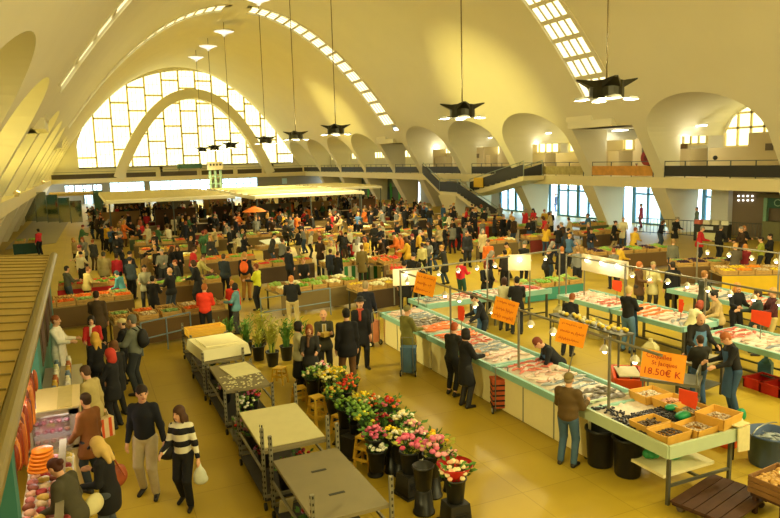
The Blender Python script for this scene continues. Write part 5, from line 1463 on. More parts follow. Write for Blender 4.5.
# ================================================================ BUTCHER'S BOOTH ON THE LEFT
roofm = mat('b89a44', .5, .15, vary=.08, scale=2, name='roof_sheet'); gutm = mat('86753a', .45, .2, vary=.06, name='gutter'); boothm = mat('3f7d74', .55, vary=.12, scale=2, name='teal_panel')
t = thing('market_booth', 'closed teal booth with a ribbed ochre metal roof at the left', 'booth', (-3.2, 14.5, 0))
bx0, by0 = -3.2, 14.5
def L(x, y, z): return (x-bx0, y-by0, z)
rf = MB().add([L(-.98, 5.4, 2.72), L(-.98, 22.9, 2.72), L(-6.6, 22.9, 3.1), L(-6.6, 5.4, 3.1), L(-.98, 5.4, 2.66), L(-.98, 22.9, 2.66), L(-6.6, 22.9, 3.04), L(-6.6, 5.4, 3.04)], [(0,1,2,3),(7,6,5,4),(0,4,5,1),(1,5,6,2),(2,6,7,3),(3,7,4,0)]).build('roof', roofm, t)
mb = MB()
for i in range(27):
    y = 5.7+i*.65
    mb.add([L(-.99, y-.02, 2.722), L(-.99, y+.02, 2.722), L(-6.6, y+.02, 3.105), L(-6.6, y-.02, 3.105), L(-.99, y-.02, 2.74), L(-.99, y+.02, 2.74), L(-6.6, y+.02, 3.118), L(-6.6, y-.02, 3.118)], [(4,5,6,7),(0,4,7,3),(1,2,6,5),(0,1,5,4)])
mb.build('roof_seams', mat('7d6a2e', .5, .2), rf)
pts = [L(-.88, 5.4, 2.68), L(-.88, 22.95, 2.68)]
MB().cyl(*pts, .1, n=14).build('gutter', gutm, t)
MB().box(L(-1.02, 14.2, 2.5), (.08, 17.4, .34)).build('fascia', mat('8d7a3a', .5), t)
MB().box(L(-1.1, 19.2, 1.3), (.1, 7.4, 2.6)).build('wall_panel', boothm, t)
MB().box(L(-1.08, 14.9, 1.3), (.14, 1.2, 2.6)).build('wall_panel', boothm, t)
MB().box(L(-1.0, 8.0, 1.3), (.22, .3, 2.6)).build('corner_post', boothm, t)
MB().box(L(-1.0, 13.4, 1.3), (.16, .2, 2.6)).build('post', boothm, t)
MB().box(L(-3.6, 22.8, 1.3), (5.0, .1, 2.6)).build('wall_panel', boothm, t)
MB().box(L(-3.0, 10.6, 1.3), (.1, 6.0, 2.6)).build('back_wall', mat('b8a878', .7), t)
for i, (y, z, h) in enumerate(((20.6, 1.75, 1.2), (18.6, 1.7, 1.3), (16.6, 1.7, 1.2))):
    MB().box(L(-1.035, y, z), (.04, 1.3, h)).box(L(-1.01, y, z), (.02, 1.15, h*.86), mi=1).build('window_picture', [mat('6a5a44', .5), mat('4a2f26', .5, vary=.6, scale=4)], t)
# butcher's chilled cabinet and counter
cream_l = mat('e2cf96', .5, vary=.04, name='cream_cabinet'); alu = mat('b7b2a8', .3, .7, vary=.05, name='aluminium')
c = thing('display_cabinet', 'tall cream chilled cabinet with a silver framed window beside the booth', 'cabinet', (-.72, 12.1, 0))
MB().box((0, .3, 1.44), (.86, 1.25, .06)).build('top', cream_l, c); MB().box((0, .25, .72), (.84, 1.1, 1.38)).build('body', cream_l, c)
MB().box((.2, .3, 1.475), (.22, 1.2, .012)).build('top_strip', mat('c9b878', .5), c)
f = MB().box((-.33, -.34, 1.12), (.1, .06, .66)).box((.33, -.34, 1.12), (.14, .06, .66)).box((0, -.34, 1.41), (.84, .06, .1)).box((0, -.34, .8), (.84, .06, .08)).build('window_frame', alu, c)
MB().box((0, -.315, 1.1), (.6, .02, .56)).build('inner_panel', mat('c9b6bc', .5), c)
for i in range(3): MB().box((0, -.33, .92+i*.16), (.56, .05, .015)).build('shelf', alu, c)
r = np.random.RandomState(2)
mb = MB()
for i in range(3):
    for j in range(5): mb.ball((-.22+j*.11, -.345, .96+i*.16), (.045, .03, .03+.02*r.rand()), n=7, k=5)
mb.build('meat_goods', mat('b0707a', .5, vary=.5, scale=14), c)['kind'] = 'stuff'
MB().box((0, -.372, 1.1), (.58, .008, .56)).build('glass', glass('f0eef4', .8, 'cabinet_glass'), c)
light('AREA', 'cabinet_light', (-.62, 11.6, 1.5), 6, (1, .9, .86), .4, (-.62, 10.9, .6))
d_ = thing('butcher_counter', 'glazed butcher counter full of meat at the lower left', 'counter', (-.73, 9.6, 0))
MB().box((0, 0, .42), (.62, 3.4, .84)).build('base', cream_l, d_); MB().box((0, 0, .87), (.6, 3.3, .05)).build('tray', mat('d9d4cc', .4), d_)
MB().add([(.3, -1.7, .85), (.3, 1.7, .85), (.2, 1.7, 1.12), (.2, -1.7, 1.12)], [(0, 1, 2, 3)]).build('front_glass', glass('eef2f2', .93, 'counter_glass'), d_)
MB().box((.17, 0, 1.12), (.1, 3.4, .025)).build('top_rail', mat('8d8468', .8), d_)
def meat(x, y, z, s, col, lab, g, seed, nm='meat_joint'):
    r = np.random.RandomState(seed)
    me = sdf_mesh([('e', (r.uniform(-.3, .3)*s, r.uniform(-.3, .3)*s, .4*s), (s*r.uniform(.4, .7), s*r.uniform(.4, .6), s*r.uniform(.3, .45))) for i in range(4)], s/7, .02, nm); me.materials.append(mat(col, .4, vary=.5, scale=22))
    tag(link(nm, me, None, (x, y, z)), lab, 'meat', g)['share'] = 1
k = 0
for j in range(17):
    for i in range(4):
        x, y = -.95+i*.14+.02*(j%2), 8.05+j*.19
        col = ['c87878', 'a83a3a', 'd8a890', 'e0c49a', '8a4a3a', 'd8b85a'][(i*5+j*2) % 6]
        nm = {'c87878': 'pink meat joint', 'a83a3a': 'red meat joint', 'd8a890': 'pale sausage', 'e0c49a': 'cream pate', '8a4a3a': 'brown roast', 'd8b85a': 'yellow terrine'}[col]
        meat(x, y, .895, .1, col, nm+' lying in the butcher counter', nm+'s in the butcher counter', 100+k); k += 1
# cheeses like orange drum on the counter and hanging sausages
me = MB()
for i in range(6): me.lathe([(.02, 0), (.2-.008*i, .012), (.205-.008*i, .045), (.02, .055)], c=(.0+.01*i, 0, i*.062), n=18)
ch = me.build('ham_stack', mat('f08a1e', .5, vary=.15, scale=10), loc=(*at(41, 470, 1.13), 1.13), smooth=True); ch.scale = (.85, .85, .85); tag(ch, 'bright orange stack of sliced goods on the butcher counter', 'food')
r = np.random.RandomState(9)
rl = tag(MB().cyl((0, -1.9, 0), (0, 1.9, 0), .02, n=8).build('hanging_rail', alu, loc=(-.92, 9.9, 2.3)), 'metal rail under the booth gutter carrying the sausages', 'rail')
for i in range(24):
    y = 8.15+i*.14+r.uniform(-.02, .02); ln = r.uniform(.3, .62); col = ['8f3418', 'b0582a', '6a2a1a', 'cf7a36'][r.randint(4)]
    pr = [(.012, 0), (.034, -.05), (.04, -ln*.5), (.032, -ln+.05), (.008, -ln)]
    x = -.92+r.uniform(-.0, .06)
    m_ = MB().lathe([(a, b2) for a, b2 in pr][::-1], n=9); me = m_.mesh('sausage', True); me.materials.append(mat(col, .4, vary=.3, scale=16))
    tag(link('sausage', me, None, (x, y, 2.275)), f"{ {'8f3418':'red','b0582a':'orange brown','6a2a1a':'dark','cf7a36':'pale orange'}[col]} sausage hanging in the row under the booth gutter", 'sausage', f"{ {'8f3418':'red','b0582a':'orange brown','6a2a1a':'dark','cf7a36':'pale orange'}[col]} sausages under the gutter")['share'] = 1
light('POINT', 'booth_light', (-1.3, 9.8, 2.35), 28, (1, .82, .6), .15)
light('POINT', 'booth_light', (-1.3, 11.6, 2.35), 25, (1, .82, .6), .15)
# counter further along with jars and cartons
d2 = thing('glass_counter', 'glass topped counter of jars beyond the cream cabinet', 'counter', (-.62, 14.4, 0))
MB().box((0, 0, .45), (.7, 2.6, .9)).build('base', mat('8f8468', .6), d2); MB().box((0, 0, 1.0), (.68, 2.5, .2)).build('glass_top', glass('dfe8ea', .7, 'jar_glass'), d2); MB().box((0, 0, 1.11), (.72, 2.6, .02)).build('top_frame', alu, d2)
for i in range(14):
    col = ['d8cfa8', 'b86a3a', '6a7a8a', 'e0d8c0', 'c8a03a'][i % 5]; nm = ['cream', 'rust', 'blue grey', 'white', 'golden'][i % 5]
    tag(MB().lathe([(.05, 0), (.055, .02), (.055, .13), (.035, .16), (.04, .165), (.04, .19)], n=10).build('jar', mat(col, .35, vary=.1), loc=(-.74+.22*(i % 2), 13.25+.19*i, 1.125), smooth=True), f'{nm} jar on the glass topped counter', 'jar', f'{nm} jars on the counter')
# carrot stall just beyond the booth
# ================================================================ PEOPLE ONE CAN TELL APART
def bag(kind, pos, col, lab, s=1.0, rz=0.0, strap=None):
    t = thing(kind, lab, 'bag', pos, rz, None); m_ = mat(col, .55, vary=.15, scale=10)
    if kind == 'plastic_bag':
        me = sdf_mesh([('e', (0, 0, -.2*s), (.1*s, .06*s, .13*s)), ('c', (0, 0, -.1*s), (0, 0, -.02*s), .05*s, .02*s), ('e', (.02*s, 0, -.27*s), (.1*s, .065*s, .07*s))], .012, .03, 'bag_body'); me.materials.append(m_); link('bag_body', me, t)
        MB().tube([(-.03, 0, -.05), (-.012, 0, .02), (.012, 0, .02), (.03, 0, -.05)], .006).build('handle', m_, t)
    elif kind == 'paper_bag':
        MB().box((0, 0, -.33*s), (.3*s, .14*s, .36*s)).build('bag_body', m_, t)
        for y in (-.05, .05): MB().tube([(-.08*s, y, -.15*s), (-.05*s, y*.3, .0), (.05*s, y*.3, .0), (.08*s, y, -.15*s)], .007).build('handle', m_, t)
    else:
        me = sdf_mesh([('e', (0, 0, 0), (.17*s, .08*s, .13*s)), ('e', (0, 0, -.06*s), (.18*s, .085*s, .1*s))], .012, .03, 'bag_body'); me.materials.append(m_); link('bag_body', me, t)
        if strap: MB().tube([Vector(q)-Vector(pos) if not rz else Vector(q)-Vector(pos) for q in strap], .013).build('strap', m_, t)
    return t
def backpack(o, J, col, lab, s=1.0):
    pos = world_of(o, J['chest']+J['T'] @ np.array([0, -.2, -.06]))
    t = thing('backpack', lab, 'backpack', pos, o.rotation_euler.z)
    me = sdf_mesh([('e', (0, 0, 0), (.15*s, .1*s, .21*s)), ('e', (0, -.05*s, -.07*s), (.11*s, .08*s, .1*s))], .014, .03, 'bag_body'); me.materials.append(mat(col, .7, vary=.15)); link('bag_body', me, t)
    for sx in (-1, 1): MB().tube([(sx*.08, .08, .2), (sx*.11, .16, .26), (sx*.12, .3, .2), (sx*.12, .33, .0)], .016).build('strap', mat(col, .7, vary=.15), t)
def HP(px, py, h, p, lab, face, fine=True):
    loc, hh = by_head(px, py, h); return make_person(p, lab, loc, face, hh, fine)
def FP(px, py, ph, p, lab, face, lo=1.5, hi=1.9, fine=True):
    loc, hh = by_feet(px, py, ph, lo, hi)
    if 'fish' in lab or 'trolley' in lab or 'capped' in lab or 'flat cap' in lab:
        if 6.9 < loc[0] < 8.3: loc = (min(loc[0], 7.32-p.get('fat', 1)*.05-(.1 if p.get('hem', 0) > .25 else 0)), loc[1], 0)
    return make_person(p, lab, loc, face, hh, fine)
hand = lambda o, J, n, k=.09: world_of(o, J['wr'+n]+J['hd'+n] @ np.array([0, 0, -k]))
A0 = (4, 6, 10, 0); AF = (28, 8, 60, 10); AR = (55, 6, 30, 8)
# the couple walking towards us
o, J, k = FP(150, 495, 383, dict(topname='sweater', top='141722', legs='b7a888', stride=.18, armL=(6, 16, 18, 0), armR=(-4, 10, 14, 0), hem=.05, yaw=30, nod=8, puff=.012, skin=SKIN), 'young man in a dark navy sweater and beige trousers walking beside the striped woman', 200)
o, J, k = FP(187, 505, 404, dict(topname='sweater', top='17171c', stripes=('e4dfc6', .105), legs='141416', hair=('long', '4a2e1a'), stride=.26, wide=.9, armL=(6, 14, 8, 0), armR=(12, 14, 62, 0), hem=.04, yaw=-22, nod=4, puff=.01), 'woman in a black and white striped sweater and black trousers, long brown hair', 208)
bag('plastic_bag', hand(o, J, 'L'), 'd8dcc8', 'thin white plastic bag in the hand of the striped woman', 1.0)
p = world_of(o, J['pel']+np.array([.24, -.05, .02])); bag('handbag', p, '1a1a1e', 'black shoulder bag at the hip of the striped woman', .9, 0, [p, world_of(o, J['shR']+np.array([.0, .04, .07])), world_of(o, J['pel']+np.array([.2, -.12, .1]))])
# at the butcher's
o, J, k = HP(105, 437, 1.66, dict(top='17171a', legs='4a5058', hem=.3, hair=('long', 'd2b066'), lean=6, armL=(10, 8, 80, 0), armR=(16, 10, 88, 20), nod=14, wide=1.0), 'blonde woman in a black coat with dark glasses standing at the butcher counter', -62)
MB().box((-.032, 0, 0), (.055, .012, .036)).box((.032, 0, 0), (.055, .012, .036)).box((0, 0, .005), (.02, .01, .008)).build('sunglasses', blackp, o).matrix_local = Matrix.Translation(J['head']+J['Hd'] @ np.array([0, .112, .012])) @ Matrix([list(r_)+[0] for r_ in J['Hd']]+[[0, 0, 0, 1]])
p = world_of(o, J['pel']+np.array([.26, .02, .1])); bag('handbag', p, '9a4a22', 'brown leather shoulder bag of the blonde woman in black', 1.15, 0.9, None)
MB().tube([p, world_of(o, J['shR']+np.array([.02, .03, .08])), world_of(o, J['pel']+np.array([.2, -.14, .12]))], .014).build('bag_strap', mat('9a4a22', .55, vary=.15, scale=10), bpy.data.objects[[q.name for q in COL.objects if q.get('label', '').startswith('brown leather shoulder')][0]]).matrix_parent_inverse = (Matrix.Translation(p) @ Matrix.Rotation(.9, 4, 'Z')).inverted()
o, J, k = HP(70, 457, 1.64, dict(top='4a4634', legs='4a4a44', hem=.16, hair=('bun', '4a2418'), lean=16, nod=12, armL=(20, 6, 60, 0), armR=(10, 10, 30, 0), puff=.03, wide=1.05), 'woman in an olive jacket with glasses and tied brown hair leaning over the meat', -58)
p = world_of(o, J['pel']+np.array([.27, -.1, .0])); bag('handbag', p, 'd9cf9a', 'cream cloth bag on the shoulder of the woman in the olive jacket', .95, .9)
o, J, k = HP(86, 394, 1.66, dict(top='7a4a22', legs='26303a', hem=.3, hair=('short', '3a2616'), armL=(12, 8, 30, 0), armR=A0, puff=.022), 'person in a rust brown jacket standing against the cream cabinet', -40)
o, J, k = HP(90, 366, 1.72, dict(top='b3a268', legs='2c2c2e', hem=.2, hair=('short', '4a3320'), lean=6, nod=10, armL=(20, 8, 40, 0), armR=(2, 12, 8, 0), puff=.02), 'person in a long beige jacket leaning towards the booth counter', -50)
bag('paper_bag', hand(o, J, 'R'), 'e4c9a0', 'paper bag with red stripes held by the person in the beige jacket', 1.05, .5)
q = [b_ for b_ in COL.objects if b_.get('label', '').startswith('paper bag with red')][0]
MB().box((-.07, 0, -.33*1.05), (.05, .155, .37)).box((.08, 0, -.33*1.05), (.06, .155, .37)).build('stripes', mat('d8542a', .6), q)
o, J, k = HP(110, 349, 1.66, dict(top='191a1d', legs='1c1c1f', hem=.3, hair=('hood', 'c23a2a'), armL=AF, armR=A0), 'person in black with a red hood, right behind the beige jacket', -60)
o, J, k = HP(95, 333, 1.66, dict(top='15161a', legs='1a1b20', hem=.12, hair=('long', 'd2a23e'), armL=A0, armR=AF, wide=.95), 'woman with long blonde hair in a black jacket, seen from behind', -30)
o, J, k = HP(91, 316, 1.64, dict(top='c02a26', legs='5a5248', hem=.1, hair=('bob', '201814'), armL=AF, armR=AF, scarf='d8d0b0'), 'woman in a bright red jacket with dark hair facing the camera', 185)
o, J, k = HP(114, 341, 1.66, dict(top='191a1c', legs='17181a', hem=.35, hair=('bob', '6a4524'), armL=A0, armR=A0), 'woman in a long black coat with bobbed brown hair at the booth', -35)
o, J, k = HP(111, 290, 1.78, dict(top='4a3a26', legs='22201e', hem=.25, hair=('short', '2a1c12'), armL=AF, armR=A0, wide=1.1, fat=1.1), 'broad man in a brown jacket seen from behind near the carrots', 10)
o, J, k = FP(128, 383, 318, dict(top='17171a', legs='191a1e', hem=.1, hair=('cap', 'd8c890'), armL=AF, armR=A0, stride=.1), 'man in black wearing a cream cap, beside the black backpack', -70)
o, J, k = FP(139, 394, 311, dict(top='6f7468', legs='2c3138', hem=.08, hair=('short', '6a6a5e'), armL=AF, armR=A0, puff=.025), 'man in a grey jacket carrying a black backpack', -60)
backpack(o, J, '161618', 'black backpack on the man in the grey jacket', 1.1)
# butcher in white
o, J, k = HP(54, 316, 1.78, dict(top='e8e2d4', legs='d8d4c8', hem=.3, hair=('short', '8a4a22'), armL=AF, armR=AF, apron='efeae0'), 'butcher in white standing at the corner of the teal booth', 110)
# red and blue jackets by the flowers
o, J, k = FP(207, 341, 284, dict(top='e23a22', legs='1f2126', hem=.1, hair=('short', 'a05a26'), lean=8, armL=AF, armR=AF, puff=.035, wide=1.05), 'person in a bright red padded jacket by the yellow stools', 20)
o, J, k = FP(217, 333, 283, dict(top='d83420', legs='26262a', hem=.06, hair=('short', 'a8692e'), armL=AF, armR=A0, puff=.03), 'second red jacket close behind the first, with fair hair', 15)
o, J, k = FP(236, 333, 283, dict(top='5f8f9e', legs='3a3c40', hem=.12, hair=('bob', '1c1614'), armL=AF, armR=A0, yaw=-20), 'woman in a light blue jacket with dark hair by the tall greenery', -66)
o, J, k = FP(247, 300, 247, dict(top='1c1c22', legs='a8783a', hem=.05, hair=('short', 'b88a4a'), armL=A0, armR=A0, stride=.1), 'person in ochre trousers with an orange backpack seen from behind', 25)
backpack(o, J, 'e8641e', 'orange backpack in the open aisle', 1.1)
# round the flower stall
o, J, k = HP(297, 322, 1.66, dict(topname='cardigan', top='b8b48c', legs='17171a', hem=.12, hair=('bob', '1e1612'), armL=AF, armR=AF, skirt=.4), 'woman in a pale grey cardigan and black skirt at the flower buckets', 100)
o, J, k = HP(309, 325, 1.62, dict(top='2a2a28', legs='1f1f22', hem=.2, hair=('bob', '8a4a28'), armL=AF, armR=AF, scarf='6a4a34'), 'brown haired person in dark clothes between the cardigan and the suit', 200)
o, J, k = HP(323, 310, 1.76, dict(top='3a3a2c', legs='2a2a28', hem=.14, hair=('bald', '8a6a4a'), armL=(30, 4, 80, 20), armR=(30, 4, 80, 20)), 'balding man in a grey suit holding a small box', 195)
MB().box((0, .115, -.02), (.1, .012, .22)).box((0, .122, -.02), (.04, .012, .2), mi=1).build('shirt', [mat('ddd8c8', .7), mat('b8a040', .6)], o).matrix_local = Matrix.Translation(J['chest']+np.array([0, .02, .05]))
p = world_of(o, (J['wrL']+J['wrR'])/2+np.array([0, .1, .03])); tag(MB().box((0, 0, 0), (.2, .14, .1)).build('box', mat('c9a84a', .6), loc=p, rz=.4), 'small ochre box held by the man in the grey suit', 'box')
o, J, k = FP(349, 388, 308, dict(top='14151b', legs='6a4a2c', hem=.22, hair=('short', '15110f'), armL=A0, armR=A0, wide=1.08), 'man in a black jacket and brown trousers, his back to us beside the suit', 10)
o, J, k = FP(362, 368, 292, dict(top='15151a', legs='1b1b1f', hem=.3, hair=('hat', '1b1a18'), armL=A0, armR=A0, scarf='a8442e', stride=.15), 'man in a black hat and red scarf facing us across the aisle', 190, hi=1.85)
o, J, k = FP(374, 345, 281, dict(top='171b2a', legs='1c1e26', hem=.3, hair=('short', '9a8a6a'), armL=A0, armR=(10, 10, 6, 0)), 'man in a dark navy coat standing by the pink trolley', 30)
def shop_trolley(px, py, col, lab, rz, stripes=None, h=.58):
    x, y = at(px, py); t = thing('shopping_trolley', lab, 'trolley', (x, y, 0), rz); m_ = mat(col, .75, vary=.2, scale=8)
    b_ = MB().box((0, 0, .1+h/2), (.34, .24, h), taper=1.08).build('bag_body', m_, t)
    MB().box((0, .02, .12+h), (.38, .28, .05)).build('flap', m_, t)
    if stripes:
        mb = MB()
        for i in range(5): mb.box((0, 0, .16+i*.11), (.365, .262, .035))
        mb.build('stripes', mat(stripes, .75, vary=.2), t)
    MB().tube([(-.13, -.15, .06), (-.13, -.15, 1.0), (.13, -.15, 1.0), (.13, -.15, .06)], .012).build('frame', steel, t)
    for s in (-1, 1):
        w_ = MB().cyl((s*.17, -.13, .08), (s*.2, -.13, .08), .08, n=16).build('wheel', blackp, t); MB().cyl((s*.165, -.13, .08), (s*.205, -.13, .08), .05, n=12).build('hub', mat('d8d4c4', .5), w_)
    MB().tube([(-.1, .1, .1), (-.1, .12, 0.01), (.1, .12, .01), (.1, .1, .1)], .01).build('foot', steel, t)
shop_trolley(373, 345, 'e0937a', 'pink shopping trolley standing in the aisle beside the navy coat', .3)
# customers along the fish counter
o, J, k = FP(426, 368, 304, dict(top='6d6a30', legs='23211e', hem=.3, hair=('beanie', '7a7446'), armL=A0, armR=(25, 6, 60, 0), puff=.025, wide=1.05, fat=1.1), 'elderly person in an olive coat and hat beside the blue trolley', 75)
shop_trolley(409, 375, '4a6a86', 'blue shopping trolley behind the elderly person in olive', -.6)
o, J, k = FP(468, 392, 321, dict(top='1d1f1c', legs='17181a', hem=.08, hair=('short', 'a04a20'), armL=(25, 8, 40, 0), armR=AF, short=.18, puff=.018, lean=10, stride=.12), 'red haired woman in a black jacket and cropped trousers at the fish', 60, hi=1.7)
o, J, k = FP(488, 402, 326, dict(top='15161a', legs='2a2a2c', hem=.42, hair=('bob', '191413'), armL=AF, armR=AF, puff=.02), 'woman in a long black coat beside the plaid trolley', 85, hi=1.72)
shop_trolley(500, 411, 'b8562e', 'plaid orange and black shopping trolley of the woman in black', -.35, '1c1a1a')
o, J, k = FP(575, 463, 372, dict(top='5a4522', legs='44607a', hem=.1, hair=('cap', '7a6a3e'), armL=(20, 10, 75, 0), armR=(20, 10, 75, 0), puff=.035, wide=1.12, fat=1.1, shoe='2a2420', hair2='8a7a5a'), 'elderly man in a brown jacket, flat cap and blue jeans seen from behind', 62)
# fish sellers
APR = '4f78a8'
o, J, k = HP(484, 291, 1.74, dict(topname='sweater', top='1a1c22', legs='26303c', hem=.05, hair=('short', '2a1c14'), apron=APR, armL=(35, 8, 40, 0), armR=(40, 8, 50, 0), lean=18, nod=20), 'fish seller in a blue apron bending behind the middle counter', -70)
o, J, k = HP(561, 327, 1.72, dict(topname='sweater', top='191b20', legs='2a3a4e', hem=.05, hair=('short', '7a3a22'), apron=APR, armL=(50, 8, 25, 0), armR=(50, 8, 25, 0), lean=42, nod=10), 'fish seller with red hair bending low over the near counter', -68)
o, J, k = FP(627, 352, 281, dict(topname='sweater', top='17181b', legs='55799a', hem=.06, hair=('short', 'c8b070'), apron='55799a', armL=AF, armR=AF), 'fish seller in black with a blue apron seen from behind at the salmon counter', 75, hi=1.8)
o, J, k = HP(697, 311, 1.78, dict(topname='sweater', top='22211f', legs='34506e', hem=.05, hair=('bald', '3a2a1c'), apron='5b86b4', armL=(30, 14, 55, 0), armR=(30, 14, 55, 0), lean=10, nod=14, wide=1.1, fat=1.15), 'balding fish seller in a pale blue apron facing us', 200)
o, J, k = FP(698, 405, 340, dict(topname='vest', top='26261f', legs='3f5f86', hem=.1, hair=('short', '3a2a1c'), armL=AF, armR=AF, wide=1.08, puff=.03), 'fish seller in a dark vest and jeans with his back to us', 20, hi=1.75)
o, J, k = FP(733, 415, 330, dict(topname='sweater', top='18191c', legs='2f4a66', hem=.06, hair=('short', 'a05a2c'), apron='3f6288', armL=(35, 8, 50, 0), armR=(35, 8, 50, 0), lean=12, nod=25), 'fish seller in black with a short red beard looking down, at the right', -60, hi=1.82)
# customers behind the fish rows
for i, (px, py, h, p, lab, f) in enumerate([
 (486, 262, 1.72, dict(top='17181b', legs='1a1a1d', hem=.25, hair=('bob', '6a2a1c'), armL=AF, armR=AF, scarf='c8c0a8'), 'woman in a black jacket with auburn hair behind the back fish counter', 190),
 (504, 278, 1.64, dict(top='c8c39a', legs='3a3a36', hem=.12, hair=('bob', '3a2014'), armL=AF, armR=AF), 'woman in a cream jacket inside the stall near the back counter', 60),
 (517, 277, 1.74, dict(top='17181c', legs='22252b', hem=.2, hair=('short', '14110f'), armL=AF, armR=AF, wide=1.1), 'dark haired man in a black jacket inside the stall near the square board', 30),
 (505, 250, 1.7, dict(top='2a221f', legs='16161a', hem=.08, hair=('short', '241a14'), armL=A0, armR=A0), 'person in a dark brown top under the lit square board', 10),
 (562, 247, 1.74, dict(top='16171c', legs='131418', hem=.3, hair=('short', 'b06a2e'), armL=A0, armR=A0), 'tall person in a black coat behind the inner back counter', 20),
 (578, 247, 1.72, dict(top='7a7c78', legs='23252b', hem=.1, hair=('short', '8a6a3a'), armL=A0, armR=A0), 'person in a grey jacket beside the long pale board', 30),
 (568, 293, 1.7, dict(top='17181c', legs='22252b', hem=.1, hair=('short', '8a4a20'), armL=AF, armR=AF, lean=25), 'person in black bending inside the stall under the rail', 60),
 (404, 262, 1.76, dict(top='1a1b1e', legs='1c1c20', hem=.4, hair=('beanie', '1c1c1e'), armL=A0, armR=A0, wide=1.15, fat=1.15), 'stout person in a long black coat at the far corner of the stall', 30),
 (419, 263, 1.72, dict(top='19191c', legs='17171a', hem=.3, hair=('short', '1c1612'), armL=A0, armR=A0), 'person in black half hidden by the far orange card', 40),
 (641, 262, 1.72, dict(top='5a4026', legs='2c2a28', hem=.3, hair=('long', 'b0642a'), armL=A0, armR=AF), 'woman with long ginger hair behind the salmon counter', 160),
 (651, 262, 1.7, dict(top='cfc68c', legs='3c3a34', hem=.3, hair=('short', '9a8a5a'), armL=AF, armR=AF), 'person in a pale straw jacket behind the salmon counter', 210),
 (673, 262, 1.76, dict(top='15161a', legs='17181c', hem=.4, hair=('short', '2a2018'), armL=A0, armR=A0, wide=1.1), 'large person in black behind the pale wrapping at the right row', 30),
 (704, 271, 1.74, dict(top='3c4034', legs='2a2a28', hem=.3, hair=('short', '9a6a34'), armL=AF, armR=AF), 'person in a dark olive jacket turned to the right behind the pole', 100),
 (690, 299, 1.62, dict(top='d8d29c', legs='3c3a34', hem=.1, hair=('bob', '8a3a20'), armL=AF, armR=AF, lean=25), 'auburn haired person in a cream jacket bending behind the balding seller', 100),
 (721, 291, 1.66, dict(top='b8a06a', legs='1c1c20', hem=.12, hair=('short', '171311'), armL=AF, armR=AF, lean=12), 'dark haired woman in a tan jacket at the right row', -60),
 (737, 283, 1.7, dict(top='16171a', legs='1c1d22', hem=.1, hair=('long', 'd08a3e'), armL=AF, armR=AF), 'woman with ginger blonde hair in a black jacket at the right row', 200),
 (759, 290, 1.72, dict(top='2f3c38', legs='22252b', hem=.2, hair=('short', '3a2a1c'), armL=A0, armR=AF), 'person in a dark green jacket behind the twin poles', -50),
 (774, 288, 1.72, dict(top='4a1c1e', legs='b8a468', hem=.1, hair=('short', 'c89a5a'), armL=AF, armR=AF), 'person in a wine red sweater and sand trousers at the right edge', -60),
 (689, 241, 1.72, dict(top='6a6a5a', legs='2c3440', hem=.1, hair=('short', '9a7a4a'), armL=A0, armR=A0), 'person in a grey green jacket near the gallery barrier', 60),
 (733, 243, 1.68, dict(top='7a1c22', legs='3a4658', hem=.1, hair=('bob', 'c8843a'), armL=AF, armR=AF), 'person in a dark red jacket at the yellow stall', 60),
 (741, 244, 1.76, dict(top='5c5446', legs='5a6a80', hem=.25, hair=('short', 'd0a060'), armL=AF, armR=AF, wide=1.1), 'person in a grey brown coat at the yellow stall', 40),
 (762, 237, 1.7, dict(top='9aa03a', legs='2c2c2a', hem=.1, hair=('short', '2a2018'), armL=AF, armR=AF), 'person in an olive yellow top behind the yellow stall', -40),
 (771, 234, 1.72, dict(top='17171a', legs='17171a', hem=.2, hair=('short', '2a2018'), armL=AF, armR=AF), 'person in black behind the yellow stall at the right edge', -60),
 (744, 226, 1.7, dict(top='1c1c20', legs='17171a', hem=.2, hair=('bob', 'a86a34'), armL=AF, armR=AF), 'person in black with light brown hair before the dotted lights', 200),
]):
    HP(px, py, h, p, lab, f)
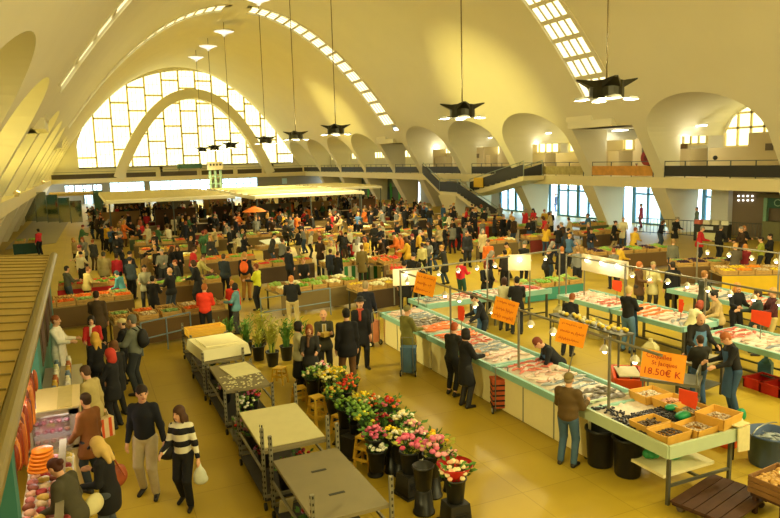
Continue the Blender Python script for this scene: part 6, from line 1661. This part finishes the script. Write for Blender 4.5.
# left middle ground
for i, (px, py, h, p, lab, f) in enumerate([
 (66, 265, 1.68, dict(top='4a4c42', legs='34445a', hem=.1, hair=('short', '1c1614'), armL=AF, armR=AF), 'person in a grey green jacket leaning beside the booth gutter', 60),
 (84, 267, 1.6, dict(top='c8b474', legs='22221f', hem=.16, hair=('short', '8a5a3a'), armL=AF, armR=AF, lean=12), 'person in a straw coloured jacket in front of the red cloths', 60),
 (103, 252, 1.76, dict(top='b4a878', legs='26282c', hem=.2, hair=('short', '4a4a42'), armL=A0, armR=A0, wide=1.2, fat=1.2), 'broad person in a big pale raincoat before the red cloths', 10),
 (116, 254, 1.68, dict(top='c2283a', legs='22222a', hem=.1, hair=('short', '2a1a12'), armL=A0, armR=A0), 'person in a crimson jacket left of the dark hat', 20),
 (124, 258, 1.7, dict(top='2f3a44', legs='1c1c22', hem=.12, hair=('beanie', '1d2230'), armL=AF, armR=A0), 'person in dark blue with a dark hat near the crimson jacket', 30),
 (122, 270, 1.6, dict(top='4f94a4', legs='2a2a2e', hem=.1, hair=('short', '3a5a66'), armL=AF, armR=AF, lean=20), 'person in a turquoise jacket bending by the carrots', -50),
 (144, 265, 1.72, dict(top='8d8a72', legs='2c2c2e', hem=.16, hair=('short', '1d1815'), armL=AF, armR=AF), 'person in an open grey jacket facing us behind the crates', 190),
 (170, 268, 1.76, dict(top='15161a', legs='30394a', hem=.12, hair=('bald', 'c8a060'), armL=AF, armR=AF, wide=1.1), 'balding man in a black jacket behind the crate tables', -40),
 (152, 276, 1.68, dict(top='17161a', legs='17171a', hem=.35, hair=('short', '191412'), armL=AF, armR=AF), 'person in a long black coat left of the balding man', 20),
 (158, 247, 1.8, dict(top='141418', legs='141418', hem=.35, hair=('short', '141112'), armL=A0, armR=A0, wide=1.15), 'tall dark figure in black behind the balding man', 20),
 (196, 254, 1.66, dict(top='b8b06a', legs='22232a', hem=.06, hair=('short', '5a3a26'), armL=AR, armR=AR, lean=22), 'person in a pale yellow jacket reaching over the crates', 110),
 (214, 255, 1.76, dict(top='2a3440', legs='171b26', hem=.14, hair=('short', '4a3a2a'), armL=AF, armR=A0), 'person in dark slate standing at the left of the open aisle', 30),
 (267, 263, 1.7, dict(top='23262a', legs='2a2c30', hem=.06, hair=('short', '7a3a22'), armL=AF, armR=AF), 'person in dark clothes wearing a yellow reflective vest', -50),
 (291, 276, 1.74, dict(top='14161c', legs='b8a878', hem=.06, hair=('short', 'c07a3e'), armL=AF, armR=AF, wide=1.2, fat=1.1), 'broad person in black leaning on the blue barrier with back to us', 20),
 (304, 258, 1.68, dict(top='17181c', legs='1c1c20', hem=.1, hair=('short', 'b07a44'), armL=AF, armR=AF), 'person in black behind the heap of cauliflowers', 195),
 (288, 247, 1.72, dict(top='1c2230', legs='1a1c22', hem=.2, hair=('short', '20181a'), armL=A0, armR=A0), 'person in dark blue at the centre stalls', 60),
 (331, 241, 1.7, dict(top='c4bc7a', legs='2a2a26', hem=.1, hair=('short', 'c89a4e'), armL=AF, armR=AF), 'fair person in a straw coloured jacket left of the striped cloths', 200),
 (364, 231, 1.8, dict(top='3a3a34', legs='2c2c2a', hem=.45, hair=('short', '17120f'), armL=A0, armR=A0), 'tall person in a long dark grey coat right of the red striped cloth', 20),
 (376, 244, 1.7, dict(top='7a6a3c', legs='2a2620', hem=.4, hair=('short', '6a4a2c'), armL=A0, armR=A0, wide=1.1), 'person in a long brown green coat by the tilted boxes', 30),
 (383, 234, 1.7, dict(top='17171b', legs='17171b', hem=.2, hair=('short', '201815'), armL=A0, armR=A0), 'person in black between the tilted boxes and the white bundles', 30),
 (330, 249, 1.6, dict(top='2c3446', legs='22262e', hem=.2, hair=('short', '4a3324'), armL=A0, armR=A0), 'person in slate blue in front of the green striped cloth', 30),
 (38, 229, 1.66, dict(top='c0283c', legs='1a1c24', hem=.05, hair=('short', '1a1614'), armL=A0, armR=AF), 'person in a red jacket alone on the grey ramp at the far left', -40),
 (409, 236, 1.76, dict(top='15161a', legs='1a1b20', hem=.35, hair=('short', '17120f'), armL=A0, armR=A0), 'person in a long black coat in the centre aisle', 30),
 (467, 231, 1.78, dict(top='191b20', legs='22242a', hem=.14, hair=('short', '5a3a2a'), armL=A0, armR=A0, wide=1.1), 'man in a black open jacket by the red crate, facing us', 195),
 (422, 243, 1.6, dict(top='c8c083', legs='22221f', hem=.1, hair=('short', '3a2a1c'), armL=A0, armR=A0), 'child sized person in a pale top next to the black coat', 20),
 (461, 259, 1.6, dict(top='d22a3a', legs='2f5a52', hem=.06, hair=('short', '17110f'), armL=A0, armR=AF), 'person in a red top and green trousers behind the fish rail', 60),
 (97, 196, 1.8, dict(top='1a1a1e', legs='1a1a1e', hem=.3, hair=('short', '1a1614'), armL=A0, armR=A0), 'lone dark figure walking in front of the bright far door', 20),
]):
    o, J, k = HP(px, py, h, p, lab, f, True)
    if 'reflective' in lab:
        me = top_mesh(J, dict(hem=.04, puff=.028, sleeve=0), .0125); me.name = 'vest'; me.materials.append(mat('d8dc2e', .6)); link('vest', me, o)
# people by the windows and on the galleries
for (px, py, X, z, col, lab, leg) in [(641.5, 205, 36.5, 0, 'a03a5a', 'person in a raspberry coat standing by the white pillar under the gallery', '7a2a44'), (556, 200.5, 41, 0, '4a5a7a', 'passer-by in blue outside the glazed front', '4a6a9a'), (697, 218, 36.6, .3, '6a7a6a', 'person in grey green seated height beyond the gallery barrier', '3a3a3a')]:
    p = onx(px, py+3, X); make_person(dict(top=col, legs=leg, hem=.3, armL=A0, armR=A0), lab, (p[0], p[1], 0), -60, 1.7, False)
for (px, lab, hx) in [(161, 'dark figure leaning on the far gallery rail inside the arch', '1a1a1c'), (272, 'dark figure on the far gallery near the right arch foot', '2a2a2a')]:
    p = ony(px, 166, YE-1.4); make_person(dict(top=hx, legs='1c1c1e', hem=.2, armL=AF, armR=AF), lab, (p[0], p[1], G), 180, 1.7, False)
# ================================================================ VEGETABLE STALLS AND THE CROWD
cr = np.random.RandomState(77)
PROD = {'carrots': ('ee6a14', .035, (1.8, .6, .6)), 'tomatoes': ('d0281a', .035, (1, 1, .9)), 'lettuces': ('6fa02c', .075, (1, 1, .7)), 'cauliflowers': ('e6e0b4', .075, (1, 1, .8)), 'lemons': ('ecc82a', .035, (1.2, .9, .9)), 'potatoes': ('b08a4a', .035, (1.2, .9, .8)),
        'leeks': ('86a860', .03, (3, .6, .6)), 'aubergines': ('3a1c34', .045, (1.6, .8, .8)), 'apples': ('c84a2a', .036, (1, 1, .9)), 'cabbages': ('8fae4a', .09, (1, 1, .85)), 'mushrooms': ('d8c49a', .03, (1, 1, .7)), 'oranges': ('f08a1a', .04, (1, 1, .95))}
wood2 = mat('c09a58', .7, vary=.25, scale=8, name='crate_wood')
def _crate_mesh(w, d, h):
    mb = MB()
    for nx, ny in ((1, 0), (-1, 0), (0, 1), (0, -1)):
        for i in range(2): mb.box((nx*w/2, ny*d/2, h*(i+.5)/2), (.016 if nx else w, .016 if ny else d, h/2*.82))
    for a in (-1, 1):
        for b2 in (-1, 1): mb.box((a*(w/2-.02), b2*(d/2-.02), h*.55), (.035, .035, h*1.1))
    mb.box((0, 0, .01), (w, d, .015)); me = mb.mesh('produce_crate'); me.materials.append(wood2); return me
CRM_ = _crate_mesh(.56, .4, .17)
def _prod_mesh(k):
    col, s, el = PROD[k]; mb = MB(); n = {True: 16, False: 46}[s > .06]
    for i in range(n):
        x, y = cr.uniform(-.24, .24), cr.uniform(-.16, .16); mb.ball((x, y, .12+.07*(1-(x/.28)**2)*(1-(y/.2)**2)*cr.uniform(.3, 1.1)), [s*e*cr.uniform(.85, 1.15) for e in el], n=6, k=4, rz=cr.uniform(0, 6.3), ry=cr.uniform(-.4, .4))
    me = mb.mesh('produce', True); me.materials.append(mat(col, .5, vary=.3, scale=18)); return me
PRM = {k: _prod_mesh(k) for k in PROD}
NCR = [0]
ZONE_TXT = []
def crate(x, y, z, rz, k, where, tilt=0.0):
    if NCR[0] >= 285: return
    NCR[0] += 1
    o = link('produce_crate', CRM_, None, (x, y, z)); o.rotation_euler = (tilt, 0, rz); tag(o, f'wooden crate of {k} {where}', 'crate', f'crates of {k} on the stalls')
    c = link('produce', PRM[k], o); c['kind'] = 'stuff'; c['label'] = k
    if math.hypot(x, y) > 34: o['share'] = 1
FOOT = [(6.6, 15.3, 6.3, 20.3), (15.3, 19.3, 9, 17), (1.6, 5.6, 6, 19.6), (-8, .6, 0, 24)]     # ground already taken: x0, x1, y0, y1
def free(x, y, m=.25):
    return not any(a-m < x < b_+m and c-m < y < d+m for a, b_, c, d in FOOT)
topm = mat('9a8452', .6, vary=.15, scale=5, name='table_board')
def stall(x, y, w, d, lab, kinds, where, rz=0.0, cloth=None, stripes=None, tilt=.12, rows=2, empty=.0, z=.74, group='market stall tables'):
    t = thing('stall_table', lab, 'table', (x, y, 0), rz, group)
    MB().box((0, 0, z), (w, d, .04)).build('top', topm, t)
    for a in (-1, 1):
        for b2 in (-1, 1): MB().box((a*(w/2-.08), b2*(d/2-.08), z/2-.01), (.05, .05, z-.02)).build('leg', legm, t)
    if cloth:
        c = MB().box((0, -d/2-.012, z*.56), (w+.04, .012, z*.9)).build('cloth', mat(cloth, .85, vary=.1, scale=4), t)
        if stripes:
            mb = MB(); n = int(w/.17)
            for i in range(n):
                if i % 2: mb.box((-w/2+w*(i+.5)/n, -d/2-.02, z*.56), (w/n, .008, z*.9))
            mb.build('stripes', mat(stripes, .85, vary=.1), c)
    cs, sn = cos(rz), sin(rz); nx = max(1, int(w/.6))
    for j in range(rows):
        for i in range(nx):
            if cr.rand() < empty: continue
            lx, ly = -w/2+w*(i+.5)/nx, -d/2+d*(j+.5)/rows
            crate(x+lx*cs-ly*sn, y+lx*sn+ly*cs, z+.021+abs(tilt)*.2, rz, kinds[(i+j*2) % len(kinds)], where, tilt)
    hw, hd = abs(w/2*cs)+abs(d/2*sn), abs(w/2*sn)+abs(d/2*cs); FOOT.append((x-hw, x+hw, y-hd, y+hd))
    return t
def S(px, py, *a, **k):
    k.setdefault('cloth', ['6a5230', '7a6a44', '4a3a28', '8a6e40'][int(px) % 4])
    x, y = at(px, py, .85); return stall(x, y, *a, **k)
S(84, 299, 3.0, 1.3, 'stall table heaped with carrots just beyond the teal booth', ['carrots', 'carrots', 'leeks', 'potatoes'], 'beyond the teal booth', rz=.1)
S(92, 283, 2.4, .9, 'stall table draped in red cloth behind the carrots', ['apples', 'tomatoes', 'lettuces'], 'on the red draped table', cloth='b0202a')
S(168, 311, 3.4, 1.2, 'stall table of pale crates behind the grey barrier', ['potatoes', 'mushrooms', 'leeks', 'carrots'], 'behind the grey barrier', rz=.12)
S(313, 284, 3.2, 1.5, 'stall table piled with cauliflowers and greens behind the blue barrier', ['cauliflowers', 'lettuces', 'cabbages'], 'behind the blue barrier', rz=.15)
S(188, 281, 2.4, 1.0, 'low table of dark greens left of the open aisle', ['lettuces', 'cabbages', 'aubergines'], 'left of the open aisle')
S(349, 262, 2.6, 1.0, 'stall table with a green and white striped cloth', ['lemons', 'lettuces', 'cauliflowers'], 'on the green striped table', cloth='e0dcc0', stripes='2f7a44')
S(344, 241, 2.6, 1.0, 'stall table with a red and white striped cloth', ['lemons', 'oranges', 'lettuces'], 'on the red striped table', cloth='e6dcc4', stripes='cc3a22')
S(384, 262, 1.5, .9, 'small table of tilted boxes beside the green striped cloth', ['carrots', 'tomatoes'], 'beside the green stripes', rz=.6, tilt=.35, z=.8)
S(406, 271, 1.6, .9, 'small table of tilted red and green boxes by the fish stall corner', ['tomatoes', 'lettuces'], 'by the fish stall corner', rz=-.4, tilt=.35, z=.8)
S(374, 285, 1.8, .9, 'table stacked with pale wooden crates in front of the striped cloths', ['potatoes', 'cauliflowers', 'lemons'], 'in front of the stripes', rz=.1)
S(270, 246, 1.9, 1.0, 'table with a tilted white board among the centre stalls', ['mushrooms', 'lemons'], 'on the centre stalls', rz=.5, rows=1)
S(228, 258, 2.4, 1.1, 'stall table of orange vegetables right of the dark slate jacket', ['carrots', 'oranges', 'lettuces'], 'right of the slate jacket', rz=.1)
S(282, 262, 2.6, 1.2, 'stall table of mixed crates behind the reflective vest', ['tomatoes', 'lettuces', 'lemons', 'apples'], 'behind the reflective vest', rz=.1)
S(412, 236, 2.8, 1.2, 'stall table heaped with bright yellow green salads', ['lettuces', 'lemons', 'cabbages', 'cauliflowers'], 'on the bright salad table')
S(443, 232, 2.4, 1.2, 'stall table of flowers and fruit left of the red crate', ['lemons', 'tomatoes', 'oranges', 'lettuces'], 'left of the red crate')
S(548, 276, 2.6, .8, 'low teal table with plants behind the back fish counter', ['leeks', 'lettuces', 'cabbages'], 'on the teal table', cloth='3f8a7c', z=.5)
S(757, 270, 3.0, 1.3, 'yellow clothed stall at the right edge', ['lemons', 'oranges', 'mushrooms'], 'on the yellow stall', cloth='d8b42a', rz=-.5)
S(712, 262, 3.2, .9, 'stall of dark crates below the gallery barrier', ['aubergines', 'aubergines', 'leeks'], 'below the gallery barrier', rz=-.4)
S(628, 250, 4.0, 1.1, 'long dark stall in front of the glazed doors', ['aubergines', 'lettuces', 'aubergines', 'cabbages'], 'before the glazed doors', rz=-.2)
S(490, 224, 3.2, 1.2, 'stall of orange and yellow boxes below the stair', ['oranges', 'lemons', 'carrots', 'apples'], 'below the stair', rz=-.1)
S(530, 226, 2.4, 1.1, 'stall of green plants right of the stair foot', ['lettuces', 'cabbages', 'leeks'], 'right of the stair foot')
# loose red crates, sacks, parasol
for px, py, lab in ((456, 247, 'bright red crate standing in the centre aisle'), (482, 238, 'red crate beside the orange stall')):
    x, y = at(px, py); t = thing('plastic_crate', lab, 'crate', (x, y, 0)); rm = mat('d0301e', .5)
    MB().box((0, 0, .03), (.7, .5, .04)).build('bottom', rm, t)
    for nx, ny in ((1, 0), (-1, 0), (0, 1), (0, -1)): MB().box((nx*.35, ny*.25, .4), (.03 if nx else .72, .03 if ny else .52, .75)).build('side', rm, t)
x, y = at(254, 207, 2.5)
t = thing('parasol', 'orange parasol open over the far centre stalls', 'parasol', (x, y, 0)); MB().cyl((0, 0, 0), (0, 0, 2.5), .03, n=8).build('pole', polem, t)
MB().lathe([(.8, 2.2), (.45, 2.4), (.02, 2.54)], n=10, capb=False).build('canopy', mat('e87a2a', .7), t)
t = thing('display_board', 'teal edged white board leaning on the centre table', 'board', (*at(273, 242, 1.0), .98), .5); MB().box((0, 0, .05), (1.4, .7, .03), rx=.3).build('panel', mat('dfe6d4', .5), t); MB().box((0, -.36, -.05), (1.44, .03, .06)).build('edge', teal, t)
S(27, 241, 1.5, .9, 'small dark green clothed table beside the person in red on the ramp', ['leeks', 'lettuces'], 'on the ramp', cloth='2f4f48')
for i in range(11):  # backdrops added to darken the bright gap below the canopies
    x, y = 2.8+(i % 6)*4.1+(1.5 if i > 5 else 0), (57.0 if i < 6 else 70.5); w = [2.8, 3.2, 2.4][i % 3]
    t = thing('added_backdrop', f"{['tan','brown','dark brown','grey'][i % 4]} canvas screen at the back of a far stall", 'screen', (x, y, 0), 0, 'canvas screens of the far stalls')
    MB().box((0, 0, 1.0), (w, .04, 1.7)).build('canvas', mat(['8a6a3e', '5a4028', '3c2c20', '6a6656'][i % 4], .9, vary=.2, scale=2), t)
    for s_ in (-1, 1): MB().cyl((s_*w/2, 0, 0), (s_*w/2, 0, 1.95), .03, n=6).build('post', polem, t)
    FOOT.append((x-w/2-.1, x+w/2+.1, y-.15, y+.15))
# nobody stands inside a table or another person
ppl = [o for o in COL.objects if o.get('category') == 'person' and o.location.z < .1 and o.location.y > 15 and o.location.y < 60]
for it in range(3):
    for o in ppl:
        x, y = o.location.x, o.location.y
        for a, b_, c, d in FOOT[4:]:
            if a-.24 < x < b_+.24 and c-.24 < y < d+.24:
                m_ = min((x-a+.24, -1, 0), (b_+.24-x, 1, 0), (y-c+.24, 0, -1), (d+.24-y, 0, 1)); x += m_[1]*m_[0]; y += m_[2]*m_[0]
        o.location.x, o.location.y = x, y
    for i, o in enumerate(ppl):
        for q in ppl[:i]:
            v = o.location-q.location; d = v.length
            if 1e-4 < d < .52: v *= (.52-d)/d/2; o.location += v; q.location -= v
for q in [o for o in COL.objects if o.get('category') == 'backpack' and 'orange' in o['label']]:
    o = [o for o in COL.objects if 'orange backpack seen' in o.get('label', '')][0]; J = skeleton(dict(armL=A0, armR=A0, stride=.1)); q.location = world_of(o, J['chest']+np.array([0, -.2, -.06]))
for q in [o for o in COL.objects if o.get('category') == 'canopy']:
    for ch in q.children:
        if ch.name.startswith('post'):
            v0 = ch.data.vertices[0].co; x, y = q.location.x+v0.x, q.location.y+v0.y; FOOT.append((x-.12, x+.12, y-.12, y+.12))
# the rows farther down the hall
rowY = [30.5, 34.5, 38.2, 42.0, 45.8, 50.0, 54.5, 59.0, 64.0]
where_of = lambda x, y: ('under canopies' if 50 < y < 70 and 1 < x < 20 else 'near the stair' if x > 24 and y > 36 else 'by glazed fronts' if x > 24 else 'in far rows' if y > 44 else 'at left rows' if x < 9 else 'in middle rows')
kk = list(PROD); nt_ = 0
for ry in rowY:
    x = 2.6 if ry > 32 else 9.5
    while x < 29:
        w = cr.uniform(1.9, 3.0)
        if cr.rand() < .8 and all(free(x+w*k_, ry+dy, .5) for k_ in (0, .25, .5, .75, 1) for dy in (-.4, .4)):
            ks = [kk[i] for i in cr.permutation(len(kk))[:4]]; nt_ += 1
            stall(x+w/2, ry+cr.uniform(-.3, .3), w, 1.1, f'stall table of {ks[0]} and {ks[1]} {where_of(x, ry)}', ks, where_of(x, ry), rz=cr.uniform(-.06, .06), cloth=['5a4630', '3a3026', '8a7448', '4a5a40', '7a2e26', '6a5a3a'][cr.randint(6)] , rows=2 if ry < 50 else 1)
        x += w+cr.uniform(.3, 1.2)
# the crowd
TOPS = [('black', '15161a', 30), ('dark navy', '171c2c', 12), ('charcoal', '2c2c2c', 9), ('dark brown', '3a2818', 8), ('grey', '73736a', 6), ('beige', 'b8a678', 8), ('cream', 'd4ccaa', 6), ('tan', '9a7a48', 5), ('red', 'b8242a', 5), ('orange', 'd8702a', 3), ('blue', '3f6288', 4), ('green', '3f6a44', 4), ('yellow', 'cca42e', 3), ('white', 'e0dccb', 3)]
LEGS = [('black', '17171a', 8), ('dark', '24262c', 8), ('blue denim', '34475f', 4), ('brown', '4a3826', 3), ('beige', 'a8966a', 2)]
HAIR = [('dark', '1c1512'), ('brown', '4a2f1a'), ('fair', 'b88a44'), ('grey', '8a8478'), ('ginger', '8a4420')]
def pick(L_):
    w_ = np.array([q[2] for q in L_], float); return L_[cr.choice(len(L_), p=w_/w_.sum())]
def crowd_person(x, y, face):
    tn, tc, _ = pick(TOPS); ln, lc, _ = pick(LEGS); hn, hc = HAIR[cr.randint(5)]
    long_ = cr.rand() < .3; st = ['short', 'short', 'bob', 'long', 'bun', 'beanie'][cr.randint(6)]
    if st == 'beanie': hn = 'covered'
    p = dict(top=tc, legs=lc, hem=.38 if long_ else cr.uniform(.05, .2), hair=(st, hc if st != 'beanie' else ['2a2a2e', '7a2a2a', '6a6a5a'][cr.randint(3)]), wide=cr.uniform(.9, 1.12), fat=cr.uniform(.92, 1.15), stride=cr.uniform(0, .22), lean=cr.uniform(0, 14), nod=cr.uniform(-5, 22), yaw=cr.uniform(-30, 30),
             armL=[A0, AF, AF, AR][cr.randint(4)], armR=[A0, AF, AF][cr.randint(3)], coarse=1.0 if y < 40 else 1.45)
    return make_person(p, f"person in {tn} {'coat' if long_ else 'jacket'}, {ln} trousers, {hn} hair, {where_of(x, y)}", (x, y, 0), face, cr.uniform(1.56, 1.84), False, 'shoppers in the crowd')[0]
spots = [(o.location.x, o.location.y) for o in COL.objects if o.get('category') == 'person']
def try_spot(x, y, md=.55):
    if not free(x, y, .28): return False
    if any((x-a)**2+(y-b_)**2 < md*md for a, b_ in spots): return False
    spots.append((x, y)); return True
n = 0; tries = 0
while n < 196 and tries < 9000:
    tries += 1
    u = cr.rand()
    if u < .62: x, y = cr.uniform(1.5, 29), cr.uniform(29, 46)
    elif u < .82: x, y = cr.uniform(1.5, 27), cr.uniform(44, 54)
    elif u < .9: x, y = cr.uniform(-.5, 4.5), cr.uniform(24, 50)
    elif u < .95: x, y = cr.uniform(15.5, 30), cr.uniform(20, 31)
    else: x, y = cr.uniform(8, 24), cr.uniform(22, 30)
    if 4.4 < x < 6.8 and 22 < y < 33 and cr.rand() < .8: continue
    if try_spot(x, y, .5): crowd_person(x, y, cr.uniform(0, 360)); n += 1
# beyond three hundred: the most distant shoppers as one crowd
bpy.context.view_layer.update()
V_, F_, MI_, MT_ = [], [], [], []; base = 0; n2 = 0; tries = 0
while n2 < 250 and tries < 6000:
    tries += 1
    x, y = cr.uniform(.5, 28), 42+30*cr.rand()**.8
    if not try_spot(x, y, .45): continue
    o = crowd_person(x, y, cr.uniform(0, 360)); n2 += 1
    M4 = np.array(Matrix.Translation(o.location) @ Matrix.Rotation(o.rotation_euler.z, 4, 'Z') @ Matrix.Diagonal((*o.scale, 1)))
    for q in [o]+list(o.children):
        me = q.data; nv = len(me.vertices); co = np.empty(nv*3, np.float32); me.vertices.foreach_get('co', co)
        V_.append(co.reshape(-1, 3) @ M4[:3, :3].T+M4[:3, 3]); li = np.empty(len(me.loops), np.int32); me.loops.foreach_get('vertex_index', li); F_.append(li.reshape(-1, 4)+base); base += nv
        mi = np.empty(len(me.polygons), np.int32); me.polygons.foreach_get('material_index', mi); ix = []
        for m_ in me.materials:
            if m_ not in MT_: MT_.append(m_)
            ix.append(MT_.index(m_))
        MI_.append(np.array(ix)[mi])
    for q in list(o.children)+[o]:
        me = q.data; bpy.data.objects.remove(q); bpy.data.meshes.remove(me)
V_, F_, MI_ = np.concatenate(V_), np.concatenate(F_), np.concatenate(MI_)
me = bpy.data.meshes.new('crowd'); me.vertices.add(len(V_)); me.vertices.foreach_set('co', V_.astype(np.float32).ravel()); me.loops.add(4*len(F_)); me.loops.foreach_set('vertex_index', F_.astype(np.int32).ravel())
me.polygons.add(len(F_)); me.polygons.foreach_set('loop_start', np.arange(0, 4*len(F_), 4, dtype=np.int32)); me.polygons.foreach_set('loop_total', np.full(len(F_), 4, np.int32))
me.polygons.foreach_set('use_smooth', np.ones(len(F_), bool)); me.update(calc_edges=True)
for m_ in MT_: me.materials.append(m_)
me.polygons.foreach_set('material_index', MI_.astype(np.int32))
tag(link('crowd', me), 'dense crowd of the most distant shoppers under and around the canopies', 'crowd', None, 'stuff')
print('crowd', n, n2, 'tables', nt_, 'crates', NCR[0])
# ================================================================ WORDING: every label singles out one thing
def finish_labels():
    bpy.context.view_layer.update()
    tops = [o for o in COL.objects if o.parent is None and o.get('label')]
    by = {}
    for o in tops: by.setdefault(o['label'], []).append(o)
    for lab, os_ in by.items():
        if len(os_) < 2: continue
        if all(o.get('share') for o in os_):
            for o in os_: o['group'] = o.get('group') or lab
            continue
        os_.sort(key=lambda o: project(o.matrix_world.translation)[0])
        for i, o in enumerate(os_):
            o['label'] = f"{lab}, {'leftmost' if i == 0 else 'rightmost' if i == len(os_)-1 else ordinal(i+1)+' from left'}"
    for o in tops:
        if 'share' in o: del o['share']
finish_labels()
